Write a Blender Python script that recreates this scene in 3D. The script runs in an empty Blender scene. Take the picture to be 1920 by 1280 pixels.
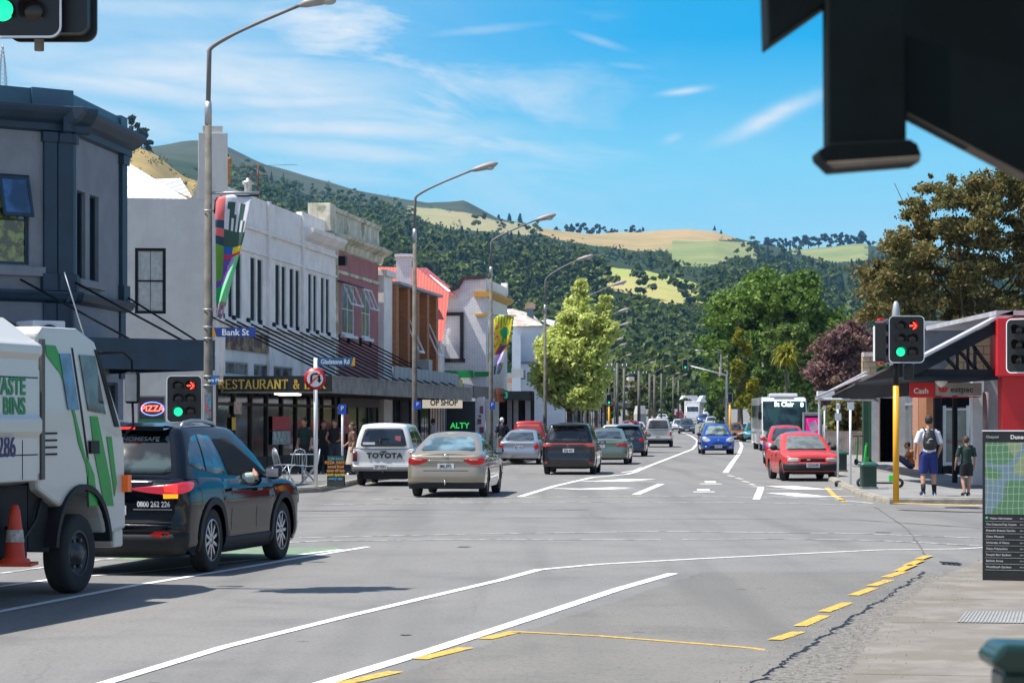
import bpy, bmesh, math, random
import numpy as np
from mathutils import Vector, Matrix, Euler
R = math.radians
scene = bpy.context.scene
# ---------------- camera ----------------
F, HZ, CH = 4300.0, 786.0, 1.8          # focal length in photo pixels, horizon row, eye height
cam_d = bpy.data.cameras.new("camera"); cam = bpy.data.objects.new("camera", cam_d)
scene.collection.objects.link(cam); scene.camera = cam
cam.location = (0, 0, CH); cam.rotation_euler = (R(90), 0, 0)
cam_d.sensor_width = 36; cam_d.lens = F / 1920 * 36; cam_d.shift_y = (HZ - 640) / 1920
cam_d.clip_start = 0.1; cam_d.clip_end = 20000
cam_d.dof.use_dof = True; cam_d.dof.focus_distance = 42; cam_d.dof.aperture_fstop = 13
# ---------------- light ----------------
SUN_EL, SUN_AZ = R(64), R(-99)            # azimuth from +Y (view direction), negative = left
sun_dir = Vector((math.sin(SUN_AZ) * math.cos(SUN_EL), math.cos(SUN_AZ) * math.cos(SUN_EL), math.sin(SUN_EL)))
sd = bpy.data.lights.new("sun", 'SUN'); sd.energy = 4.2; sd.angle = R(0.53); sd.color = (1, .955, .88)
so = bpy.data.objects.new("sun", sd); scene.collection.objects.link(so)
so.rotation_euler = sun_dir.to_track_quat('Z', 'Y').to_euler(); so.location = (0, 0, 50)
scene.view_settings.view_transform = 'Standard'; scene.view_settings.look = 'None'
scene.view_settings.gamma = 1; scene.view_settings.exposure = 0.9
scene.cycles.max_bounces = 6; scene.cycles.diffuse_bounces = 2; scene.cycles.glossy_bounces = 3
scene.cycles.transparent_max_bounces = 6; scene.cycles.volume_bounces = 0
scene.cycles.use_denoising = True
scene.cycles.sample_clamp_indirect = 6

class NT:
    """small helper to write node graphs"""
    def __init__(s, tree): s.t = tree; s.n = tree.nodes; s.l = tree.links
    def put(s, sock, v):
        if hasattr(v, 'is_output') or isinstance(v, bpy.types.NodeSocket): s.l.new(v, sock)
        elif v is not None:
            if sock.type == 'RGBA' and len(v) == 3: v = (*v, 1)
            sock.default_value = v
    def math(s, op, a, b=None, c=None, clamp=False):
        n = s.n.new('ShaderNodeMath'); n.operation = op; n.use_clamp = clamp
        for i, v in enumerate((a, b, c)):
            if v is not None: s.put(n.inputs[i], v)
        return n.outputs[0]
    def node(s, typ, props={}, **ins):
        n = s.n.new('ShaderNode' + typ)
        for k, v in props.items(): setattr(n, k, v)
        for k, v in ins.items(): s.put(n.inputs[k.replace('_', ' ')], v)
        return n
    def mix(s, fac, a, b, mode='MIX'):
        n = s.n.new('ShaderNodeMix'); n.data_type = 'RGBA'; n.blend_type = mode; n.clamp_factor = True
        s.put(n.inputs[0], fac); s.put(n.inputs[6], a); s.put(n.inputs[7], b)
        return n.outputs[2]
    def ramp(s, fac, stops, interp='LINEAR'):
        n = s.n.new('ShaderNodeValToRGB'); s.put(n.inputs[0], fac); n.color_ramp.interpolation = interp
        el = n.color_ramp.elements
        while len(el) < len(stops): el.new(.5)
        for e, (p, c) in zip(el, stops):
            e.position = p; e.color = (*c, 1) if len(c) == 3 else c
        return n.outputs[0]
    def sstep(s, x, a, b):
        n = s.n.new('ShaderNodeMapRange'); n.interpolation_type = 'SMOOTHSTEP'
        s.put(n.inputs[0], x); n.inputs[1].default_value = a; n.inputs[2].default_value = b
        return n.outputs[0]
    def noise(s, vec, scale, detail=4, rough=.55, dist=0):
        n = s.node('TexNoise', {}, Vector=vec, Scale=scale, Detail=detail, Roughness=rough, Distortion=dist)
        return n.outputs[0]

world = bpy.data.worlds.new("World"); scene.world = world; world.use_nodes = True
w = NT(world.node_tree); w.n.clear()
out = w.n.new('ShaderNodeOutputWorld'); bg = w.n.new('ShaderNodeBackground'); w.l.new(bg.outputs[0], out.inputs[0])
sky = w.n.new('ShaderNodeTexSky'); sky.sky_type = 'NISHITA'; sky.sun_disc = False
sky.sun_elevation = SUN_EL; sky.sun_rotation = SUN_AZ; sky.air_density = 1.0; sky.dust_density = .4; sky.ozone_density = 2.0
tc = w.n.new('ShaderNodeTexCoord'); sp = w.node('SeparateXYZ', {}, Vector=tc.outputs['Generated'])
X, Y, Z = sp.outputs
az = w.math('ARCTAN2', X, Y)             # 0 = down the street
el = w.math('ARCSINE', Z)
EXPF = 1 / 1.866
def c(*a): return tuple(v * EXPF for v in a)
low = w.ramp(w.math('MULTIPLY', el, 4.0), [(0, c(.42, .78, .95)), (.30, c(.34, .74, .96)), (.45, c(.23, .69, .96)), (.66, c(.0, .44, .88)), (1, c(.0, .34, .80))])
# deeper blue toward the middle right of the frame, milky on the left
leftm = w.sstep(az, .06, -.2)
low = w.mix(w.math('MULTIPLY', leftm, .42), low, c(.42, .70, .88))
nis = w.node('VectorMath', {'operation': 'SCALE'}); w.l.new(sky.outputs[0], nis.inputs[0]); nis.inputs['Scale'].default_value = .092
skyc = w.mix(w.math('MAXIMUM', w.sstep(Z, .18, .30), w.sstep(Y, .1, -.2)), low, nis.outputs[0])
# cirrus: streaky noise in azimuth / elevation
cv = w.node('CombineXYZ', {}, X=w.math('MULTIPLY', az, 1.0), Y=w.math('MULTIPLY', w.math('ADD', el, w.math('MULTIPLY', az, .12)), 3.6))
n1 = w.noise(cv.outputs[0], 9, 8, .62, .5)
n2 = w.noise(cv.outputs[0], 3.2, 3, .5, .2)
cl = w.math('MULTIPLY', w.sstep(n1, .41, .64), w.sstep(n2, .40, .60))
band = w.math('MULTIPLY', w.sstep(el, .06, .12), w.sstep(az, .09, -.06))
cl = w.math('MULTIPLY', cl, w.math('MULTIPLY_ADD', band, .85, .12))
def streak(px, py, lx, ly, slope, amp):
    """one wisp: an elongated soft patch at a direction of the sky"""
    a0, e0 = math.atan((px - 960) / F), math.atan((HZ - py) / F)
    da = w.math('SUBTRACT', az, a0)
    de = w.math('SUBTRACT', w.math('SUBTRACT', el, e0), w.math('MULTIPLY', da, slope))
    nn = w.math('MULTIPLY', w.math('SUBTRACT', n1, .5), ly / F * 2.2)
    q = w.math('ADD', w.math('POWER', w.math('ABSOLUTE', w.math('DIVIDE', da, lx / F)), 2.0), w.math('POWER', w.math('ABSOLUTE', w.math('DIVIDE', w.math('ADD', de, nn), ly / F)), 2.0))
    return w.math('MULTIPLY', w.math('POWER', 2.718, w.math('MULTIPLY', q, -1.0)), amp)
for a in [(1450, 222, 85, 15, .42, .85), (1283, 174, 38, 6, .12, .7), (1262, 262, 18, 8, .3, .3), (1180, 125, 40, 6, -.1, .25), (1120, 78, 50, 8, -.3, .3),
          (420, 150, 330, 45, -.05, .9), (250, 175, 260, 22, -.12, .85), (640, 240, 260, 22, -.03, .9), (300, 110, 330, 30, .05, .6), (560, 190, 200, 16, .04, .8), (650, 285, 200, 18, -.08, .7), (120, 30, 500, 26, .02, .6),
          (60, 110, 200, 40, 0, .55), (900, 60, 120, 10, .1, .3), (620, 330, 160, 12, -.1, .35), (100, 60, 700, 160, 0, .35)]:
    cl = w.math('MAXIMUM', cl, streak(*a))
fine = w.noise(cv.outputs[0], 26, 6, .6, .8)
cl = w.math('MULTIPLY', cl, w.math('MULTIPLY_ADD', fine, 1.25, .40), clamp=True)
skyc = w.mix(w.math('MULTIPLY', cl, w.sstep(Y, -.2, .3)), skyc, c(.78, .88, .96))
w.l.new(skyc, bg.inputs[0]); bg.inputs[1].default_value = 1.0
# ---------------- positions ----------------
def W(px, py, Y): return Vector(((px - 960) * Y / F, Y, CH + (HZ - py) * Y / F))
def G(px, py, z=0):
    Y = F * (CH - z) / (py - HZ); return Vector(((px - 960) * Y / F, Y, z))
def gz(Y):                                   # the street climbs gently far away
    return float(np.interp(Y, [0, 120, 200, 265, 360, 500, 700, 1200], [0, 0, .15, .45, 1.5, 3.2, 5.0, 6.0]))

# ---------------- mesh helpers ----------------
class MB:
    def __init__(s): s.v = []; s.f = []; s.m = []; s.s = []
    def add(s, vs, fs, mi=0, smooth=False):
        b = len(s.v); s.v += [tuple(p) for p in vs]
        for f in fs: s.f.append([b + i for i in f]); s.m.append(mi); s.s.append(smooth)
        return s
    def box(s, x0, x1, y0, y1, z0, z1, mi=0, M=None):
        vs = [Vector((x, y, z)) for z in (z0, z1) for y in (y0, y1) for x in (x0, x1)]
        if M is not None: vs = [M @ p for p in vs]
        return s.add(vs, [(0, 2, 3, 1), (4, 5, 7, 6), (0, 1, 5, 4), (2, 6, 7, 3), (0, 4, 6, 2), (1, 3, 7, 5)], mi)
    def cbox(s, c, d, mi=0, M=None):
        return s.box(c[0]-d[0]/2, c[0]+d[0]/2, c[1]-d[1]/2, c[1]+d[1]/2, c[2]-d[2]/2, c[2]+d[2]/2, mi, M)
    def quad(s, a, b, c_, d, mi=0): return s.add([a, b, c_, d], [(0, 1, 2, 3)], mi)
    def prism(s, poly, lo, hi, axis='z', mi=0, M=None):
        """polygon of 2D points extruded along an axis"""
        def P(p, h): return Vector({'z': (p[0], p[1], h), 'y': (p[0], h, p[1]), 'x': (h, p[0], p[1])}[axis])
        n = len(poly); vs = [P(p, lo) for p in poly] + [P(p, hi) for p in poly]
        if M is not None: vs = [M @ p for p in vs]
        fs = [list(range(n))[::-1], list(range(n, 2*n))] + [(i, (i+1) % n, n+(i+1) % n, n+i) for i in range(n)]
        return s.add(vs, fs, mi)
    def tube(s, path, rad, n=10, mi=0, smooth=True, caps=True, flat=None):
        path = [Vector(p) for p in path]
        if not isinstance(rad, (list, tuple)): rad = [rad] * len(path)
        vs = []; prev = None
        for i, p in enumerate(path):
            d = (path[min(i+1, len(path)-1)] - path[max(i-1, 0)])
            d = d.normalized() if d.length > 1e-9 else Vector((0, 0, 1))
            ref = Vector((0, 0, 1)) if abs(d.z) < .95 else Vector((1, 0, 0))
            if prev is not None: ref = prev
            a = (ref - d * ref.dot(d)); a = a.normalized() if a.length > 1e-6 else d.orthogonal().normalized()
            prev = a; b = d.cross(a)
            for k in range(n):
                t = 2 * math.pi * (k + .5) / n
                vs.append(p + (a * math.cos(t) + b * math.sin(t) * (flat or 1)) * rad[i])
        fs = [(i*n+k, i*n+(k+1) % n, (i+1)*n+(k+1) % n, (i+1)*n+k) for i in range(len(path)-1) for k in range(n)]
        s.add(vs, fs, mi, smooth)
        if caps:
            b = len(s.v) - len(vs)
            s.f.append([b + k for k in range(n)][::-1]); s.m.append(mi); s.s.append(False)
            s.f.append([b + (len(path)-1)*n + k for k in range(n)]); s.m.append(mi); s.s.append(False)
        return s
    def lathe(s, prof, n=20, axis='z', c_=(0, 0, 0), mi=0, smooth=True, M=None):
        vs = []
        for (r, h) in prof:
            for k in range(n):
                t = 2 * math.pi * k / n; a, b = r * math.cos(t), r * math.sin(t)
                p = {'z': (a, b, h), 'x': (h, a, b), 'y': (a, h, b)}[axis]
                p = Vector((p[0]+c_[0], p[1]+c_[1], p[2]+c_[2])); vs.append(M @ p if M is not None else p)
        fs = [(i*n+k, i*n+(k+1) % n, (i+1)*n+(k+1) % n, (i+1)*n+k) for i in range(len(prof)-1) for k in range(n)]
        return s.add(vs, fs, mi, smooth)
    def ball(s, c_, r, n=12, mi=0, sc=(1, 1, 1)):
        vs = []; m = max(4, n // 2)
        for i in range(m+1):
            ph = math.pi * i / m
            for k in range(n):
                t = 2*math.pi*k/n
                vs.append((c_[0]+r*sc[0]*math.sin(ph)*math.cos(t), c_[1]+r*sc[1]*math.sin(ph)*math.sin(t), c_[2]+r*sc[2]*math.cos(ph)))
        fs = [(i*n+k, (i+1)*n+k, (i+1)*n+(k+1) % n, i*n+(k+1) % n) for i in range(m) for k in range(n)]
        return s.add(vs, fs, mi, True)
    def build(s, name, mats, parent=None, bevel=0, M=None):
        me = bpy.data.meshes.new(name); me.from_pydata(s.v, [], s.f)
        if not isinstance(mats, (list, tuple)): mats = [mats]
        for m in mats: me.materials.append(m)
        me.polygons.foreach_set('material_index', s.m); me.polygons.foreach_set('use_smooth', s.s)
        bm = bmesh.new(); bm.from_mesh(me); bmesh.ops.remove_doubles(bm, verts=bm.verts, dist=1e-5)
        bmesh.ops.recalc_face_normals(bm, faces=bm.faces); bm.to_mesh(me); bm.free()
        me.update()
        o = bpy.data.objects.new(name, me); scene.collection.objects.link(o)
        if parent is not None: o.parent = parent
        if M is not None: o.matrix_local = M
        if bevel:
            b = o.modifiers.new('bevel', 'BEVEL'); b.width = bevel; b.segments = 2; b.limit_method = 'ANGLE'; b.angle_limit = R(40)
        return o
def tag(o, label=None, cat=None, group=None, kind=None):
    for k, v in (('label', label), ('category', cat), ('group', group), ('kind', kind)):
        if v: o[k] = v
    return o
def empty(name, loc=(0, 0, 0), rz=0, label=None, cat=None, group=None, sc=1):
    o = bpy.data.objects.new(name, None); scene.collection.objects.link(o)
    o.location = loc; o.rotation_euler = (0, 0, rz); o.scale = (sc,)*3 if not isinstance(sc, tuple) else sc; o.empty_display_size = .2
    return tag(o, label, cat, group)
def copy_tree(o, parent=None):
    c_ = o.copy(); scene.collection.objects.link(c_); c_.parent = parent
    for ch in list(o.children): copy_tree(ch, c_)
    return c_
def text(body, name, size, mat, parent, loc, rot, depth=.004, bold=0, sx=1, align='CENTER', spacing=1, shear=0):
    cu = bpy.data.curves.new(name, 'FONT'); cu.body = body; cu.size = size; cu.extrude = depth; cu.offset = bold
    cu.align_x = align; cu.align_y = 'CENTER'; cu.space_character = spacing; cu.resolution_u = 3; cu.shear = shear
    t_ = bpy.data.objects.new(name, cu); scene.collection.objects.link(t_)
    me = bpy.data.meshes.new_from_object(t_.evaluated_get(bpy.context.evaluated_depsgraph_get())); bpy.data.objects.remove(t_); bpy.data.curves.remove(cu)
    me.name = name; me.materials.clear(); me.materials.append(mat)
    o = bpy.data.objects.new(name, me); scene.collection.objects.link(o); o.parent = parent
    o.location = loc; o.rotation_euler = rot; o.scale = (sx, 1, 1)
    return o
# ---------------- materials ----------------
MATS = {}
def mat(name, col, rough=.6, metal=0, var=.12, scale=2.0, bump=0, bscale=None, spec=.5, coat=0, col2=None, emit=0, streaks=0, trans=0, thr=.5):
    """plain procedural surface: base colour with weathering noise, optional second colour patches, rain streaks, bump"""
    if name in MATS: return MATS[name]
    m = bpy.data.materials.new(name); m.use_nodes = True; t = NT(m.node_tree)
    b = t.n['Principled BSDF']; tcn = t.n.new('ShaderNodeTexCoord'); v = tcn.outputs['Object']
    n = t.noise(v, scale, 5, .6)
    lo = tuple(max(0, q*(1-var)) for q in col); hi = tuple(min(1, q*(1+var)) for q in col)
    cc = t.mix(t.sstep(n, .3, .7), lo, hi)
    if col2: cc = t.mix(t.sstep(t.noise(v, scale*.6, 6, .65), thr-.04, thr+.08), cc, col2)
    if streaks:
        mp = t.node('Mapping', {}, Vector=v, Scale=(5, 5, .35)); sn = t.noise(mp.outputs[0], 3, 5, .7)
        cc = t.mix(t.math('MULTIPLY', t.sstep(sn, .5, .8), streaks), cc, tuple(q*.35 for q in col))
    t.put(b.inputs['Base Color'], cc)
    t.put(b.inputs['Roughness'], t.math('MULTIPLY_ADD', n, .2*rough, rough*.9))
    b.inputs['Metallic'].default_value = metal; b.inputs['Specular IOR Level'].default_value = spec
    b.inputs['Coat Weight'].default_value = coat; b.inputs['Coat Roughness'].default_value = .03
    if bump:
        bn = t.noise(v, bscale or scale*8, 4, .6)
        bp = t.node('Bump', {}, Height=bn, Strength=bump, Distance=.02); t.l.new(bp.outputs[0], b.inputs['Normal'])
    if emit: b.inputs['Emission Color'].default_value = (*col, 1); b.inputs['Emission Strength'].default_value = emit
    MATS[name] = m; return m
def brick_mat(name, c1, c2, mortar, bw=.23, bh=.085, rough=.8, msize=.012, bump=.5):
    if name in MATS: return MATS[name]
    m = bpy.data.materials.new(name); m.use_nodes = True; t = NT(m.node_tree); b = t.n['Principled BSDF']
    tcn = t.n.new('ShaderNodeTexCoord'); s_ = t.node('SeparateXYZ', {}, Vector=tcn.outputs['Object'])
    cv_ = t.node('CombineXYZ', {}, X=t.math('ADD', s_.outputs[0], s_.outputs[1]), Y=s_.outputs[2])
    br = t.node('TexBrick', {}, Vector=cv_.outputs[0], Color1=(*c1, 1), Color2=(*c2, 1), Mortar=(*mortar, 1), Scale=1.0)
    br.inputs['Mortar Size'].default_value = msize; br.inputs['Brick Width'].default_value = bw; br.inputs['Row Height'].default_value = bh
    n = t.noise(tcn.outputs['Object'], 1.6, 5, .6)
    cc = t.mix(t.math('MULTIPLY', t.sstep(n, .4, .75), .35), br.outputs['Color'], tuple(q*.6 for q in c1))
    t.put(b.inputs['Base Color'], cc); b.inputs['Roughness'].default_value = rough
    bp = t.node('Bump', {}, Height=t.math('SUBTRACT', 1.0, br.outputs['Fac']), Strength=bump, Distance=.01); t.l.new(bp.outputs[0], b.inputs['Normal'])
    MATS[name] = m; return m
def corrugated(name, col, pitch=.08, axis=0, var=.15, strong=.35):
    if name in MATS: return MATS[name]
    m = bpy.data.materials.new(name); m.use_nodes = True; t = NT(m.node_tree); b = t.n['Principled BSDF']
    tcn = t.n.new('ShaderNodeTexCoord'); s_ = t.node('SeparateXYZ', {}, Vector=tcn.outputs['Object'])
    wv = t.math('SINE', t.math('MULTIPLY', s_.outputs[axis], 2*math.pi/pitch))
    n = t.noise(tcn.outputs['Object'], 1.2, 5, .6)
    cc = t.mix(t.sstep(n, .3, .8), col, tuple(q*(1-var) for q in col))
    cc = t.mix(t.math('MULTIPLY', t.sstep(wv, .3, -1.0), strong), cc, tuple(q*.45 for q in col))
    t.put(b.inputs['Base Color'], cc); b.inputs['Roughness'].default_value = .5
    bp = t.node('Bump', {}, Height=wv, Strength=.6*strong/.35, Distance=.02); t.l.new(bp.outputs[0], b.inputs['Normal'])
    MATS[name] = m; return m
def paint(name, col, metal=.0, rough=.3, coat=1, spec=.5):
    """car paint with clear coat and a thin film of road dust"""
    if name in MATS: return MATS[name]
    m = bpy.data.materials.new(name); m.use_nodes = True; t = NT(m.node_tree); b = t.n['Principled BSDF']
    tcn = t.n.new('ShaderNodeTexCoord'); v = tcn.outputs['Object']; s_ = t.node('SeparateXYZ', {}, Vector=v)
    n = t.noise(v, 3, 5, .65)
    d = t.math('MULTIPLY', t.sstep(n, .35, .8), t.math('MULTIPLY_ADD', t.sstep(s_.outputs[2], .6, .15), .25, .012))
    t.put(b.inputs['Base Color'], t.mix(d, col, (.16, .145, .12)))
    t.put(b.inputs['Roughness'], t.math('MULTIPLY_ADD', d, .5, rough)); b.inputs['Metallic'].default_value = metal
    b.inputs['Coat Weight'].default_value = coat; b.inputs['Specular IOR Level'].default_value = spec; t.put(b.inputs['Coat Roughness'], t.math('MULTIPLY_ADD', d, .4, .03))
    MATS[name] = m; return m
def glass_mat(name, col=(.02, .025, .03), rough=.03, var=.3, sc=2.0, spec=.8):
    """window glass: dark room behind it, mirror-like surface, faintly uneven"""
    if name in MATS: return MATS[name]
    m = bpy.data.materials.new(name); m.use_nodes = True; t = NT(m.node_tree); b = t.n['Principled BSDF']
    tcn = t.n.new('ShaderNodeTexCoord'); v = tcn.outputs['Object']; n = t.noise(v, sc, 3, .5)
    t.put(b.inputs['Base Color'], t.mix(t.sstep(n, .4, .6), tuple(q*(1-var) for q in col), tuple(q*(1+var) for q in col)))
    b.inputs['Roughness'].default_value = rough; b.inputs['Specular IOR Level'].default_value = spec
    bp = t.node('Bump', {}, Height=t.noise(v, 1.2, 2, .5), Strength=.12, Distance=.02); t.l.new(bp.outputs[0], b.inputs['Normal'])
    MATS[name] = m; return m
def lamp_mat(name, col, strength):
    if name in MATS: return MATS[name]
    m = bpy.data.materials.new(name); m.use_nodes = True; b = m.node_tree.nodes['Principled BSDF']
    b.inputs['Base Color'].default_value = (*[q*.3 for q in col], 1); b.inputs['Emission Color'].default_value = (*col, 1)
    b.inputs['Emission Strength'].default_value = strength; b.inputs['Roughness'].default_value = .3
    MATS[name] = m; return m
GLASS = glass_mat('window glass'); CARGLASS = glass_mat('car glass', (.022, .03, .034), .02, .6, 3)
BLACK = mat('black painted metal', (.010, .011, .012), .5, spec=.25); RUBBER = mat('tyre rubber', (.018, .018, .019), .85, bump=.3, bscale=60)
PLASTIC = mat('black trim plastic', (.016, .017, .019), .6, spec=.3); STEEL = mat('galvanised steel', (.42, .43, .44), .5, .6, scale=6)
CONC = mat('weathered concrete', (.30, .285, .25), .85, var=.25, scale=3, bump=.3, streaks=.35)
POLEC = mat('concrete lamp post', (.125, .115, .10), .85, var=.3, scale=4, bump=.3, streaks=.5)
WHITEP = mat('white gloss paint', (.72, .73, .74), .5, var=.08, streaks=.15); RIM = mat('alloy rim', (.5, .5, .52), .28, .85, var=.1)
RIMD = mat('dark alloy rim', (.06, .06, .065), .4, .5)
SIGNW = mat('white sign sheet', (.8, .8, .8), .45, var=.05)
# ---------------- ground, road, footpaths ----------------
def asphalt(name, base, dark, patch, scale=1.0):
    m = bpy.data.materials.new(name); m.use_nodes = True; t = NT(m.node_tree); b = t.n['Principled BSDF']
    v = t.n.new('ShaderNodeTexCoord').outputs['Object']
    big = t.noise(v, .09, 4, .6, .4); mid = t.noise(v, .6, 6, .7, .3); fin = t.noise(v, 24, 4, .85); grit = t.noise(v, 90, 2, .7)
    cc = t.mix(t.sstep(big, .38, .62), base, patch)
    cc = t.mix(t.math('MULTIPLY', t.sstep(mid, .45, .75), .7), cc, dark)
    cc = t.mix(t.math('MULTIPLY', t.sstep(fin, .48, .7), .8), cc, tuple(q*.45 for q in base))
    cc = t.mix(t.math('MULTIPLY', t.sstep(grit, .55, .75), .5), cc, tuple(min(1, q*1.9) for q in base))
    # tyre-polished bands and tar lines that wander along the lanes
    mp = t.node('Mapping', {}, Vector=v, Rotation=(0, 0, R(10)), Scale=(1.1, .05, 1)); band = t.noise(mp.outputs[0], 1.0, 3, .5)
    cc = t.mix(t.math('MULTIPLY', t.sstep(band, .45, .7), .42), cc, tuple(q*.55 for q in base))
    vo = t.node('TexVoronoi', {'feature': 'DISTANCE_TO_EDGE'}, Vector=t.node('Mapping', {}, Vector=v, Scale=(.16, .11, .1)).outputs[0], Scale=1.0)
    warp = t.math('ADD', vo.outputs['Distance'], t.math('MULTIPLY', t.math('SUBTRACT', mid, .5), .16))
    cc = t.mix(t.math('MULTIPLY', t.sstep(t.math('ABSOLUTE', warp), .003, .0), .18), cc, (.02, .02, .02))
    sp1 = t.node('TexVoronoi', {}, Vector=v, Scale=.8); cc = t.mix(t.math('MULTIPLY', t.sstep(sp1.outputs['Distance'], .055, .03), .5), cc, (.03, .03, .03))
    t.put(b.inputs['Base Color'], cc); t.put(b.inputs['Roughness'], t.math('MULTIPLY_ADD', fin, .25, .62))
    bp = t.node('Bump', {}, Height=fin, Strength=.5, Distance=.012); t.l.new(bp.outputs[0], b.inputs['Normal'])
    return m
ASPH = asphalt('asphalt', (.176, .170, .163), (.12, .117, .113), (.20, .192, .18))
ASPH2 = asphalt('old asphalt', (.155, .148, .135), (.10, .097, .09), (.18, .168, .148))
FOOT = mat('footpath asphalt', (.155, .155, .15), .85, var=.2, scale=1.5, bump=.6, bscale=60)
FOOTC = mat('footpath concrete', (.195, .176, .152), .85, var=.16, scale=2.2, bump=.4, bscale=50, col2=(.165, .145, .118))
KERB = mat('kerb concrete', (.27, .245, .20), .85, var=.3, scale=3, bump=.5, streaks=.2)
MARKW = mat('white road paint', (.72, .72, .69), .6, var=.15, scale=16, bump=.4, bscale=60, col2=(.36, .36, .35), thr=.6)
MARKWORN = mat('worn white road paint', (.52, .52, .50), .7, var=.15, scale=8, col2=(.2, .2, .2), thr=.5)
MARKY = mat('yellow road paint', (.60, .36, .05), .7, var=.25, scale=22, bump=.4, bscale=60, col2=(.26, .19, .08), thr=.56)
MARKG = mat('green cycle box paint', (.14, .22, .13), .85, var=.25, scale=5, col2=(.16, .185, .15), thr=.52)
GRASS = mat('grass verge', (.07, .10, .03), .95, var=.3, scale=.4, col2=(.16, .13, .06))

ys = [-400, -60, 0, 60, 120, 160, 200, 240, 265, 300, 330, 360, 420, 500, 600, 700, 900, 1200, 2500, 7000]
m_ = MB()
for a, b in zip(ys[:-1], ys[1:]):
    m_.quad((-5000, a, gz(a)-.03), (5000, a, gz(a)-.03), (5000, b, gz(b)-.03), (-5000, b, gz(b)-.03))
tag(m_.build('ground', GRASS), kind='structure')
# centre line of the street and kerb lines (X at distance Y)
RYL = [66, 80, 93, 115, 160, 215, 300, 360, 420, 520, 700]
LK = [-4.1, -1.9, 0.2, 2.6, 6.5, 10.8, 18.5, 23.5, 29, 38, 52]       # left kerb
RYR = [49, 56, 65, 80, 119, 160, 215, 300, 360, 420, 520, 700]
RK = [8.1, 8.6, 9.4, 11.2, 16.0, 19.0, 22.3, 29, 34, 39, 47, 61]   # right kerb
def lk(Y): return float(np.interp(Y, RYL, LK))
def rk(Y): return float(np.interp(Y, RYR, RK))
m_ = MB()
yy = [49, 56, 65, 80, 93, 105, 119, 140, 160, 185, 215, 240, 265, 300, 330, 360, 420, 520, 700]
for a, b in zip(yy[:-1], yy[1:]):
    la = lk(a) if a >= 66 else -30; lb = lk(b) if b >= 66 else -30
    if a < 66: la = lb = -30
    m_.quad((la-.3, a, gz(a)), (rk(a)+.3, a, gz(a)), (rk(b)+.3, b, gz(b)), (lb-.3, b, gz(b)))
m_.quad((-120, -60, 0), (150, -60, 0), (150, 49, 0), (-120, 49, 0))
tag(m_.build('road', ASPH), kind='structure')
# far-side blocks behind the kerbs (footpath ground under the buildings)
def slab(name, poly, top, mat_, kerbmat=KERB, kw=.16):
    """raised footpath: flat top plus a kerb band round the given open edge"""
    mb = MB(); mb.prism([(p[0], p[1]) for p in poly], -.02, top)
    return tag(mb.build(name, mat_), kind='structure')
def strip_kerb(name, pts, top, w=.17):
    mb = MB(); pts = [Vector((p[0], p[1], 0)) for p in pts]; n = len(pts); rows = []
    for i, p in enumerate(pts):
        d = (pts[min(i+1, n-1)] - pts[max(i-1, 0)]).normalized(); q = Vector((-d.y, d.x, 0))
        g = gz(p.y)
        rows.append([p - q*.03 + Vector((0, 0, g-.02)), p - q*.02 + Vector((0, 0, g+top-.03)), p + q*.02 + Vector((0, 0, g+top+.004)), p + q*w + Vector((0, 0, g+top+.004)), p + q*w + Vector((0, 0, g-.02))])
    for i in range(n-1):
        for k in range(4): mb.quad(rows[i][k], rows[i+1][k], rows[i+1][k+1], rows[i][k+1])
    return tag(mb.build(name, KERB), kind='structure')
def ribbon(mb, pts, w, z=.006, mi=0):
    pts = [Vector((p[0], p[1], 0)) for p in pts]; n = len(pts); L = []; Rr = []
    for i, p in enumerate(pts):
        d = (pts[min(i+1, n-1)] - pts[max(i-1, 0)]).normalized(); q = Vector((-d.y, d.x, 0)); h = gz(p.y) + z
        ww = w if not isinstance(w, list) else w[i]
        L.append(p + q*ww/2 + Vector((0, 0, h))); Rr.append(p - q*ww/2 + Vector((0, 0, h)))
    for i in range(n-1): mb.quad(Rr[i], Rr[i+1], L[i+1], L[i], mi)
# left footpath: corner in front of the restaurant, then up the street
LC = [(-60, 55.2), (-6.4, 55.2), (-5.4, 55.6), (-4.75, 56.8), (-4.5, 60), (-4.2, 66)] + [(lk(y), y) for y in (80, 93, 115, 160, 215)]
top = .13
slab('footpath', [(p[0], p[1]) for p in LC] + [(-80, 215)], top, FOOT)
strip_kerb('kerb', LC, top)
m_ = MB()
for a, b in zip([215, 265, 300, 360, 420, 520], [265, 300, 360, 420, 520, 700]):
    m_.quad((lk(a)-14, a, gz(a)+top), (lk(a), a, gz(a)+top), (lk(b), b, gz(b)+top), (lk(b)-14, b, gz(b)+top))
    m_.quad((rk(a), a, gz(a)+top), (rk(a)+12, a, gz(a)+top), (rk(b)+12, b, gz(b)+top), (rk(b), b, gz(b)+top))
tag(m_.build('footpath', FOOT), kind='structure')
# left footpath before the side street (dark corner building stands on it)
slab('footpath', [(-60, 5), (-7.2, 5), (-7.0, 38), (-7.6, 41), (-9, 42.5), (-60, 43)], .125, FOOT)
strip_kerb('kerb', [(-7.2, 5), (-7.0, 38), (-7.6, 41), (-9, 42.5), (-60, 43)][::-1][::-1], .125)
# right far corner with the bank
RC = [G(1555, 903, .0), G(1578, 915), G(1604, 930), G(1640, 940), G(1668, 945)]
RCp = [(150, 49.1), (14, 48.9)] + [(p.x, p.y) for p in reversed(RC)] + [(rk(y)+.05, y) for y in (72, 80, 119, 160, 215)]
slab('footpath', RCp + [(150, 215)], top, mat('pale footpath', (.215, .215, .21), .85, var=.15, scale=1.2, bump=.5, bscale=60))
strip_kerb('kerb', RCp[::-1], top)
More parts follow.
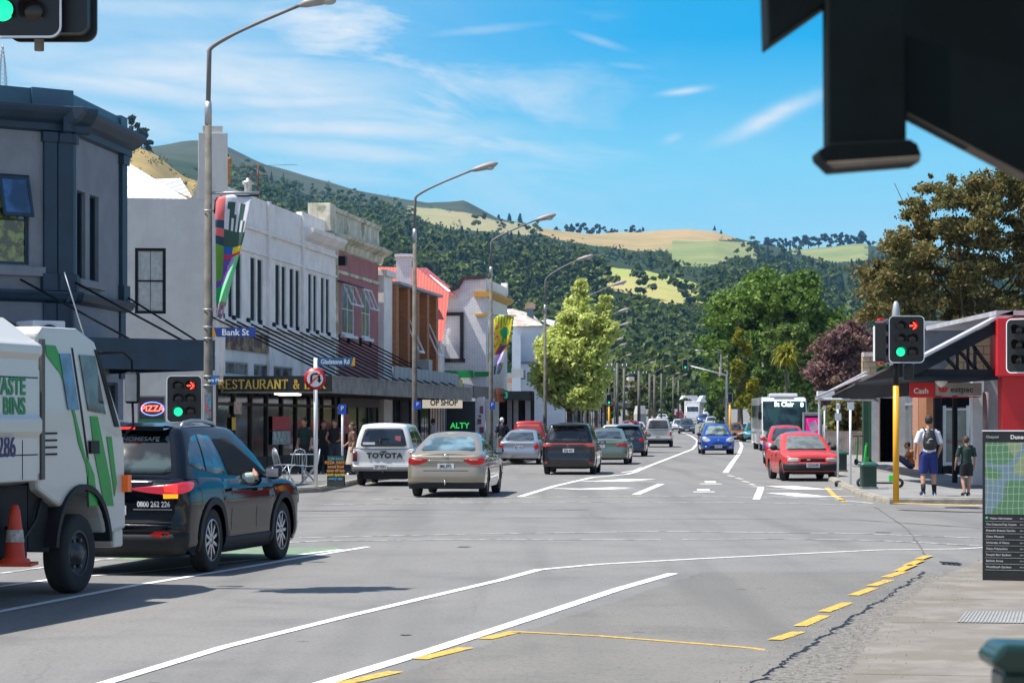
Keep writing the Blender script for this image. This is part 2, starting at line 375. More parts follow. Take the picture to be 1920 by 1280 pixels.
# right near corner: broken asphalt shoulder, dished channel, concrete footpath
edge = [G(1390, 1290), G(1480, 1238), G(1560, 1182), G(1620, 1145), G(1672, 1112), G(1712, 1085), G(1748, 1064), G(1790, 1052), G(1840, 1040), G(1900, 1030)]
foot = [G(1480, 1400), G(1585, 1285), G(1612, 1240), G(1640, 1200), G(1690, 1145), G(1740, 1105), G(1790, 1078), G(1838, 1058), G(1900, 1046)]
CHAN = mat('rough chip seal channel', (.15, .14, .125), .95, var=.5, scale=28, bump=1.0, bscale=60, col2=(.24, .225, .2), thr=.5)
mb = MB(); e2 = [Vector((1.55-.6, 10, 0))] + edge
pe = [(p.x, p.y) for p in [Vector((.55, 10, 0))] + edge + [Vector((40, 31.6, 0))]]
pf = [(p.x, p.y) for p in [Vector((1.6, 10, 0))] + foot + [Vector((40, 30.6, 0))]]
def resample(p, n):
    p = np.array(p); d = np.r_[0, np.cumsum(np.hypot(*np.diff(p, axis=0).T))]; t = np.linspace(0, d[-1], n)
    return [(float(np.interp(q, d, p[:, 0])), float(np.interp(q, d, p[:, 1]))) for q in t]
n = 160; rnd = random.Random(3); wj = 0; A = []; B = []
def at_y(p, y):
    p = np.array(p); return float(np.interp(y, p[:, 1], p[:, 0]))
ylist = list(np.linspace(10, 27, 300)); 
for y in ylist:
    wj = .82*wj + rnd.uniform(-.022, .022); j = wj + rnd.uniform(-.008, .008)
    A.append(Vector((at_y(pe, y)+j, y, .0))); B.append(Vector((at_y(pf, y), y, .0)))
for i in range(len(A)-1):
    a, b, c2, d2 = A[i], A[i+1], B[i+1], B[i]
    wl = .02+.05*rnd.random()**2; lip0, lip1 = a + Vector((wl, 0, 0)), b + Vector((wl, 0, 0))
    mb.quad(a+Vector((0, 0, .0145)), b+Vector((0, 0, .0145)), lip1+Vector((0, 0, .009)), lip0+Vector((0, 0, .009)), 1)
    mb.quad(lip0+Vector((0, 0, .009)), lip1+Vector((0, 0, .009)), c2+Vector((0, 0, .012)), d2+Vector((0, 0, .012)), 0)
tag(mb.build('gutter', [CHAN, BLACK]), kind='structure')
mb = MB()      # the older, browner seal of the parking lane, its worn lip stands 3 cm proud of the channel
for i in range(len(A)-1):
    a, b = A[i], A[i+1]
    mb.quad(Vector((a.x-2.6, a.y, .0045)), Vector((b.x-2.6, b.y, .0045)), Vector((b.x-.5, b.y, .006)), Vector((a.x-.5, a.y, .006)))
    mb.quad(Vector((a.x-.5, a.y, .006)), Vector((b.x-.5, b.y, .006)), b+Vector((0, 0, .0145)), a+Vector((0, 0, .0145)))
tag(mb.build('road', ASPH2), kind='structure')
mb = MB()
poly = [(p[0], p[1]) for p in pf if p[1] < 29] + [(at_y(pf, 28.5), 28.7), (60, 28.7), (60, -20), (1.6, -20)]
mb.prism(poly, -.02, .05); tag(mb.build('footpath', FOOTC), kind='structure')
slab('footpath', [(6.2, 28.72), (60, 28.72), (60, 30.9), (7.5, 30.9), (6.7, 30.3)], .046, KERB)
# joints, service cover, tactile ribs
mb = MB(); DARKJ = mat('footpath joint', (.07, .065, .055), .9)
for (x0, y0, x1, y1) in ((1672, 1166, 1960, 1166), (1735, 1123, 1930, 1123), (1600, 1262, 1960, 1268)):
    a, b = G(x0, y0, .053), G(x1, y1, .053); d = Vector((0, .006, 0)); mb.quad(a-d, b-d, b+d, a+d)
tag(mb.build('footpath_joint', DARKJ), kind='structure')
rnd = random.Random(9); mb = MB()
for i in range(900):
    y = rnd.uniform(14, 27); x0_, x1_ = at_y(pe, y)-.25, at_y(pf, y)+.5; x_ = x0_+(x1_-x0_)*(rnd.random()*rnd.random() if i % 3 else rnd.random()); r_ = rnd.uniform(.004, .011); z_ = .055 if x_ > at_y(pf, y) else .014
    mb.add([(x_-r_, y, z_), (x_, y-r_, z_), (x_+r_*1.2, y, z_), (x_, y+r_, z_), (x_, y, z_+r_)], [(0, 1, 4), (1, 2, 4), (2, 3, 4), (3, 0, 4)])
tag(mb.build('gravel', mat('loose grit', (.22, .20, .17), .9, var=.6, scale=30)), 'loose grit along the broken road edge', 'grit', kind='stuff')
# ---- markings ----
mw = MB(); my = MB(); mo = MB()
ribbon(mw, [G(150, 1295), G(420, 1213), G(640, 1158), G(800, 1120), G(940, 1087), G(1010, 1068), G(1120, 1058), G(1300, 1048), G(1500, 1038), G(1650, 1031), G(1800, 1029), G(1850, 1026)], [.115, .115, .115, .115, .115, .13, .12, .11, .1, .09, .09, .09])
ribbon(mw, [G(560, 1295), G(800, 1222), G(1000, 1157), G(1160, 1104), G(1262, 1075)], .14)
ribbon(mw, [G(-60, 1158), G(250, 1098), G(470, 1062), G(560, 1046), G(690, 1025)], .115)
ribbon(mw, [G(-40, 1105), G(120, 1083), G(260, 1073), G(420, 1055), G(560, 1040), G(640, 1030)], .11)
ribbon(mo, [G(0, 1075), G(180, 1050), G(420, 1024), G(600, 1014), G(900, 1011), G(1240, 1012)], .1)
ribbon(mo, [G(1280, 1011), G(1450, 1010), G(1640, 1013), G(1840, 1023)], .1)
ribbon(mo, [G(560, 1008), G(900, 1001), G(1250, 996), G(1600, 1000), G(1845, 1009)], .1)
ribbon(mo, [G(600, 946), G(900, 942), G(1100, 941), G(1400, 942), G(1640, 947)], .13)
ribbon(mo, [G(700, 936), G(1000, 932), G(1300, 930), G(1560, 936), G(1640, 944)], .17)
# median, lane line, flares beyond the crossing
ribbon(mw, [G(975, 931), G(1040, 911), G(1110, 895), G(1175, 889), G(1190, 885), G(1215, 874), G(1262, 856), G(1298, 843)], .17)
ribbon(mw, [G(1165, 886), G(1190, 882), G(1205, 876)], .12)
def far_line(px):
    ribbon(mw, [W(a, b, c_) for (a, b, c_) in px], .16, .01)
ribbon(mw, [G(1298, 843), G(1307, 834), G(1307, 828), G(1297, 822), G(1280, 817)], .16)
ribbon(mw, [G(1192, 927), G(1240, 907)], .2)
ribbon(mw, [G(1360, 886), G(1374, 866), G(1386, 850), G(1391, 838), G(1388, 831)], .19)
ribbon(mw, [G(1410, 912), G(1427, 913), G(1424, 922), G(1418, 936)], .17)
for (a, b) in (((1365, 891), (1376, 893)), ((1380, 896), (1392, 898)), ((1392, 902), (1404, 904)), ((1405, 907), (1416, 909))): ribbon(mw, [G(*a), G(*b)], .1)
ribbon(mw, [G(1448, 866), G(1449, 890)], .12)
# arrows: shaft + head, drawn flat on the lane
def arrow(mb, p0, p1, hw=.5, sw=.16, hl=1.6, ax=None):
    p0, p1 = Vector((p0.x, p0.y, 0)), Vector((p1.x, p1.y, 0)); d = (p1-p0); L = d.length; d.normalize(); q = Vector((-d.y, d.x, 0)); z = Vector((0, 0, .008))
    b = p1 - d*min(hl, L*.5)
    mb.quad(p0-q*sw/2+z, b-q*sw/2+z, b+q*sw/2+z, p0+q*sw/2+z); mb.add([b-q*hw+z, p1+z, b+q*hw+z], [(0, 1, 2)])
arrow(mw, G(1203, 898), G(1128, 903), 1.7, 1.0, .7)
arrow(mw, G(1168, 914), G(1084, 918), 1.5, .8, .75)
for (x, y) in ((1333, 905), (1320, 920)):
    ribbon(mw, [G(x-20, y+2), G(x+20, y+2)], .5); ribbon(mw, [G(x-2, y-3), G(x, y)], .32)
arrow(mw, G(1462, 911), G(1530, 918), 1.3, .8, .5)
arrow(mw, G(1462, 924), G(1535, 932), 1.2, .7, .5)
# yellow: bus stop box and no-stopping dashes
ribbon(my, [G(960, 1185), G(1120, 1193), G(1300, 1207), G(1400, 1215), G(1478, 1225)], .075, .0095)
for (x0, y0, x1, y1) in ((640, 1282, 742, 1259), (785, 1236, 876, 1214), (908, 1198, 968, 1184), (520, 1315, 560, 1304)):
    ribbon(my, [G(x0, y0), G(x1, y1)], .13)
for (x0, y0, x1, y1) in ((1452, 1202, 1498, 1187), (1500, 1176, 1546, 1156), (1545, 1149, 1590, 1132), (1600, 1118, 1638, 1104), (1634, 1100, 1668, 1089), (1660, 1084, 1695, 1073), (1684, 1072, 1712, 1060), (1700, 1062, 1726, 1052), (1722, 1050, 1742, 1043)):
    ribbon(my, [G(x0, y0), G(x1, y1)], .12, .0165)
ribbon(my, [G(1550, 914), G(1565, 930), G(1585, 941)], .12)
ribbon(my, [G(1680, 943.5, .13), G(1840, 948, .13)], .35, .14)
ms_ = MB(); rnd = random.Random(5)
for pts, wd in (([(300, 975), (700, 968), (1150, 972), (1600, 974), (1840, 990)], .06), ([(1640, 950), (1700, 990), (1735, 1040)], .03)):
    P = resample([tuple(G(*p)[:2]) for p in pts], 40); ribbon(ms_, [(x_+rnd.uniform(-.02, .02), y_+rnd.uniform(-.03, .03)) for x_, y_ in P], [wd*rnd.uniform(.4, 1.3) for _ in P], .0075)
for (px, py, r_) in ((1655, 998, .13), (1390, 1105, .05), (760, 1190, .05), (870, 1025, .1)):
    c_ = G(px, py); ms_.add([(c_.x+r_*math.cos(t)*rnd.uniform(.7, 1.2), c_.y+r_*math.sin(t)*rnd.uniform(.8, 1.4), .0072) for t in np.linspace(0, 6.0, 11)], [list(range(11))])
tag(ms_.build('tar_seal', mat('tar crack seal', (.11, .107, .102), .8, var=.3, scale=12)), kind='structure')
tag(mw.build('road_marking', MARKW), kind='structure'); tag(my.build('road_marking', MARKY), kind='structure'); tag(mo.build('road_marking', MARKWORN), kind='structure')
mb = MB(); gb = [G(195, 1050), G(560, 1044), G(645, 1026), G(310, 1026)]
mb.add([p+Vector((0, 0, .0035)) for p in gb], [(0, 1, 2, 3)])

tag(mb.build('road_marking', MARKG), kind='structure')
# ---------------- hills ----------------
KX = [-400, 0, 200, 340, 400, 500, 600, 700, 800, 870, 935, 1000, 1050, 1115, 1200, 1290, 1340, 1420, 1500, 1620, 1700, 1850, 2100, 2500]
KR = {  # distance : ground row (photo pixels) at each KX
 650: [780]*24,
 1000: [640, 640, 640, 600, 600, 620, 640, 650, 670, 690, 700, 710, 715, 720, 735, 745, 750, 750, 745, 735, 725, 700, 680, 690],
 1350: [560, 540, 520, 500, 490, 510, 530, 540, 560, 580, 590, 590, 590, 592, 600, 612, 618, 640, 650, 660, 660, 640, 630, 640],
 1700: [460, 440, 420, 400, 410, 430, 450, 470, 490, 500, 500, 500, 500, 503, 512, 533, 545, 560, 575, 600, 610, 590, 580, 590],
 2300: [400, 360, 340, 350, 360, 380, 405, 420, 432, 440, 450, 470, 480, 492, 500, 495, 500, 505, 510, 520, 540, 545, 540, 560],
 3000: [330, 300, 290, 300, 310, 330, 372, 392, 402, 412, 420, 432, 445, 452, 465, 468, 462, 478, 486, 490, 510, 520, 520, 540],
 3800: [310, 295, 285, 266, 262, 308, 338, 362, 381, 373, 409, 424, 432, 438, 436, 426, 434, 457, 466, 457, 470, 490, 500, 520],
 4600: [330, 310, 300, 290, 290, 330, 380, 400, 410, 410, 440, 460, 470, 470, 470, 460, 470, 490, 500, 500, 520, 530, 540, 560]}
KY = sorted(KR); KA = np.array([KR[k] for k in KY], float)
def tpy(px, Y):
    col = np.array([np.interp(px, KX, KA[i]) for i in range(len(KY))])
    return float(np.interp(Y, KY, col))
def bumpn(x, y):
    return math.sin(x*.011+1.3)*math.cos(y*.007)*.5 + math.sin(x*.031+y*.004)*.25 + math.sin(x*.07-y*.011)*.12
def hz_(px, Y):
    return CH + (HZ - tpy(px, Y) + bumpn(px, Y)*5*min(1, (Y-650)/400)) * Y / F
FIELDS = [  # (kind, polygon in photo pixels)
 ('green', [(1112, 498), (1212, 511), (1300, 530), (1345, 538), (1352, 572), (1300, 566), (1262, 572), (1200, 552), (1150, 545), (1108, 528)]),
 ('tan', [(1000, 415), (1130, 432), (1200, 432), (1290, 415), (1345, 425), (1400, 444), (1340, 450), (1262, 452), (1255, 470), (1190, 470), (1100, 462), (1050, 450), (1000, 436)]),
 ('green2', [(1262, 452), (1340, 450), (1420, 455), (1416, 482), (1380, 482), (1330, 500), (1270, 497), (1250, 472)]),
 ('green2', [(1475, 462), (1625, 452), (1628, 486), (1560, 492), (1520, 484), (1480, 476)]),
 ('pale', [(770, 385), (860, 400), (940, 413), (1000, 424), (1000, 440), (900, 432), (840, 426), (790, 412), (765, 398)]),
]
def inpoly(x, y, P):
    r = False; n = len(P)
    for i in range(n):
        x1, y1 = P[i]; x2, y2 = P[(i+1) % n]
        if (y1 > y) != (y2 > y) and x < (x2-x1)*(y-y1)/(y2-y1)+x1: r = not r
    return r
def cover(px, py, Y):
    for k, P in FIELDS:
        if inpoly(px, py, P): return k
    if Y > 3000 and px < 960: return 'scrub'
    return 'forest'
def land(name, a, b, c_, sc=.004, thr=.5):
    m = bpy.data.materials.new(name); m.use_nodes = True; t = NT(m.node_tree); bb = t.n['Principled BSDF']
    v = t.n.new('ShaderNodeTexCoord').outputs['Object']; n1_ = t.noise(v, sc, 6, .65, .5); n2_ = t.noise(v, sc*9, 5, .7)
    cc = t.mix(t.sstep(n1_, thr-.12, thr+.12), a, b); cc = t.mix(t.math('MULTIPLY', t.sstep(n2_, .5, .75), .6), cc, c_)
    t.put(bb.inputs['Base Color'], cc); bb.inputs['Roughness'].default_value = 1; bb.inputs['Specular IOR Level'].default_value = .1
    return m
LM = [land('forest floor', (.022, .038, .015), (.035, .05, .018), (.015, .025, .01), .01), land('pasture', (.26, .32, .08), (.38, .32, .13), (.20, .26, .06)),
      land('dry grass', (.36, .25, .12), (.25, .22, .09), (.24, .19, .08), .006), land('upland pasture', (.15, .20, .075), (.25, .24, .10), (.12, .16, .06)),
      land('pale pasture', (.22, .25, .11), (.29, .25, .14), (.14, .17, .07)), land('upland scrub', (.062, .07, .042), (.045, .058, .032), (.028, .04, .022), .006)]
LI = {'forest': 0, 'green': 1, 'tan': 2, 'green2': 3, 'pale': 4, 'scrub': 5}
pxs = list(range(-900, 2900, 8)); Ys = list(np.geomspace(650, 4600, 150))
m_ = MB(); vs = []; fs = []; mi = []
for Y in Ys:
    for px in pxs: vs.append(((px-960)*Y/F, Y, hz_(px, Y)))
nx = len(pxs)
for j in range(len(Ys)-1):
    for i in range(nx-1):
        fs.append((j*nx+i, j*nx+i+1, (j+1)*nx+i+1, (j+1)*nx+i))
        Y = (Ys[j]+Ys[j+1])/2; px = pxs[i]+4; mi.append(LI[cover(px+3*math.sin(j*1.7), tpy(px, Y), Y)])
me = bpy.data.meshes.new('hills'); me.from_pydata(vs, [], fs)
for m in LM: me.materials.append(m)
me.polygons.foreach_set('material_index', mi); me.polygons.foreach_set('use_smooth', [True]*len(fs))
ho = bpy.data.objects.new('hills', me); scene.collection.objects.link(ho); tag(ho, kind='structure')
# nearer brown spur on the far left
m_ = MB(); sx = list(range(-800, 520, 12)); rows = []
def spur(px, k):   # k 0..1 from foot to crest, then over
    crest = np.interp(px, [-800, 100, 235, 300, 385, 450, 520], [300, 262, 268, 300, 345, 420, 600])
    foot = 640
    Y = 900 + 500*k; t = min(1, k/.85); py = foot + (crest-foot)*(math.sin(t*math.pi/2)**.8) + (60*(k-.85)/.15 if k > .85 else 0)
    return ((px-960)*Y/F, Y, CH+(HZ-py)*Y/F + math.sin(px*.05)*2)
ks = np.linspace(0, 1, 26)
vs = [spur(px, k) for k in ks for px in sx]; n_ = len(sx)
fs = [(j*n_+i, j*n_+i+1, (j+1)*n_+i+1, (j+1)*n_+i) for j in range(25) for i in range(n_-1)]
me = bpy.data.meshes.new('hill'); me.from_pydata(vs, [], fs); me.materials.append(land('dry hill grass', (.40, .27, .10), (.27, .21, .09), (.13, .12, .05), .012))
me.polygons.foreach_set('use_smooth', [True]*len(fs)); o = bpy.data.objects.new('hill', me); scene.collection.objects.link(o); tag(o, kind='structure')

# ---------------- foliage ----------------
def leafmat(name, c1, c2, c3=None, sc=.35, tl=.35):
    m = bpy.data.materials.new(name); m.use_nodes = True; t = NT(m.node_tree); b = t.n['Principled BSDF']
    at = t.n.new('ShaderNodeAttribute'); at.attribute_name = 'tint'; at.attribute_type = 'GEOMETRY'
    v = t.n.new('ShaderNodeTexCoord').outputs['Object']; n = t.noise(v, sc, 3, .6)
    cc = t.mix(at.outputs['Fac'], c1, c2)
    if c3: cc = t.mix(t.math('MULTIPLY', t.sstep(n, .5, .68), .8), cc, c3)
    t.put(b.inputs['Base Color'], cc); b.inputs['Roughness'].default_value = .6; b.inputs['Specular IOR Level'].default_value = .25
    tr = t.node('BsdfTranslucent', {}, Color=cc); ms = t.n.new('ShaderNodeMixShader'); ms.inputs[0].default_value = tl
    t.l.new(b.outputs[0], ms.inputs[1]); t.l.new(tr.outputs[0], ms.inputs[2]); t.l.new(ms.outputs[0], t.n['Material Output'].inputs[0])
    return m
BARK = mat('bark', (.10, .075, .055), .9, var=.4, scale=6, bump=.8)
def quads_np(C, S, rng, nrm=None, aspect=1.5, flat=.6):
    """leaf quads at centres C with sizes S -> vertex array"""
    n = len(C); a = rng.normal(size=(n, 3))
    if nrm is not None: nn = nrm*flat + rng.normal(size=(n, 3))*(1-flat); nn /= np.linalg.norm(nn, axis=1, keepdims=True)+1e-9
    else: nn = rng.normal(size=(n, 3)); nn /= np.linalg.norm(nn, axis=1, keepdims=True)
    u = np.cross(nn, a); u /= np.linalg.norm(u, axis=1, keepdims=True)+1e-9; v = np.cross(nn, u)
    u = u*(S*aspect/2)[:, None]; v = v*(S/2)[:, None]
    return np.stack([C-u, C-v*.9, C+u, C+v*.9], 1).reshape(-1, 3)
def leaf_mesh(name, V, tint, mats):
    n = len(V)//4; me = bpy.data.meshes.new(name)
    me.vertices.add(len(V)); me.vertices.foreach_set('co', V.astype(np.float32).ravel())
    me.loops.add(len(V)); me.loops.foreach_set('vertex_index', np.arange(len(V), dtype=np.int32))
    me.polygons.add(n); me.polygons.foreach_set('loop_start', np.arange(0, len(V), 4, dtype=np.int32)); me.polygons.foreach_set('loop_total', np.full(n, 4, dtype=np.int32))
    me.update(calc_edges=True); at = me.attributes.new('tint', 'FLOAT', 'FACE'); at.data.foreach_set('value', tint.astype(np.float32))
    for m in (mats if isinstance(mats, list) else [mats]): me.materials.append(m)
    return me
def shape_points(rng, blobs, n, clump=.5, csize=.16, shell=.55):
    """points in clumps near the surface of a union of ellipsoids; returns centres, outward normals, tint"""
    bl = np.array([(*c_, *r) for c_, r in blobs], float); vol = bl[:, 3]*bl[:, 4]*bl[:, 5]; pr = vol**.7; pr /= pr.sum()
    nc = max(8, n//45); k = rng.choice(len(bl), nc, p=pr); d = rng.normal(size=(nc, 3)); d /= np.linalg.norm(d, axis=1, keepdims=True)
    rr = (shell + (1-shell)*rng.random(nc)**.6); cc = bl[k, :3] + d*bl[k, 3:]*rr[:, None]
    j = rng.integers(0, nc, n); sc = np.minimum(bl[k[j], 3], bl[k[j], 5])*csize*2
    P = cc[j] + rng.normal(size=(n, 3))*sc[:, None]*np.array([.55, .55, .38])
    t = np.clip(rng.random(nc)[j]*.7 + rng.random(n)*.3, 0, 1)
    return P, d[j], t
# prototype far trees (unit height)
def proto_conifer(seed, n=260, wid=.2):
    rng = np.random.default_rng(seed); h = rng.random(n)**.8; r = wid*(1.02-h)*(0.55+.45*np.abs(np.sin(h*26+seed)))*(.55+.45*rng.random(n)); a = rng.random(n)*2*np.pi
    C = np.stack([r*np.cos(a), r*np.sin(a), .06+.94*h], 1); nr = np.stack([np.cos(a), np.sin(a), np.full(n, .5)], 1)
    return quads_np(C, (.045+.06*(1-h))*rng.uniform(.8, 1.5, n), rng, nr, 1.7, .5), rng.random(n)
def proto_broad(seed, n=300, wide=.42):
    rng = np.random.default_rng(seed); bl = []
    for i in range(7): bl.append(((rng.uniform(-.22, .22), rng.uniform(-.22, .22), rng.uniform(.35, .72)), (wide*.55*rng.uniform(.7, 1.2),)*2 + (.26*rng.uniform(.8, 1.1),)))
    P, d, t = shape_points(rng, bl, n, csize=.14, shell=.8)
    return quads_np(P, rng.uniform(.07, .12, n), rng, d, 1.2, .6), t
PROTO = {'c': [proto_conifer(i, 240, .17+.05*(i % 3)) for i in range(6)], 'b': [proto_broad(i+10, 260, .42) for i in range(6)], 'p': [proto_broad(i+30, 240, .3) for i in range(4)]}
def bake_forest(name, items, mats, label):
    """items: (x,y,z,height,kind,tint)"""
    rs = np.random.default_rng(5); VV = []; TT = []
    for (x, y, z, h, k, tn) in items:
        V, t = PROTO[k][rs.integers(len(PROTO[k]))]; a = rs.random()*6.28; ca, sa = math.cos(a), math.sin(a)
        wsc = h*rs.uniform(.85, 1.25); v2 = np.stack([(V[:, 0]*ca-V[:, 1]*sa)*wsc+x, (V[:, 0]*sa+V[:, 1]*ca)*wsc+y, V[:, 2]*h+z], 1)
        VV.append(v2); TT.append(np.clip(tn*.75+t*.25, 0, 1))
    me = leaf_mesh(name, np.concatenate(VV), np.concatenate(TT), mats); o = bpy.data.objects.new(name, me); scene.collection.objects.link(o)
    return tag(o, label, 'forest', kind='stuff')
rf = random.Random(11); con = []; bro = []; scr = []
def row_to_Y(px, py):
    col = [np.interp(px, KX, KA[i]) for i in range(len(KY))]
    for i in range(len(KY)-1):
        if col[i] >= py > col[i+1]: return KY[i]+(KY[i+1]-KY[i])*(col[i]-py)/(col[i]-col[i+1])
    return None
for _ in range(9300):
    px = rf.uniform(380, 1960) if _ % 9 else rf.uniform(1960, 2450); py = rf.uniform(340, 785); Y = row_to_Y(px, py)
    if Y is None or Y > 3300: continue
    if cover(px, py, Y) != 'forest' or cover(px, py+5, Y) != 'forest' and rf.random() < .5: continue
    if Y > 2700 and px < 960 and rf.random() < .5: continue
    x = (px-960)*Y/F; z = hz_(px, Y)
    conif = (px < 1120 and py < 590 and rf.random() < (.5 if px > 760 else .25)) or (px > 1400 and py < 620 and rf.random() < .7) or rf.random() < .05
    h = rf.uniform(12, 19)*(.9 if Y > 2000 else 1) if conif else rf.choice((1, 1, 1.5))*rf.uniform(12, 20)*(.85 if Y < 1400 else 1.1)
    if cover(px, py-h*F/Y*.75, Y) != 'forest' and Y < 3000:
        h *= .6
        if cover(px, py-h*F/Y*.6, Y) != 'forest':
            h *= .6
            if rf.random() < .3: continue
    (con if conif else bro).append((x, Y, z-1.2, h, 'c' if conif else 'b', rf.random()))
for _ in range(300):                                             # lone bushes on the pastures and scrub slope
    px = rf.uniform(200, 1640); py = rf.uniform(290, 560); Y = row_to_Y(px, py)
    if Y and cover(px, py, Y) not in ('forest', 'green', 'green2'): bro.append(((px-960)*Y/F, Y, hz_(px, Y)-1.5, rf.uniform(4, 8), 'b', rf.random()))
for _ in range(230):                                             # scrub on the brown spur
    px = rf.uniform(60, 400); k = rf.uniform(.25, .84); p = spur(px, k); bro.append((p[0], p[1], p[2]-1, rf.uniform(2, 4.5), 'b', rf.random()))
LCON = leafmat('dark conifer needles', (.03, .06, .02), (.09, .13, .035)); LBRO = leafmat('hill broadleaf foliage', (.04, .08, .02), (.19, .24, .055))
bake_forest('forest', con, LCON, 'dark conifer plantation covering the hillside behind the shops')
bake_forest('woodland', bro, LBRO, 'mixed green woodland on the lower hill slopes')
# trees one can tell apart on the ridges
RIDGE = leafmat('ridge tree foliage', (.018, .035, .018), (.035, .055, .022))
PM = {}
def far_tree(px, py, Y, hpx, kind, label, group, wide=1.0):
    i = hash((round(px), kind)) % len(PROTO[kind]); i = int(px*7) % len(PROTO[kind])
    if (kind, i) not in PM:
        V, t = PROTO[kind][i]; cc_ = V.reshape(-1, 4, 3).mean(1, keepdims=True); V = (cc_ + (V.reshape(-1, 4, 3)-cc_)*1.7).reshape(-1, 3); PM[(kind, i)] = leaf_mesh('crown', V, t, RIDGE)
        tb = MB().tube([(0, 0, -.05), (.01, 0, .4), (0, 0, .7)], [.025, .018, .008], 6); tm = tb.build('trunk', BARK); PM[(kind, i, 't')] = tm.data; bpy.data.objects.remove(tm)
    p = W(px, py, Y); r_ = empty('pine_tree' if kind != 'b' else 'hill_tree', p, px*.7, label, 'tree', group)
    h = hpx*Y/F*1.15; r_.scale = (h*wide*(1.5 if kind == 'b' else 1), h*wide, h); r_.location.z -= h*(.22 if kind == 'b' else .03)
    for nm_, d in (('crown', PM[(kind, i)]), ('trunk', PM[(kind, i, 't')])):
        o = bpy.data.objects.new(nm_, d); scene.collection.objects.link(o); o.parent = r_
    return r_
g1 = 'windbreak pines along the skyline above the upper pasture'
for i, (px, py, h) in enumerate([(1432, 466, 26), (1444, 466, 30), (1460, 466, 24), (1474, 466, 26), (1488, 464, 24), (1502, 464, 26), (1516, 462, 30), (1535, 461, 28), (1556, 460, 28), (1574, 459, 26), (1590, 458, 30), (1602, 458, 32), (1612, 458, 28), (1628, 462, 20), (1648, 464, 20)]):
    far_tree(px, py, 3790, h, 'b', 'round dark pine in the skyline row right of centre', g1, .9)
g2 = 'dark pines on the middle ridge'
for (px, h) in [(1050, 20), (1062, 24), (1075, 30), (1088, 28), (1100, 27), (1112, 25), (1124, 22), (1136, 19), (1150, 16), (1158, 14), (1180, 18), (1190, 22), (1200, 19)]:
    far_tree(px, 440, 3780, h, 'b', 'small dark pine on the saddle of the skyline near the centre', g2, .8)
g3 = 'tall trees on the brown spur behind the blue building'
for (px, py, h) in [(206, 272, 50), (216, 272, 64), (238, 272, 52), (246, 272, 60), (256, 276, 50), (266, 276, 42), (196, 270, 42)]:
    far_tree(px, py, 1320, h, 'p' if h > 50 else 'b', 'dark pine on the brown hill crest above the blue parapet', g3, .9)
for (px, py, h) in [(935, 425, 20), (955, 428, 24), (975, 430, 26), (1340, 432, 8), (1352, 440, 8)]:
    far_tree(px, py, 3770, h, 'c', 'lone pointed tree on the skyline', 'lone skyline trees', 1.2)
# broadcasting mast on the hill
mb = MB(); Y0 = 2000; s0 = Y0/F; wd = 9*s0
for sx_, sy_ in ((-1, -1), (1, -1), (1, 1), (-1, 1)): mb.tube([(sx_*wd, sy_*wd, -40), (sx_*wd*.5, sy_*wd*.5, 38*s0), (0, 0, 78*s0)], .35, 4)
for k in range(9):
    z = k*8*s0; w_ = wd*(1-z/(80*s0))
    for a_, b_ in (((-1, -1), (1, -1)), ((1, -1), (1, 1)), ((1, 1), (-1, 1)), ((-1, 1), (-1, -1))):
        mb.tube([(a_[0]*w_, a_[1]*w_, z), (b_[0]*w_*.95, b_[1]*w_*.95, z+8*s0)], .22, 4)
o = mb.build('broadcast_mast', mat('grey steel lattice', (.3, .28, .27), .6)); o.location = W(5, 160, Y0); tag(o, 'thin lattice mast rising behind the blue building roof', 'mast')
# haze: the air between here and the hills
mb = MB().box(-6000, 6000, -80, 5200, -20, 480)
hm = bpy.data.materials.new('haze'); hm.use_nodes = True; t = NT(hm.node_tree); t.n.clear(); ou = t.n.new('ShaderNodeOutputMaterial')
pv = t.node('VolumePrincipled', {}, Color=(.25, .58, 1.0, 1), Density=.00005, Anisotropy=.2); t.l.new(pv.outputs[0], ou.inputs['Volume'])
tag(mb.build('haze', hm), kind='stuff')
# ---------------- building tools ----------------
class Frame:
    """wall line on the ground: u runs along it, depth goes into the building"""
    def __init__(s, p0, p1, base=.13, inward=1):
        s.o = Vector((p0[0], p0[1], 0)); e = Vector((p1[0], p1[1], 0)); s.d = (e-s.o).normalized(); s.L = (e-s.o).length
        s.q = Vector((-s.d.y, s.d.x, 0))*inward; s.base = base
    def at(s, px, py, dep=0):
        """photo pixel -> (u, height above base) on the wall plane at depth dep"""
        r = Vector(((px-960)/F, 1, (HZ-py)/F)); o = s.o + s.q*dep
        det = s.d.x*(-r.y) - s.d.y*(-r.x)
        u = ((-o.x)*(-r.y) - (-o.y)*(-r.x))/det
        t = (o.y + u*s.d.y); return u, CH + t*r.z - s.base
    def M(s, root=None):
        m = Matrix(((s.d.x, s.q.x, 0, s.o.x), (s.d.y, s.q.y, 0, s.o.y), (0, 0, 1, s.base), (0, 0, 0, 1)))
        return m
    def rel(s, root): return root.matrix_world_inv @ s.M() if hasattr(root, 'matrix_world_inv') else s.M()
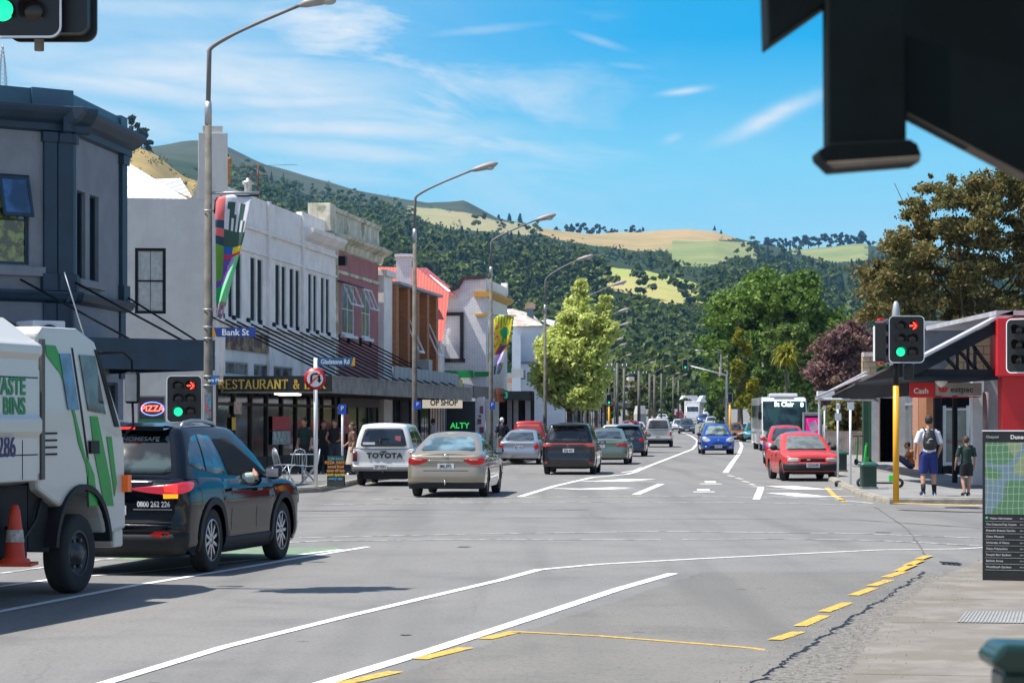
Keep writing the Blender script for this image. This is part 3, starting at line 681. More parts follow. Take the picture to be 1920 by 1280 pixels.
def wall(mb, M, u0, u1, z0, z1, ops=(), dep=.16, mi=0, mr=None, thick=.25, topcap=True):
    """wall sheet at depth 0 with real openings, their reveals, a top and a back"""
    us = sorted({u0, u1, *[o[0] for o in ops], *[o[1] for o in ops]}); zs = sorted({z0, z1, *[o[2] for o in ops], *[o[3] for o in ops]})
    us = [u for u in us if u0 <= u <= u1]; zs = [z for z in zs if z0 <= z <= z1]
    P = lambda u, d, z: M @ Vector((u, d, z))
    for a, b in zip(us[:-1], us[1:]):
        for c_, d_ in zip(zs[:-1], zs[1:]):
            mu, mz = (a+b)/2, (c_+d_)/2
            if any(o[0] < mu < o[1] and o[2] < mz < o[3] for o in ops): continue
            mb.quad(P(a, 0, c_), P(b, 0, c_), P(b, 0, d_), P(a, 0, d_), mi)
    for (a, b, c_, d_) in [o[:4] for o in ops]:
        m2 = mi if mr is None else mr
        mb.quad(P(a, 0, c_), P(a, dep, c_), P(a, dep, d_), P(a, 0, d_), m2); mb.quad(P(b, 0, c_), P(b, dep, c_), P(b, dep, d_), P(b, 0, d_), m2)
        mb.quad(P(a, 0, c_), P(b, 0, c_), P(b, dep, c_), P(a, dep, c_), m2); mb.quad(P(a, 0, d_), P(b, 0, d_), P(b, dep, d_), P(a, dep, d_), m2)
    if topcap:
        mb.quad(P(u0, 0, z1), P(u1, 0, z1), P(u1, thick, z1), P(u0, thick, z1), mi)
    mb.quad(P(u0, thick, z0), P(u1, thick, z0), P(u1, thick, z1), P(u0, thick, z1), mi) if not ops else None
    mb.quad(P(u0, 0, z0), P(u0, thick, z0), P(u0, thick, z1), P(u0, 0, z1), mi); mb.quad(P(u1, 0, z0), P(u1, thick, z0), P(u1, thick, z1), P(u1, 0, z1), mi)
def mbox(mb, M, u0, u1, d0, d1, z0, z1, mi=0): mb.box(u0, u1, d0, d1, z0, z1, mi, M)
def band(mb, M, u0, u1, prof, mi=0):
    """moulding: profile of (depth, z), negative depth sticks out of the wall"""
    mb.prism(prof, u0, u1, 'x', mi, M)
def window(root, M, o, fm, gm, nx=1, nz=2, fw=.06, dep=.1, bars=.035, name='window', label=None, curtain=None):
    u0, u1, z0, z1 = o[:4]; mb = MB()
    for b in ((u0, u0+fw, z0, z1), (u1-fw, u1, z0, z1), (u0+fw, u1-fw, z0, z0+fw), (u0+fw, u1-fw, z1-fw, z1)): mbox(mb, M, b[0], b[1], dep-.03, dep+.04, b[2], b[3])
    for i in range(1, nx):
        u = u0+(u1-u0)*i/nx; mbox(mb, M, u-bars/2, u+bars/2, dep-.02, dep+.03, z0+fw, z1-fw)
    for i in range(1, nz):
        z = z0+(z1-z0)*i/nz; mbox(mb, M, u0+fw, u1-fw, dep-.015, dep+.03, z-bars/2, z+bars/2)
    wn = mb.build(name, fm, root)
    if label: wn['label'] = label
    p = MB(); mbox(p, M, u0+fw*.5, u1-fw*.5, dep+.012, dep+.02, z0+fw*.5, z1-fw*.5); p.build('pane', gm, wn)
    if curtain:
        cb = MB(); n = 14
        for (a, b) in ((u0+fw, u0+(u1-u0)*.48), (u0+(u1-u0)*.52, u1-fw)):
            for i in range(n):
                x0, x1 = a+(b-a)*i/n, a+(b-a)*(i+1)/n; d0 = dep+.006-(.012 if i % 2 else 0); d1 = dep+.006-(0 if i % 2 else .012)
                cb.quad(M @ Vector((x0, d0, z0+fw)), M @ Vector((x1, d1, z0+fw)), M @ Vector((x1, d1, z1-fw)), M @ Vector((x0, d0, z1-fw)))
        cb.build('curtain', curtain, wn)
    return wn
def bld(name, label, cat='building', group=None):
    return empty(name, (0, 0, 0), 0, label, cat, group)
I4 = Matrix.Identity(4)
# paints
GREYBLUE = mat('grey blue render', (.205, .22, .25), .85, var=.1, scale=1.5, bump=.25, streaks=.2)
NAVY = mat('dark blue trim paint', (.012, .036, .066), .55, var=.2, scale=2, streaks=.15)
NAVYL = mat('blue parapet sheet', (.035, .11, .17), .5, var=.15, scale=1)
CREAM = mat('off white render', (.66, .62, .57), .85, var=.07, scale=1.2, bump=.35, bscale=5, streaks=.18)
OWHITE = mat('stained white render', (.84, .79, .75), .8, var=.1, scale=1.2, bump=.2, streaks=.4)
LICHEN = mat('lichen stained plaster', (.60, .57, .45), .9, var=.25, scale=1.6, bump=.4, streaks=.7, col2=(.30, .30, .20), thr=.56)
PINK = mat('dusky pink render', (.38, .15, .15), .85, var=.12, scale=1.4, streaks=.25)
BRICKO = brick_mat('orange brick', (.54, .20, .06), (.42, .14, .045), (.22, .17, .13))
BRICKW = brick_mat('white painted brick', (.88, .87, .88), (.84, .83, .84), (.55, .56, .58), rough=.6, bump=.8)
DWIN = glass_mat('dark upstairs glass', (.004, .005, .007), .5, .3, spec=.08)
GREYG = glass_mat('grey shop glass', (.10, .11, .13), .1, .5)
CURT = mat('net curtain', (.50, .50, .47), .9, var=.15, scale=6)
WHITEROOF = corrugated('white corrugated iron', (.80, .80, .82), .2); REDROOF = corrugated('red corrugated iron', (.55, .10, .07), .16, strong=.12)
GREYROOF = corrugated('grey corrugated iron', (.40, .42, .44), .1)
DARKIN = mat('dark shop interior', (.02, .018, .016), .8, var=.5, scale=1.5)
WEATH = mat('weathered grey fascia', (.21, .20, .185), .85, var=.3, scale=2.5, bump=.3, streaks=.6)
# ================= dark blue corner building =================
b1 = bld('corner_building', 'two storey grey building with dark blue pilasters and cornice on the left')
pc = (-10.42, 54.0); A = Frame(pc, (-9.97+.02, 58.7)); S = Frame((W(-420, 0, 49.8).x, 49.8), pc); MA, MS = A.M(), S.M()
LS, LA = S.L, A.L
def zc(py): return S.at(128, py)[1]
zt, zcor0, zcor1, zw, zst0, zst1 = zc(172), zc(252), zc(206), zc(252), zc(569), zc(548)
u = lambda px, py=400: S.at(px, py); a_ = lambda px, py=400: A.at(px, py)
ops = []
for (l, r) in ((-8, 55), (-200, -130), (-330, -265)): ops.append((u(l)[0], u(r)[0], zc(500), zc(334)))
opA = [(a_(144)[0], a_(160)[0], a_(150, 522)[1], a_(150, 358)[1]), (a_(168)[0], a_(185)[0], a_(150, 522)[1], a_(150, 358)[1])]
mb = MB(); wall(mb, MS, 0, LS, 2.95, zt-.02, ops); wall(mb, MA, 0, LA, 2.95, zt-.02, opA)
wall(mb, MS, 0, LS, 0, .5, [], mi=0); mbox(mb, MA, 0, LA, .25, 9, 0.0, 8.6)
mb.build('wall', [GREYBLUE], b1)
glass_mat('glass painted with sky reflection', (.03, .10, .22), .03, .5, 1.5, .9)  # blue of the reflected sky is put into the pane colour
for o in ops:
    wn = window(b1, MS, o, NAVY, glass_mat('glass painted with tree reflection', (.10, .13, .03), .08, .85, 5), 1, 2, .07)  # yellow green tree reflection painted as mottled pane colour
    # opened top sash leaning out
    sb = MB(); zz0, zz1 = o[3]-(o[3]-o[2])*.5, o[3]-.06
    Mx = MS @ Matrix.Translation((o[0]+.04, -.03, zz1)) @ Matrix.Rotation(R(-17), 4, 'X'); hgt = zz1-zz0; wd = o[1]-o[0]-.08
    for bx in ((0, .07, 0, -hgt), (wd-.07, wd, 0, -hgt), (.07, wd-.07, -hgt, -hgt+.08), (.07, wd-.07, -.07, 0)): sb.box(bx[0], bx[1], -.05, 0, min(bx[2:]), max(bx[2:]), 0, Mx)
    sa = sb.build('sash', NAVY, wn); g = MB().box(.05, wd-.05, -.035, -.02, -hgt+.05, -.04, 0, Mx); g.build('pane', glass_mat('glass painted with sky reflection'), wn)
for o in opA: window(b1, MA, o, NAVY, DWIN, 1, 1, .04, .12)
mb = MB()
PRO = [(0, zcor0), (-.12, zcor0+.05), (-.12, zcor0+.2), (-.3, zcor0+.28), (-.45, zcor0+.42), (-.5, zcor1-.08), (-.5, zcor1), (0, zcor1+.03)]
band(mb, MS, 0, LS+.5, PRO); band(mb, MA, -.5, LA+.45, PRO)
PS = [(0, zst0), (-.18, zst0+.08), (-.26, zst1-.04), (-.26, zst1), (0, zst1+.03)]
band(mb, MS, 0, LS+.26, PS); band(mb, MA, -.26, LA+.3, PS)
band(mb, MS, 0, LS, [(-.02, 2.95), (-.08, 2.95), (-.08, 3.1), (-.02, 3.1)])
for M_, us_ in ((MS, [(u(80)[0], u(104)[0]), (u(106)[0], LS+.06), (u(-95)[0], u(-70)[0]), (u(-240)[0], u(-215)[0])]), (MA, [(-.06, .22), (LA-.42, LA+.04)])):
    for (x0, x1) in us_:
        mbox(mb, M_, x0, x1, -.1, .0, zst1+.02, zcor0); mbox(mb, M_, x0-.06, x1+.06, -.16, .02, zst1+.02, zst1+.42); mbox(mb, M_, x0-.05, x1+.05, -.15, .02, zcor0-.22, zcor0+.01)
        mbox(mb, M_, x0, x1, -.06, .0, 2.7, zst0)
mb.build('cornice', NAVY, b1, bevel=.01)
mb = MB(); ou = ops
for o in ops: mb = MB(); mbox(mb, MS, o[0]-.2, o[1]+.35, -.14, .0, o[2]-.26, o[2]-.04); mb.build('window_sill', GREYBLUE, b1, bevel=.01)
mb = MB()
mbox(mb, MA, opA[0][0]-.15, opA[1][1]+.2, -.14, 0, opA[0][2]-.2, opA[0][2]-.02)
mb.build('window_sill', GREYBLUE, b1, bevel=.01)
mb = MB(); mbox(mb, MS, 0, LS-.3, -.04, .1, zcor1+.04, zt); mbox(mb, MA, .05, LA-.2, -.04, .1, zcor1+.04, zt-.04)
mbox(mb, MS, LS-1.0, LS+.06, -.1, .3, zcor1+.04, zt+.02); mbox(mb, MA, LA-.55, LA+.05, -.1, .5, zcor1+.04, zt+.0)
mb.build('parapet', NAVYL, b1, bevel=.01)
# awning with dark blue fascia
Vd = 2.6; mb = MB()
zf0, zf1 = 2.6, 3.32
fa = S.at(0, 692, -Vd); zf0 = S.at(240, 692, -Vd)[1]; zf1 = S.at(240, 634, -Vd)[1]
mbox(mb, MS, -2, LS+2.4, -Vd-.05, -Vd, zf0, zf1, 0); mbox(mb, MS, -2, LS+2.4, -Vd, 0, zf0+.25, zf0+.33, 1)
mb.box(LS+2.35, LS+2.4, -Vd, 9, zf0, zf1, 0, MS)
mb.box(LS, LS+2.36, -.1, 9, zf0+.25, zf0+.33, 1, MS)
mb.build('awning', [NAVY, mat('awning soffit', (.2, .21, .22), .8)], b1)
mb = MB()
for x in (LS-6.5, LS-3.6, LS-1.3, LS+.05): MB().tube([MS @ Vector((x, -.12, zst1+.25)), MS @ Vector((x+1.55, -Vd+.05, zf1-.02))], .028, 6).build('tie_rod', BLACK, b1)
mb.tube([MA @ Vector((LA-.1, -.1, zst1+.15)), MA @ Vector((LA-.1, -2.2, zf1))], .028, 6)
mb.build('tie_rod', BLACK, b1)
# shopfront under the awning
mb = MB(); opS = [(LS-9, LS-5.2, .5, 2.6), (LS-4.8, LS-3.2, .1, 2.6), (LS-2.9, LS-.4, .5, 2.6)]
wall(mb, MS, 0, LS, 0.5, 2.95, [(a, b, max(.5, c_), d) for a, b, c_, d in opS]); wall(mb, MA, 0, LA, 0, 2.95, [(.5, LA-.5, .5, 2.6)])
mb.build('shopfront', GREYBLUE, b1)
for o in opS: window(b1, MS, (o[0], o[1], .5, 2.6), NAVY, GLASS, 2, 1, .07)
window(b1, MA, (.5, LA-.5, .5, 2.6), NAVY, GLASS, 2, 1, .07)
mb = MB(); p = S.at(82, 625, -1.2); mbox(mb, MS, p[0]-.45, p[0]+.35, -1.6, -.7, zf0+.34, zf0+1.1); ac = mb.build('air_conditioner', WHITEP, b1, bevel=.03)
fb = MB(); fb.lathe([(.02, -1.62), (.28, -1.62), (.29, -1.66), (.25, -1.66), (.24, -1.64), (.02, -1.64)], 20, 'y', (p[0]-.08, 0, zf0+.72), 0, True, MS); fb.build('fan_grille', BLACK, ac)
# ================= white restaurant building =================
Y2 = 69.4; P2 = (W(405, 0, Y2).x, Y2); e2_ = (W(629, 0, 86.6).x, 86.6); A = Frame(P2, e2_); MA = A.M(); LA = A.L
S = Frame((W(60, 0, 68.6).x, 68.6), P2); MS = S.M(); LS = S.L
b2 = bld('restaurant_building', 'white two storey restaurant building with narrow black windows and plain end wall')
zp = 8.85
mb = MB(); wo = (S.at(253, 0)[0], S.at(311, 0)[0], S.at(280, 588)[1], S.at(280, 465)[1]); zr = S.at(300, 372)[1]
po = (S.at(258, 0)[0], S.at(310, 0)[0], S.at(280, 800)[1]-.1, S.at(280, 742)[1])
wall(mb, MS, 0, LS, 0, zr, [wo, po], .14)
# sweep up to the pier, and the pier with its step
u0, u1, u2 = S.at(352, 300)[0], S.at(372, 300)[0], LS+.35; zpier = S.at(385, 250)[1]; zst = S.at(385, 236)[1]
poly = [(u0, zr-.01)] + [(u0+(u1-u0)*math.sin(t), zr + .9*(1-math.cos(t))) for t in np.linspace(.1, math.pi/2, 8)] + [(u1, zr-.01)]
mb.prism(poly, 0, .25, 'y', 0, MS)
mbox(mb, MS, u1, u2, -.03, .5, zr-.005, zpier); mbox(mb, MS, u1+.12, u2-.15, .02, .4, zpier, zst)
mb.build('end_wall', CREAM, b2)
window(b2, MS, wo, BLACK, GREYG, 1, 2, .09, .06, .05, curtain=CURT)
pw = window(b2, MS, po, mat('grey window surround', (.2, .2, .2), .7), mat('dark menu board', (.06, .055, .05), .6), 1, 1, .05, .05, label='window with a pizza neon')
# neon
c_u, c_z = S.at(286, 766); nm_ = MB(); ring = [MS @ Vector((c_u+.34*math.cos(t), -.02, c_z+.2*math.sin(t))) for t in np.linspace(0, 6.2832, 28)]
nm_.tube(ring, .012, 5); nn = nm_.build('neon_ring', lamp_mat('blue neon', (.15, .3, 1), 1.6), pw)
tx = text('PIZZA', 'neon_lettering', .25, lamp_mat('red neon', (1, .12, .08), 2.2), pw, MS @ Vector((c_u, -.03, c_z)), (R(90), 0, S.d.to_track_quat('X', 'Z').to_euler().z), .006, .004)
mb = MB(); p = S.at(285, 795); mbox(mb, MS, po[0]+.05, po[1]-.05, -.01, .04, p[1]-.12, p[1]+.16); mb.build('green_panel', mat('green panel', (.03, .2, .1), .5), pw)
# street facade
ops = []
for (x0, x1) in ((428, 438), (442, 453.5), (469.5, 479.7), (482.6, 493), (516.3, 525.7), (528, 536.6), (543, 552), (554, 562.3), (578, 585.4), (587.6, 594.6), (601.7, 608.8), (611, 618)):
    ops.append((A.at(x0, 0)[0], A.at(x1, 0)[0], 4.82, 6.9))
lows = [(A.at(419, 0)[0], A.at(466, 0)[0], 3.05, A.at(440, 678)[1]), (A.at(476, 0)[0], A.at(502, 0)[0], 3.05, A.at(440, 678)[1]), (A.at(513, 0)[0], A.at(549, 0)[0], 3.05, A.at(440, 678)[1]), (A.at(576, 0)[0], A.at(612, 0)[0], 3.05, A.at(440, 678)[1])]
mb = MB(); wall(mb, MA, 0, LA, 2.9, zp, ops+lows, .14); mbox(mb, MA, .02, LA-.02, 2.6, 12, 0, 6.0)
for px in (415, 502, 566): q = A.at(px, 0)[0]; mbox(mb, MA, q-.14, q+.14, -.09, -.003, 2.9, zp+.02)
band(mb, MA, .14, LA, [(-.002, 7.75), (-.08, 7.75), (-.1, 7.85), (-.002, 7.87)]); band(mb, MA, .14, LA, [(-.002, 7.02), (-.06, 7.02), (-.06, 7.1), (-.002, 7.1)]); band(mb, MA, .14, LA, [(-.002, 4.6), (-.12, 4.62), (-.12, 4.74), (-.002, 4.78)])
q0 = A.at(566, 0)[0]; band(mb, MA, q0, LA+.1, [(-.002, 8.0), (-.2, 8.1), (-.42, 8.3), (-.45, 8.42), (-.002, 8.45)]); mbox(mb, MA, q0, LA, -.01, .2, 8.45, 9.0)
mb.build('wall', OWHITE, b2)
for o in ops: window(b2, MA, o, WHITEP, DWIN, 1, 1, .03, .05)
for o in lows: window(b2, MA, o, STEEL, GREYG, 2, 1, .05, .06)
mb = MB(); q0, q1 = A.at(419, 0)[0], A.at(504, 0)[0]; z0, z1 = A.at(450, 657)[1], A.at(450, 634)[1]; mbox(mb, MA, q0, q1, -.06, -.01, z0, z1+.2, 0)
pn = mb.build('mural_board', mat('faded landscape mural', (.34, .24, .12), .7, var=.4, scale=3, col2=(.10, .045, .05), thr=.47), b2)
# roofs behind the end wall, chimney pots, vent, aerial
rb = MB(); hy = 73
pk = [W(225, 372, hy), W(228, 303, hy+5), W(236, 305, hy+5), W(352, 372, hy)]
rb.add([W(200, 373, hy), W(352, 373, hy), W(238, 304, hy+5), W(180, 304, hy+5)], [(0, 1, 2, 3)]); rb.add([W(352, 373, hy), W(345, 373, hy+14), W(200, 306, hy+14), W(238, 304, hy+5)], [(0, 1, 2, 3)])
rb.add([W(290, 342, hy+5), W(362, 372, hy+5.5), W(338, 334, hy+10), W(292, 336, hy+10)], [(0, 1, 2, 3)]); rb.add([W(362, 372, hy+5.5), W(360, 372, hy+16), W(336, 350, hy+16), W(338, 334, hy+10)], [(0, 1, 2, 3)])
rb.build('roof', WHITEROOF, b2)
POT = mat('terracotta pot', (.42, .17, .04), .8, var=.3, scale=5)
def pot(px, py, Y, w_, h_, name='chimney_pot', par=None):
    p = W(px, py, Y); k = Y/F; mb = MB().lathe([(w_*.45*k, 0), (w_*.36*k, h_*.1*k), (w_*.34*k, h_*.75*k), (w_*.5*k, h_*.8*k), (w_*.5*k, h_*.92*k), (w_*.3*k, h_*k), (.01, h_*k)], 14, 'z', p); return mb.build(name, POT, par or b2)
pot(426, 345, 73, 17, 50); pot(559, 412, 84, 12, 14); pot(572, 420, 85, 8, 8)
mb = MB().tube([W(426, 297, 73), W(426, 289, 73)], .05, 8); mb.build('chimney_cowl', BLACK, b2)
mb = MB(); rl = [W(415, 352, 70.5), W(560, 424, 83), W(560, 440, 83.5), W(415, 400, 70.8)]
p = W(465, 362, 76); mb = MB().lathe([(.02, .5), (.06, .48), (.07, .42), (.2, .38), (.2, .3), (.12, .27), (.12, 0)], 14, 'z', p); mb.build('roof_vent', STEEL, b2)
p = W(484, 372, 76); mb = MB().tube([p, p+Vector((0, 0, 1.15))], .025, 6); mb.tube([p+Vector((-1, 0, 1.05)), p+Vector((1.3, 0, 1.12))], .008, 4)
for i in range(6): mb.tube([p+Vector((-.25+.1*i, -.3, .75)), p+Vector((-.25+.1*i, .3, .75))], .012, 4)
mb.tube([p+Vector((-.3, 0, .75)), p+Vector((.3, 0, .75))], .015, 4); mb.build('aerial', mat('rusty red iron', (.16, .04, .03), .8), b2)
# ground floor: dark shop interior, posts, glass
mb = MB(); mbox(mb, MA, .2, LA, 2.2, 2.4, 0, 2.9); mbox(mb, MA, 0, LA, 0, 2.4, 2.86, 2.9); mb.build('shop_back_wall', DARKIN, b2)
SH = mat('dark brown joinery', (.035, .025, .02), .6)
mb = MB(); 
for q in list(np.linspace(.1, LA-.1, 9)): mbox(mb, MA, q-.07, q+.07, -.02, .12, 0, 2.9)
mbox(mb, MA, .1, LA-.1, 0, .1, 0, .45); mbox(mb, MA, .1, LA-.1, 0, .08, 2.1, 2.2); mb.build('shopfront', SH, b2)
mb = MB(); mbox(mb, MA, .1, LA-.1, .05, .06, .45, 2.86); mb.build('shop_window', glass_mat('shop glass', (.012, .011, .010), .08, .7, spec=.25), b2)
mb = MB(); mbox(mb, MS, LS-.4, LS-.02, -.09, -.01, 0, 3.6); mb.build('corner_pilaster', CREAM, b2)
# verandah
V2d = 3.45; x0v = .55; mb = MB(); zb, zt2 = 2.47, 2.98
vL = LA + 11.6
mbox(mb, MA, x0v, vL, -V2d, -V2d+.07, zb, zt2, 0); mbox(mb, MA, x0v, x0v+.07, -V2d+.07, -.005, zb, zt2-.01, 0)
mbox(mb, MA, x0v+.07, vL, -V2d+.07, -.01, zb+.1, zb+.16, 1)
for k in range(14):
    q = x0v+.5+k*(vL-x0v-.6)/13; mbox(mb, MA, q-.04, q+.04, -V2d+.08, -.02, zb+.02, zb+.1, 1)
mbox(mb, MA, x0v-.02, vL, -V2d-.03, -V2d-.002, zt2-.03, zt2+.03, 0)
ver = empty('shop_verandah', (0, 0, 0), 0, 'long weathered grey street verandah hung below the restaurant and the pink shop', 'verandah')
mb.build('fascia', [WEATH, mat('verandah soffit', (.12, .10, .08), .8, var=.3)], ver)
mb = MB(); q0 = A.at(560, 0, 0)[0]
mbox(mb, MA, 14, vL, -2.9, -2.8, zt2+.01, zt2+.62); mb.build('roof_sheet', corrugated('blue grey iron', (.24, .28, .33), .12), ver)
mb = MB()
tie = [1.8, 3.2, 4.6, 6.4, 8.0, 9.9, 11.5, 13.4, 15.0, 16.6, 18.6, 20.3, 22.2, 24.5, 26.5]
for i, q in enumerate(tie): mb = MB(); mb.tube([MA @ Vector((q-2.6, -.05, 4.75)), MA @ Vector((q, -V2d+.25, zt2+.03))], .03, 6); mb.box(q-2.68, q-2.52, -.1, 0, 4.6, 4.9, 0, MA); mb.build('tie_rod', BLACK, ver)
lab = {'w': 3.5}
mb = MB(); mbox(mb, MA, x0v-.05, x0v-.005, -V2d-.02, -.1, zb+.05, zt2+.01); sgn = mb.build('restaurant_sign', mat('black sign board', (.012, .012, .012), .5), None); tag(sgn, 'long black RESTAURANT & BAR sign board on the verandah end', 'sign')
th = math.atan2(-A.q.y, -A.q.x)
tpos = MA @ Vector((x0v-.056, -V2d/2+.08, zb+.27))
GOLD = mat('gold lettering', (.62, .42, .06), .5)
def serif(body, mb, H, M):
    """heavy roman capitals with serifs, drawn as strokes in a plane"""
    S_ = {'R': ([[(0, 0), (0, 1)], [(0, 1), (.45, 1), (.62, .88), (.62, .66), (.45, .52), (0, .52)], [(.3, .52), (.72, 0)]], .74), 'E': ([[(0, 0), (0, 1)], [(0, 1), (.58, 1)], [(0, .52), (.45, .52)], [(0, 0), (.62, 0)]], .66),
          'S': ([[(.55, .82), (.45, .97), (.2, 1), (.05, .88), (.05, .68), (.2, .55), (.42, .45), (.56, .3), (.5, .08), (.32, 0), (.12, .02), (.02, .2)]], .6), 'T': ([[(.36, 0), (.36, 1)], [(0, .86), (0, 1), (.72, 1), (.72, .86)]], .72),
          'A': ([[(0, 0), (.38, 1), (.78, 0)], [(.15, .34), (.62, .34)]], .8), 'U': ([[(.05, 1), (.05, .25), (.18, .03), (.4, 0), (.6, .04), (.7, .25), (.7, 1)]], .76), 'N': ([[(.04, 0), (.04, 1)], [(.04, 1), (.72, 0)], [(.72, 0), (.72, 1)]], .78),
          '&': ([[(.75, .5), (.5, .08), (.25, 0), (.05, .1), (.05, .32), (.4, .62), (.48, .82), (.36, .99), (.2, .98), (.15, .8), (.3, .55), (.75, 0)]], .8), 'B': ([[(0, 0), (0, 1)], [(0, 1), (.42, 1), (.56, .88), (.56, .66), (.42, .54), (0, .54)], [(.42, .54), (.62, .42), (.62, .12), (.42, 0), (0, 0)]], .68), ' ': ([], .36)}
    x = 0; tot = sum(S_[c_][1]*.8+.22 for c_ in body)
    for ch in body:
        st, wd = S_[ch]
        for pl in st:
            for p, q in zip(pl[:-1], pl[1:]):
                p = Vector((x+p[0]*.8, p[1])); q = Vector((x+q[0]*.8, q[1])); d = (q-p).normalized(); thick = .085 if abs(d.y) > .5 else .045; nrm = Vector((-d.y, d.x))*thick; e = d*.02
                mb.add([M @ Vector(((v.x-tot/2)*H, -.012, (v.y-.5)*H)) for v in (p-nrm-e, q-nrm+e, q+nrm+e, p+nrm-e)], [(0, 1, 2, 3)])
            for e_ in (pl[0], pl[-1]):
                if e_[1] in (0, 1) and len(pl) <= 3: 
                    v = Vector((x+e_[0]*.8, e_[1])); mb.add([M @ Vector(((v.x+a-tot/2)*H, -.014, (v.y+b*(-1 if e_[1] else 1)-.5)*H)) for a, b in ((-.15, 0), (.15, 0), (.15, .06), (-.15, .06))], [(0, 1, 2, 3)])
        x += wd*.8+.22
mb = MB(); Mt = Matrix.Translation(tpos) @ Matrix.Rotation(th+math.pi if False else th, 4, 'Z')
serif('RESTAURANT & BAR', mb, .27, Mt); mb.build('lettering', GOLD, sgn)
for k, (q, r_) in enumerate(((x0v+.6, -1.9), (x0v+3.2, -1.4))):
    lb = MB(); lb.box(q-.1, q+.1, r_-.35, r_+.35, zb-.04, zb+.018, 0, MA); tag(lb.build('soffit_light', lamp_mat('soffit lamp', (1, .93, .8), 2.5)), 'flat white lamp under the verandah, %s the sign post' % ('left of' if k == 0 else 'just right of'), 'light', 'lamps under the verandah')
# posters and screens inside the restaurant window
POSTR = mat('red poster', (.6, .05, .06), .6, var=.3, scale=8)
for nm, (px0, px1, py0, py1), m_, lab_ in (('poster', (512, 545, 780, 806), mat('bright red poster', (.9, .10, .12), .6, var=.3, scale=8), 'red poster behind the restaurant glass above the tables'), ('poster', (512, 545, 808, 832), mat('pale blue menu print', (.55, .62, .70), .5, var=.6, scale=5), 'pale menu print directly below the red poster'), ('poster', (440, 454, 752, 776), mat('pink white print', (.8, .55, .55), .5, var=.5, scale=6), 'small pink and white print at the left end of the restaurant glass'), ('poster', (436, 443, 782, 806), mat('yellow print', (.85, .55, .03), .5), 'narrow yellow strip poster beside the lamp post'), ('poster', (641, 655, 776, 812), mat('red and white print', (.8, .12, .12), .5, var=.6, scale=4), 'red and white poster right of the blue parking sign')):
    if not lab_: continue
    a1 = A.at(px0, py0, -.05); a2 = A.at(px1, py1, -.05); mb = MB(); mbox(mb, MA, a1[0], a2[0], -.04, -.025, a2[1], a1[1]); q_ = mb.build(nm, m_, None); tag(q_, lab_, 'poster')
# ================= pink shop =================
p0 = (W(630, 0, 86.8).x, 86.8); p1 = (W(709, 0, 94.8).x, 94.8); A = Frame(p0, p1); MA = A.M(); LA = A.L
b3 = bld('pink_shop', 'dusky pink two storey shop with heavy lichen stained cornice')
ops = [(A.at(641, 0)[0], A.at(664, 0)[0], 4.95, 6.9), (A.at(678, 0)[0], A.at(694, 0)[0], 4.95, 6.9)]
mb = MB(); wall(mb, MA, 0, LA, 2.9, 8.1, ops, .14); mbox(mb, MA, 0, LA, .3, 12, 0, 7.9); mb.build('wall', PINK, b3)
mb = MB(); band(mb, MA, -.3, LA+.35, [(0, 8.05), (-.12, 8.1), (-.2, 8.35), (-.5, 8.5), (-.55, 8.62), (0, 8.7)]); band(mb, MA, 0, LA, [(-.001, 7.2), (-.07, 7.22), (-.07, 7.34), (-.001, 7.36)])
mbox(mb, MA, -1.9, LA-.3, -.1, .5, 8.66, 9.5); band(mb, MA, -1.95, LA-.25, [(.55, 9.45), (-.18, 9.45), (-.22, 9.6), (.55, 9.62)]); mbox(mb, MA, -2.1, -1.2, -.25, .6, 8.64, 9.66)
mbox(mb, MA, -.12, .1, -.08, 0, 2.9, 8.05); mb.build('cornice', LICHEN, b3, bevel=.012)
for o in ops:
    window(b3, MA, o, WHITEP, GREYG, 2, 2, .07, .04)
    s_ = MB(); mbox(s_, MA, o[0]-.12, o[1]+.12, -.14, .02, o[2]-.14, o[2]-.02); s_.build('window_sill', WHITEP, b3)
    hw = (o[1]-o[0]); Mx = MA @ Matrix.Translation((o[0], -.02, o[3]-.02)) @ Matrix.Rotation(R(-22), 4, 'X'); s_ = MB()
    for bx in ((0, .06, -.9, 0), (hw-.06, hw, -.9, 0), (.06, hw-.06, -.9, -.84), (.06, hw-.06, -.06, 0), (hw/2-.03, hw/2+.03, -.84, -.06)): s_.box(bx[0], bx[1], -.05, 0, bx[2], bx[3], 0, Mx)
    s_.build('open_fanlight', WHITEP, b3)
mb = MB(); mb.tube([MA @ Vector((-.25, -.12, 6.9)), MA @ Vector((4.6, -.12, 6.9))], .03, 6); mbox(mb, MA, .05, .35, -.35, 0, 7.5, 7.85); mb.build('iron_bracket', BLACK, b3)
mb = MB(); mbox(mb, MA, 0, LA, 0, .1, 0, .5); mbox(mb, MA, 0, LA, .02, .05, .5, 2.9, 1)
for q in np.linspace(.06, LA-.06, 5): mbox(mb, MA, q-.06, q+.06, -.02, .12, 0, 2.9)
mb.build('shopfront', [SH, glass_mat('shop glass')], b3)
mb = MB(); mbox(mb, MA, .3, LA-.2, -.1, -.03, 2.15, 2.5); q_ = mb.build('shop_sign', mat('black sign board', (.012, .012, .012), .5), None); tag(q_, 'black shop sign with fine pale lettering under the verandah', 'sign')
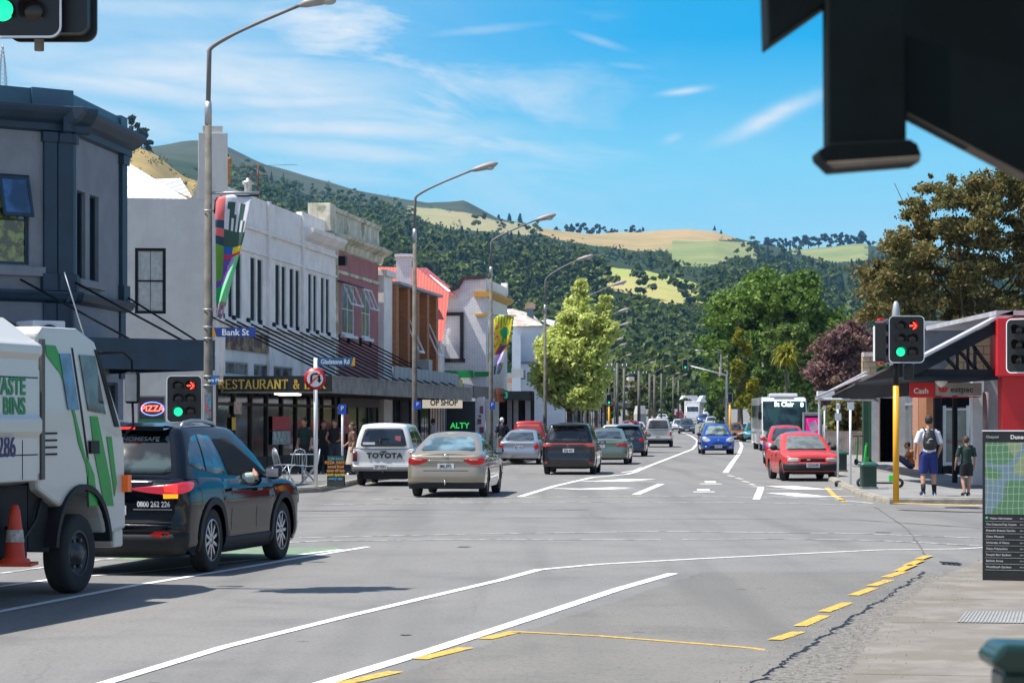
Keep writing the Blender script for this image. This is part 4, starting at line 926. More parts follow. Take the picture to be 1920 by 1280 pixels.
# ================= brick shop =================
p0 = (W(709, 0, 95.0).x, 95.0); p1 = (W(806, 0, 107.5).x, 107.5); A = Frame(p0, p1); MA = A.M(); LA = A.L
b4 = bld('brick_shop', 'orange brick shop with upright brick fins and open white casements')
zt4 = A.at(728, 534)[1]; x1_ = A.at(725, 0)[0]; ops = [(A.at(738, 0)[0], A.at(746, 0)[0], 4.3, 6.3), (A.at(752, 0)[0], A.at(762, 0)[0], 4.3, 6.3), (A.at(789, 0)[0], A.at(799, 0)[0], 4.3, 6.3), (A.at(775, 0)[0], A.at(783, 0)[0], 4.3, 6.3)]
mb = MB(); wall(mb, MA, x1_, LA, 2.9, zt4, ops, .2)
for px in (727, 749, 767, 786, 803): q = A.at(px, 0)[0]; mbox(mb, MA, q-.28, q+.28, -.42, -.002, 2.9, zt4)
mbox(mb, MA, x1_, LA, .25, 10, 0, zt4-.4); mb.build('wall', BRICKO, b4)
mb = MB(); mbox(mb, MA, 0, x1_, -.25, .4, 0, zt4+.25); mbox(mb, MA, -.1, x1_+.1, -.4, .5, zt4+.25, zt4+.5); mb.build('white_pilaster', OWHITE, b4, bevel=.01)
mb = MB(); mbox(mb, MA, x1_, LA+.2, -.6, .4, zt4+.005, zt4+.12); mb.build('gutter', mat('grey flashing', (.3, .34, .38), .5), b4)
for o in ops:
    window(b4, MA, o, WHITEP, DWIN, 1, 1, .05, .1)
for o in ops[1:3]:
    hgt = 1.9; Mx = MA @ Matrix.Translation((o[0], -.02, o[3])) @ Matrix.Rotation(R(-24), 4, 'X'); wd = o[1]-o[0]; s_ = MB()
    for bx in ((0, .09, -hgt, 0), (wd-.09, wd, -hgt, 0), (.09, wd-.09, -hgt, -hgt+.1), (.09, wd-.09, -.1, 0)): s_.box(bx[0], bx[1], -.06, 0, bx[2], bx[3], 0, Mx)
    s_.build('open_casement', WHITEP, b4)
mb = MB(); q = A.at(762, 0)[0]; mbox(mb, MA, q-.5, q+.4, -1.1, -.45, 3.55, 4.3); mb.build('air_conditioner', mat('grey cabinet', (.35, .37, .38), .5), b4, bevel=.02)
mb = MB(); mbox(mb, MA, 0, LA, .02, .05, .5, 2.9, 1); mbox(mb, MA, 0, LA, 0, .1, 0, .5)
for q in np.linspace(.06, LA-.06, 6): mbox(mb, MA, q-.06, q+.06, -.02, .12, 0, 2.9)
mb.build('shopfront', [SH, glass_mat('shop glass')], b4)
# house with red roof behind
b = bld('red_roof_house', 'house with red corrugated roof and white brick chimney behind the brick shop', 'house'); Yh = 112
mb = MB(); a_, b_, c_, d_ = W(690, 500, Yh+4), W(783, 503, Yh+4), W(845, 556, Yh+1), W(868, 620, Yh); base = W(690, 620, Yh-2)
mb.add([base, W(830, 640, Yh-2), W(842, 552, Yh+2), W(782, 502, Yh+4), W(690, 500, Yh+4)], [(0, 1, 2, 3, 4)]); mb.add([W(782, 502, Yh+4), W(842, 552, Yh+2), W(870, 560, Yh+9), W(800, 502, Yh+9)], [(0, 1, 2, 3)])
mb.build('roof', REDROOF, b); 
mb = MB(); mb.add([W(784, 516, Yh+6), W(806, 515, Yh+6), W(845, 545, Yh+4), W(828, 552, Yh+4)], [(0, 1, 2, 3)]); mb.build('roof_flashing', WHITEROOF, b)
mb = MB(); k = Yh/F; c0 = W(757.5, 480, Yh); mb.cbox((c0.x, Yh, c0.z-30*k), (28*k, 28*k, 66*k)); mb.cbox((c0.x, Yh, c0.z), (34*k, 34*k, 5*k)); mb.cbox((c0.x, Yh, c0.z-6*k), (31*k, 31*k, 3*k)); mb.build('chimney', BRICKW, b)
mb = MB().box(W(690, 0, Yh+3).x, W(830, 0, Yh+3).x, Yh-1, Yh+8, .1, W(0, 640, Yh).z); mb.build('wall', OWHITE, b)
# ================= white brick gable building =================
Y5 = 118.0; pc = (W(911, 0, Y5).x, Y5); A = Frame(pc, (W(951, 0, 127).x, 127)); S = Frame((W(690, 0, Y5+.75).x, Y5+.75), pc); MA, MS, LA, LS = A.M(), S.M(), A.L, S.L
b5 = bld('white_brick_building', 'white painted brick building with black edged curved gable and one sash window')
sp_ = lambda px, py: S.at(px, py)
wo = (sp_(826, 0)[0], sp_(863, 0)[0], sp_(840, 672)[1], sp_(840, 592)[1])
zb5 = sp_(840, 586)[1]
mb = MB(); wall(mb, MS, sp_(804, 0)[0], LS, 0, zb5, [wo], .12)
prof = [(817, 560), (831, 557), (838, 550), (843, 545), (852, 543), (860, 539), (865, 530), (869, 523), (909.5, 521)]
pl = [sp_(817, 586)] + [sp_(*p) for p in prof] + [(LS, sp_(911, 521)[1]), (LS, zb5)]
mb.prism([pl[0]] + pl[1:], 0, .35, 'y', 0, MS)
wall(mb, MA, 0, LA, 0, A.at(930, 545)[1], [(A.at(916, 0)[0], A.at(924, 0)[0], 4.6, 6.9)], .12); mbox(mb, MA, 0, LA, .3, 9, 0, 7.2)
mb.build('wall', BRICKW, b5)
mb = MB()
for a1, a2 in zip(prof[:-1], prof[1:]):
    p, q = Vector(sp_(*a1)), Vector(sp_(*a2)); d = (q-p).normalized(); n_ = Vector((-d.y, d.x))*.14
    mb.prism([p-d*.03-n_*.35, q+d*.03-n_*.35, q+d*.03+n_, p-d*.03+n_], -.12, .42, 'y', 0, MS)
p, q = sp_(817, 560), sp_(817, 586); mbox(mb, MS, p[0]-.1, p[0]+.06, -.12, .42, q[1], p[1]); mbox(mb, MS, q[0]-.5, q[0]+.2, -.12, .42, q[1]-.1, q[1]+.08)
mb.build('gable_coping', mat('dark brown coping', (.035, .03, .035), .6, col2=(.2, .07, .04), thr=.6), b5)
w5 = window(b5, MS, wo, WHITEP, glass_mat('curtained glass', (.25, .25, .25), .08, .3), 1, 2, .1, .03, .06, curtain=CURT)
mb = MB(); o = wo
for bx in ((o[0]-.18, o[0], o[2], o[3]+.18), (o[1], o[1]+.18, o[2], o[3]+.18), (o[0], o[1], o[3], o[3]+.18), (o[0]-.25, o[1]+.25, o[2]-.2, o[2])): mbox(mb, MS, bx[0], bx[1], -.09, -.002, bx[2], bx[3])
mb.build('window_surround', mat('black window surround', (.02, .02, .025), .5), b5)
OCH = mat('ochre trim paint', (.55, .30, .05), .6)
mb = MB(); z0, z1 = sp_(900, 557)[1], sp_(900, 547)[1]; mbox(mb, MS, sp_(890, 0)[0], LS+.25, -.2, 0, z0, z1); band(mb, MA, 0, LA+.3, [(-.001, z0), (-.2, z0+.1), (-.35, z1-.05), (-.35, z1+.05), (-.001, z1+.05)])
z0, z1 = sp_(900, 593)[1], sp_(900, 588)[1]; mbox(mb, MS, sp_(892, 0)[0], LS+.08, -.12, 0, z0, z1); mb.build('ochre_cornice', OCH, b5)
mb = MB(); mbox(mb, MA, 0, LA, .001, .3, A.at(930, 545)[1], A.at(930, 530)[1]); mbox(mb, MA, LA-.4, LA, -.05, .3, A.at(930, 545)[1], A.at(940, 526)[1]); mb.build('parapet', OWHITE, b5)
GRN = mat('bright green fascia', (.01, .28, .06), .4)
mb = MB(); z0, z1 = sp_(860, 708)[1], sp_(860, 695)[1]; mbox(mb, MS, sp_(820, 0)[0], sp_(889, 0)[0], -.3, -.25, z0, z1); mbox(mb, MS, sp_(891, 0)[0], LS+.3, -.3, -.25, z0+.06, z1-.05); mb.build('green_fascia', GRN, b5)
# ================= second verandah with sign boxes =================
v = empty('shop_verandah', (0, 0, 0), 0, 'low grey verandah carrying a red and a yellow sign box beyond the pink shop', 'verandah')
VA = Frame((W(800, 0, 92).x, 92), (W(952, 0, 116).x, 116)); MV = VA.M(); z0, z1 = VA.at(801, 740)[1], VA.at(801, 703)[1]
mb = MB(); mbox(mb, MV, 0, VA.L, 0, .08, z0+.05, z1-.3); mbox(mb, MV, 0, VA.L, .08, 3.2, z0+.1, z0+.2); mb.build('fascia', WEATH, v)
def vsign(px0, px1, m_, label, txt=None, tm=None, zz=(0, 0)):
    a, b = VA.at(px0, 0)[0], VA.at(px1, 0)[0]; mb = MB(); mbox(mb, MV, a, b, -.1, -.01, z0-.02+zz[0], z1-.05+zz[1]); o = mb.build('sign_box', m_, None); tag(o, label, 'sign', 'sign boxes on the second verandah')
    if txt: text(txt, 'lettering', .3, tm, o, MV @ Vector(((a+b)/2, -.115, (z0+z1)/2)), (R(90), 0, math.atan2(VA.d.y, VA.d.x)), .004, .006)
    return o
vsign(801, 836, mat('faded red sign', (.42, .06, .07), .6, var=.3, scale=3), 'faded red sign box at the near end of the second verandah', 'DEALS\nSHOES', mat('pale pink lettering', (.6, .35, .35), .6))
vsign(838, 863, mat('yellow green sign', (.33, .34, .05), .6, var=.2, scale=5), 'yellow green sign box beside the faded red one')
vsign(866, 882, mat('grey white sign', (.3, .31, .33), .6, var=.3, scale=6), 'small grey sign box right of the yellow green one', zz=(0, -.15))
vsign(884, 914, mat('brown grey sign', (.10, .09, .075), .6), 'brown grey sign box left of the third lamp post', zz=(0, -.2))
vsign(928, 942, mat('orange sign', (.5, .13, .04), .6, var=.4, scale=9), 'small orange sign right of the third lamp post', zz=(-.1, -.2))
# OP SHOP and ALTY
p = W(829.5, 755, 96); k = 96/F; mb = MB().cbox(p, (75*k, .16, 20*k)); o = mb.build('hanging_sign', lamp_mat('glowing cream sign face', (.62, .56, .46), .45), None, bevel=.01); tag(o, 'cream OP SHOP sign hanging under the verandah', 'sign')  # glow added so the sign reads bright in the verandah's shade
NAVT = mat('navy lettering', (.03, .03, .12), .5)
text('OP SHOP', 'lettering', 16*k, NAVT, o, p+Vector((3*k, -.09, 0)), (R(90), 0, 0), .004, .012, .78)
p = W(864, 800, 104); k = 104/F; mb = MB().box(p.x-27*k, p.x+27*k, 104, 104.2, 0.13, W(0, 752, 104).z); o = mb.build('shop_hoarding', mat('charcoal hoarding', (.03, .035, .04), .6), None); tag(o, 'charcoal hoarding with green ALTY lettering', 'sign')
text('ALTY', 'lettering', 15*k, lamp_mat('green lettering', (.03, .55, .12), .6), o, W(862, 798, 103.95), (R(90), 0, 0), .004, .006, 1.0)
mb = MB(); 
for i in range(9): q = W(795+i*5, 0, 103).x; mb.box(q, q+.03, 103, 103.1, .13, 3.2)
o = mb.build('security_grille', BLACK, None); tag(o, 'dark barred shop entrance beside the charcoal hoarding', 'grille')
p = W(900, 800, 105); k = 105/F; mb = MB().box(p.x-9*k, p.x+9*k, 105, 105.4, .13, W(0, 744, 105).z); o = mb.build('shop_pillar', WHITEP, None); tag(o, 'white pillar with pasted notices left of the third lamp post', 'pillar')
mb = MB()
for (x_, y_, w_, h_) in ((903, 768, 6, 14), (899, 790, 7, 10), (903, 806, 8, 12), (900, 780, 5, 4)): q = W(x_, y_, 104.98); mb.cbox(q, (w_*k, .02, h_*k))
mb.build('notice', mat('printed notice', (.25, .08, .14), .6, var=.6, scale=14), o)
# ================= white corner building with hip roof =================
Y6 = 139.; k = Y6/F
b6 = bld('hip_roof_building', 'pale two storey building with lichened hip roof and bay, half behind the street tree')
TILE = mat('lichened pale roof tiles', (.50, .45, .40), .9, var=.3, scale=3, col2=(.34, .27, .22), bump=.4)
x = lambda px, Y=Y6: W(px, 0, Y).x; z = lambda py, Y=Y6: W(0, py, Y).z
PALE = mat('pale blue white render', (.70, .74, .80), .8, var=.06, scale=1.5, streaks=.1)
mb = MB(); mb.box(x(962), x(1060), Y6, Y6+9, .13, z(612)); mb.box(x(960), x(976), Y6-3, Y6, .13, z(630)); mb.build('wall', PALE, b6)
mb = MB(); mb.add([Vector((x(956), Y6-.5, z(612))), Vector((x(1018), Y6-.5, z(611))), Vector((x(962), Y6+4, z(573))), Vector((x(950), Y6+4, z(573))), Vector((x(1042), Y6+9, z(618))), Vector((x(1000), Y6+9, z(575)))], [(0, 1, 2, 3), (1, 4, 5, 2)]); mb.build('roof', TILE, b6)
mb = MB(); mb.add([Vector((x(1015), Y6+1, z(600))), Vector((x(1060), Y6+1, z(622))), Vector((x(1070), Y6+6, z(600))), Vector((x(1030), Y6+6, z(590)))], [(0, 1, 2, 3)]); mb.build('rear_roof', WHITEROOF, b6)
mb = MB(); mb.cbox((x(995), Y6+3, z(592)), (13*k, .5, 46*k)); mb.build('chimney', mat('blue grey chimney paint', (.14, .22, .26), .7), b6)
mb = MB(); mb.cbox((x(995), Y6+3, z(570)), (19*k, .8, 9*k)); mb.cbox((x(995), Y6+3, z(564)), (13*k, .5, 4*k)); mb.build('chimney_cap', mat('buff brick', (.42, .30, .20), .9), b6)
mb = MB(); bay = [(x(969), Y6-.01), (x(971), Y6-1.6), (x(999), Y6-1.6), (x(1004), Y6-.01)]; mb.prism(bay, z(733), z(683)); 
mb.build('bay', PALE, b6)
mb = MB(); mb.prism([(x(968), Y6), (x(970), Y6-1.7), (x(1000), Y6-1.7), (x(1006), Y6)], z(683), z(679)); mb.build('bay_cap', mat('blue grey trim', (.2, .25, .33), .6), b6)
mb = MB()
for (a, b_, c_, d_) in ((975, 985, 695, 712), (988, 997, 700, 716), (1010, 1024, 640, 668)): mb.box(x(a), x(b_), Y6-1.63 if a < 1000 else Y6-.03, Y6-1.6 if a < 1000 else Y6, z(d_), z(c_))
mb.build('window', glass_mat('pale glass', (.2, .24, .3), .1), b6)
mb = MB(); mb.cbox((x(958), Y6-9, z(705)), (44*k, .1, 16*k)); mb.build('white_hoarding', WHITEP, b6)
mb = MB(); mb.cbox((x(944), Y6-10, z(700)), (30*k, .12, 10*k)); mb.build('green_sign', mat('dark green sign', (.015, .12, .05), .5), b6)
cv_ = MB(); Yc = 112; kc = Yc/F
cv_.box(W(944, 0, Yc).x, W(997, 0, Yc).x, Yc, Yc+.1, W(0, 750, Yc).z, W(0, 733, Yc).z); cv_.box(W(997, 0, Yc).x-.05, W(997, 0, Yc).x+.05, Yc, Yc+12, W(0, 750, Yc).z, W(0, 733, Yc).z); cv_.box(W(940, 0, Yc).x, W(997, 0, Yc).x, Yc+.1, Yc+12, W(0, 742, Yc).z, W(0, 739, Yc).z)
o = cv_.build('shop_awning', mat('black awning', (.012, .016, .018), .5), None); tag(o, 'black shop awning beside the street tree', 'awning')
text('3', 'lettering', .42, lamp_mat('green figure', (.02, .4, .2), .5), o, W(949, 741, Yc-.03), (R(90), 0, 0), .004)
mb = MB(); mb.box(W(935, 0, 113).x, W(1003, 0, 113).x, 116, 116.3, .13, 3.2, 0)
for (a, c_) in ((951, 960), (985, 995), (963, 972)): mb.box(W(a, 0, 115).x, W(c_, 0, 115).x, 115.7, 115.98, .13, 3.0, 1)
o = mb.build('shopfront', [DARKIN, mat('pale shop column', (.45, .46, .5), .7)], b6)
# plain shops farther along the left footpath, mostly behind the tree
FARC = [(.45, .42, .38), (.35, .2, .14), (.5, .5, .48), (.3, .32, .35), (.46, .36, .26)]
yy_ = 150
for i, (L_, h_) in enumerate([(12, 4.2), (11, 5), (14, 4), (13, 4.6), (16, 4.2), (15, 3.8), (18, 4.5)]):
    A = Frame((lk(yy_)-3.6, yy_), (lk(yy_+L_)-3.6, yy_+L_), gz(yy_)+.13); MA = A.M(); b = bld('small_shop', '%s single storey shop far along the left footpath, seen between the lamp posts' % ['cream', 'brown', 'white', 'grey', 'tan', 'buff', 'pale'][i], 'shop', 'small shops far up the left side')
    mb = MB(); wall(mb, MA, 0, A.L-.1, 0, h_, [(1, A.L-1.2, .5, 2.6)], .15); mbox(mb, MA, 0, A.L-.1, .25, 9, 0, h_-.2); mb.build('wall', mat('shop wall %d' % i, FARC[i % 5], .8, streaks=.3), b)
    window(b, MA, (1, A.L-1.2, .5, 2.6), SH, GLASS, 4, 1)
    mb = MB(); mbox(mb, MA, 0, A.L-.1, -2.6, -.01, 2.8, 3.1); mb.build('verandah', mat('far verandah %d' % (i % 3), [(.1, .1, .1), (.3, .05, .05), (.35, .35, .33)][i % 3], .7), b)
    yy_ += L_
# ================= bank and verandahs on the right =================
RED = mat('bank red panel', (.62, .012, .02), .45, var=.06); REDD = mat('deep red panel', (.48, .006, .012), .45, var=.06)
ROOFR = mat('light grey roof metal', (.42, .42, .44), .55, var=.15, scale=2); CHAR = mat('charcoal timber', (.012, .015, .020), .7, var=.3, spec=.2)
BRO = brick_mat('salmon brick', (.55, .25, .14), (.48, .2, .12), (.3, .22, .17)); TANB = brick_mat('tan block', (.40, .32, .20), (.36, .29, .19), (.12, .1, .08), .5, .2)
RGREY = mat('pale grey render', (.46, .46, .46), .8, streaks=.3)
bk = bld('bank', 'bank with big red corner panels, charcoal gable verandah and glass door on the right')
A = Frame((11.55, 58.5), (19.6, 125), .13, -1); MA = A.M()     # street wall
# street facing walls, piers of brick and render
ax_ = lambda px: A.at(px, 0)[0]
mb = MB(); mbox(mb, MA, ax_(1746), 62, .3, 3, 0, 3.3); mb.build('wall', RGREY, bk)
for (a, b) in ((1746, 1731), (1730, 1719), (1694, 1686), (1674, 1662), (1656, 1649)): mb = MB(); mbox(mb, MA, ax_(a), ax_(b), -.15, .31, 0, 3.1); mb.build('brick_pier', BRO if a != 1746 else mat('orange brown tile', (.35, .15, .07), .6), bk)
mb = MB(); mbox(mb, MA, ax_(1661), ax_(1657), -.2, .2, .6, 3.0); mb.build('red_banner', RED, bk)
for (a, b) in ((1718, 1695), (1685, 1675)): mb = MB(); mbox(mb, MA, ax_(a), ax_(b), .1, .14, .4, 3.0); wn = mb.build('window', glass_mat('street glass', (.06, .07, .075), .06, .5), bk); mb = MB(); [mbox(mb, MA, ax_(q)-.05, ax_(q)+.05, .02, .16, .4, 3.0) for q in (a, (a+b)/2, b)]; mbox(mb, MA, ax_(a), ax_(b), .03, .15, 2.2, 2.28); mb.build('window_frame', STEEL, wn)
# corner walls that face the crossing
Yd = 66.0; k = Yd/F; z = lambda py, Y=Yd: W(0, py, Y).z; x = lambda px, Y=Yd: W(px, 0, Y).x
Yd = 70.5; k = Yd/F; z = lambda py, Y=Yd: W(0, py, Y).z; x = lambda px, Y=Yd: W(px, 0, Y).x
mb = MB(); mb.box(x(1752), x(1764), Yd-.1, Yd+.2, .13, 3.1); mb.build('dark_post', CHAR, bk)
mb = MB(); mb.box(x(1764), x(1818), Yd+.15, Yd+.3, .13, 3.1); mb.build('entry_wall', RGREY, bk)
dr = MB(); 
for b_ in ((1768, 1774, 760, 880), (1812, 1818, 760, 880), (1774, 1812, 765, 769), (1774, 1812, 866, 872)): dr.box(x(b_[0]), x(b_[1]), Yd+.02, Yd+.14, z(b_[3]), z(b_[2]))
do = dr.build('door', WHITEP, bk)
p = MB().box(x(1774), x(1812), Yd+.06, Yd+.1, z(866), z(769)); p.build('pane', glass_mat('grey green door glass', (.16, .22, .22), .12, .15), do)
p = MB().box(x(1774), x(1812), Yd+.045, Yd+.058, z(830), z(824)); p.build('red_stripe', mat('pale red stripe', (.35, .15, .14), .6), do)
p = MB().box(x(1768), x(1818), Yd+.03, Yd+.12, z(763), z(745)); p.build('fanlight', DWIN, do)
p = MB().box(x(1768), x(1818), Yd-.02, Yd+.14, z(888), z(873)); p.build('vent_panel', CHAR, do)
mb = MB(); Yg = 58.5; g = lambda px, py: W(px, py, Yg)
mb.box(g(1816, 0).x, g(1824, 0).x, Yg+2, Yg+2.2, .13, 3.0); mb.build('dark_jamb', CHAR, bk)
mb = MB(); mb.box(g(1824, 0).x, g(1845, 0).x, Yg, Yg+.3, .13, 3.2); mb.build('corner_column', WHITEP, bk)
mb = MB(); mb.box(g(1845, 0).x, g(1990, 0).x, Yg+.2, Yg+.5, .13, 3.2); mb.build('side_wall', RGREY, bk)
mb = MB(); mb.tube([W(1848, 735, 57.4), W(1848, 920, 57.4)], .075, 10); mb.build('downpipe', mat('mottled down pipe', (.34, .24, .26), .5, var=.3, col2=(.2, .08, .1)), bk)
# red panels
Yr = 55.0; r_ = lambda px, py: W(px, py, Yr)
mb = MB(); mb.box(r_(1866, 0).x, r_(2100, 0).x, Yr-.25, Yr+.6, r_(0, 705).z, r_(0, 597).z); mb.build('red_upper_panel', RED, bk, bevel=.01)
mb = MB(); mb.box(r_(1879, 0).x, r_(2100, 0).x, Yr, Yr+.5, r_(0, 862).z, r_(0, 706).z); mb.build('red_lower_panel', REDD, bk)
mb = MB(); mb.box(r_(1879, 0).x, r_(2100, 0).x, Yr+.1, Yr+.4, .13, r_(0, 863).z); mb.build('panel_plinth', RGREY, bk)
# gable verandah: sloping roof slab, fascia, truss
def slope(mb, p, q, th, Y0, Y1, mi=0):
    """long sloping member between two photo points, thickness th px below it"""
    a, b = W(*p, Y0), W(*q, Y0); k = Y0/F
    mb.prism([(a.x, a.z), (b.x, b.z), (b.x, b.z-th*k), (a.x, a.z-th*k)], Y0, Y1, 'y', mi)
Yv = 55.2
mb = MB(); slope(mb, (1735, 664), (1868, 594), 5, Yv-.3, Yv+.5, 0); slope(mb, (1868, 592), (1900, 582), 10, Yv-.3, Yv+.5, 0); slope(mb, (1868, 582), (2050, 582), 9, Yv-.3, Yv+9, 0); mb.build('verandah_roof', ROOFR, bk)
mb = MB(); slope(mb, (1700, 690), (1866, 604), 22, Yv-.2, Yv, 0); slope(mb, (1700, 692), (1866, 692), 16, Yv-.15, Yv+.05, 0)
slope(mb, (1776, 668), (1800, 692), 7, Yv-.1, Yv+.1); slope(mb, (1800, 655), (1835, 692), 7, Yv-.1, Yv+.1); slope(mb, (1826, 644), (1860, 690), 8, Yv-.1, Yv+.1)
for px in (1795, 1815, 1828): mb.box(W(px-1.5, 0, Yv).x, W(px+1.5, 0, Yv).x, Yv-.1, Yv+.1, W(0, 694, Yv).z, W(0, 650, Yv).z)
mb.box(W(1696, 0, Yv).x, W(1868, 0, Yv).x, Yv-.2, Yv+8, W(0, 712, Yv).z, W(0, 706, Yv).z); mb.build('truss', CHAR, bk)
mb = MB(); mb.add([W(1770, 692, Yv+1.2), W(1868, 692, Yv+1.2), W(1868, 608, Yv+1.2), W(1850, 612, Yv+1.2)], [(0, 1, 2, 3)]); mb.build('gable_wall', TANB, bk)
mb = MB(); mb.box(W(1732, 0, 66).x, W(1830, 0, 66).x, 66, 72, W(0, 690, 66).z, W(0, 612, 66).z, 0); mb.box(W(1728, 0, 66).x, W(1822, 0, 66).x, 65.8, 72, W(0, 617, 66).z, W(0, 606, 66).z, 1); mb.box(W(1732, 0, 66).x, W(1815, 0, 66).x, 65.9, 72, W(0, 605.5, 66).z, W(0, 602, 66).z, 1); mb.build('upper_box', [mat('blue grey panel', (.12, .13, .15), .6), ROOFR], bk)
# second, lower verandah going away
v = empty('street_verandah', (0, 0, 0), 0, 'long charcoal verandah with pale metal edge running away beyond the bank', 'verandah')
Y0 = 60.; Y1 = 84.
mb = MB(); a = [W(1700, 672, Y0), W(1640, 702, Y0+6), W(1560, 742, Y1), W(1560, 750, Y1), W(1640, 746, Y0+8), W(1705, 742, Y0)]
mb.add(a + [p+Vector((.12, .0, 0)) for p in a], [(0, 1, 4, 5), (1, 2, 3, 4), (6, 7, 10, 11), (7, 8, 9, 10), (0, 1, 7, 6), (1, 2, 8, 7), (5, 4, 10, 11), (4, 3, 9, 10), (0, 5, 11, 6), (2, 3, 9, 8)]); mb.build('fascia', CHAR, v)
mb = MB(); mb.add([W(1556, 743, Y1), W(1625, 706, Y0+6), W(1690, 676, Y0), W(1760, 668, Y0+1), W(1700, 700, Y0+8), W(1600, 738, Y1+1)], [(0, 1, 4, 5), (1, 2, 3, 4)]); mb.build('roof', ROOFR, v)
mb = MB(); mb.tube([W(1530, 748, Y1), W(1640, 749, 72), W(1648, 752, 70)], .05, 6); mb.tube([W(1530, 744, Y1), W(1625, 703, Y0+6.5)], .035, 6); mb.tube([W(1545, 738, Y1), W(1625, 697, Y0+7.5)], .035, 6); mb.build('edge_trim', ROOFR, v)
mb = MB(); mb.box(W(1531, 0, 86).x, W(1562, 0, 86).x, 85.6, 86, W(0, 749, 86).z, W(0, 733, 86).z); mb.build('end_fascia', WHITEP, v)
mb = MB(); mb.box(W(1534, 0, 86).x, W(1537.5, 0, 86).x, 85.9, 86, .13, W(0, 749, 86).z); mb.build('post', WHITEP, v)
mb = MB(); mb.box(W(1618, 0, 80).x, W(1643, 0, 80).x, 80, 80.4, W(0, 745, 80).z, W(0, 668, 80).z, 0); mb.box(W(1619, 0, 80).x, W(1640, 0, 80).x, 79.9, 80.5, W(0, 668, 80).z, W(0, 660, 80).z, 1); mb.build('parapet_block', [TANB, TILE], v)
# red blade sign end behind the signal
mb = MB(); mb.cbox(W(1651, 640, 62), (.12, .5, 1.25), 0); mb.cbox(W(1644, 644, 62.3), (.14, .4, .95), 1); o = mb.build('blade_sign', [RED, WHITEP], None); tag(o, 'red edged blade sign seen end on, left of the right hand signal', 'sign')
# posts and shopfront line of the shop beyond
b = bld('corner_shop', 'shop with dark green posts and pale piers beyond the bank')
mb = MB(); Yw = 90
for (px0, px1, m_) in ((1619, 1628, mat('dark green post', (.015, .06, .03), .6)), (1628, 1634, mat('green timber', (.03, .10, .05), .6)), (1634, 1648, RGREY), (1648, 1656, BRO), (1656, 1661, REDD), (1661, 1676, BRO)):
    mb = MB(); mb.box(W(px0, 0, Yw).x, W(px1, 0, Yw).x, Yw, Yw+.4, .13, W(0, 746, Yw).z); mb.build('wall_panel', m_, b)
mb = MB(); mb.box(W(1650, 0, Yw).x, W(1960, 0, Yw).x, Yw, Yw+1.5, .13, 3.4); mb.build('wall', RGREY, b)
# cash machine sign and bank sign
Ys_ = 57; k = Ys_/F
mb = MB(); p = W(1729, 731, Ys_); mb.cbox(p, (47*k, .12, 27*k)); o = mb.build('cash_sign', RED, None, bevel=.006); tag(o, 'small red Cash sign under the bank verandah', 'sign', None)
text('Cash', 'lettering', 14*k, SIGNW, o, p+Vector((-3*k, -.07, -2*k)), (R(90), 0, 0), .003, .004)
mb = MB(); p = W(1796.5, 729.5, Ys_); mb.cbox(p, (87*k, .1, 24*k)); o = mb.build('bank_sign', mat('warm grey sign face', (.36, .34, .32), .5), None, bevel=.006); tag(o, 'grey bank sign with red W to the right of the red Cash sign', 'sign')
text('estpac', 'lettering', 15*k, mat('dark grey lettering', (.05, .04, .05), .5), o, p+Vector((6*k, -.06, -1*k)), (R(90), 0, 0), .003, .003, 1.12)
mb = MB(); wx = p.x-29*k; wz = p.z-1*k
for (a, b_, c_, d_) in ((-10, -4.5, -6, -1.5), (-3.2, 3.2, -2, 2), (4.5, 10, 1.5, 6)): mb.add([(wx+a*k, p.y-.056, wz+4.5*k), (wx+b_*k, p.y-.056, wz+4.5*k), (wx+d_*k, p.y-.056, wz-4.5*k), (wx+c_*k, p.y-.056, wz-4.5*k)], [(0, 1, 2, 3)])
mb.build('bank_logo', RED, o)
mb = MB(); mb.box(W(1706, 0, Ys_).x, W(1838, 0, Ys_).x, Ys_-.02, Ys_+.08, W(0, 745, Ys_).z, W(0, 743, Ys_).z); mb.build('red_edge', RED, o)
mb = MB(); q = W(1765, 716, 56.8); mb.lathe([(.001, .12), (.16, .1), (.16, .0), (.1, -.08), (.001, -.14)], 14, 'z', q); o = mb.build('security_camera', WHITEP, None); tag(o, 'white dome security camera above the bank sign', 'camera')
# fence and wall beyond, seen under the verandah
mb = MB(); Yf = 108
for i in range(26): px = 1543+i*3.2; mb.box(W(px, 0, Yf).x, W(px+2.7, 0, Yf).x, Yf, Yf+.06, .13, 1.25)
mb.box(W(1543, 0, Yf).x, W(1626, 0, Yf).x, Yf+.06, Yf+.12, .4, .5); o = mb.build('timber_fence', mat('grey paling', (.34, .33, .30), .85, var=.3), None); tag(o, 'low grey paling fence seen between the thin sign poles', 'fence')
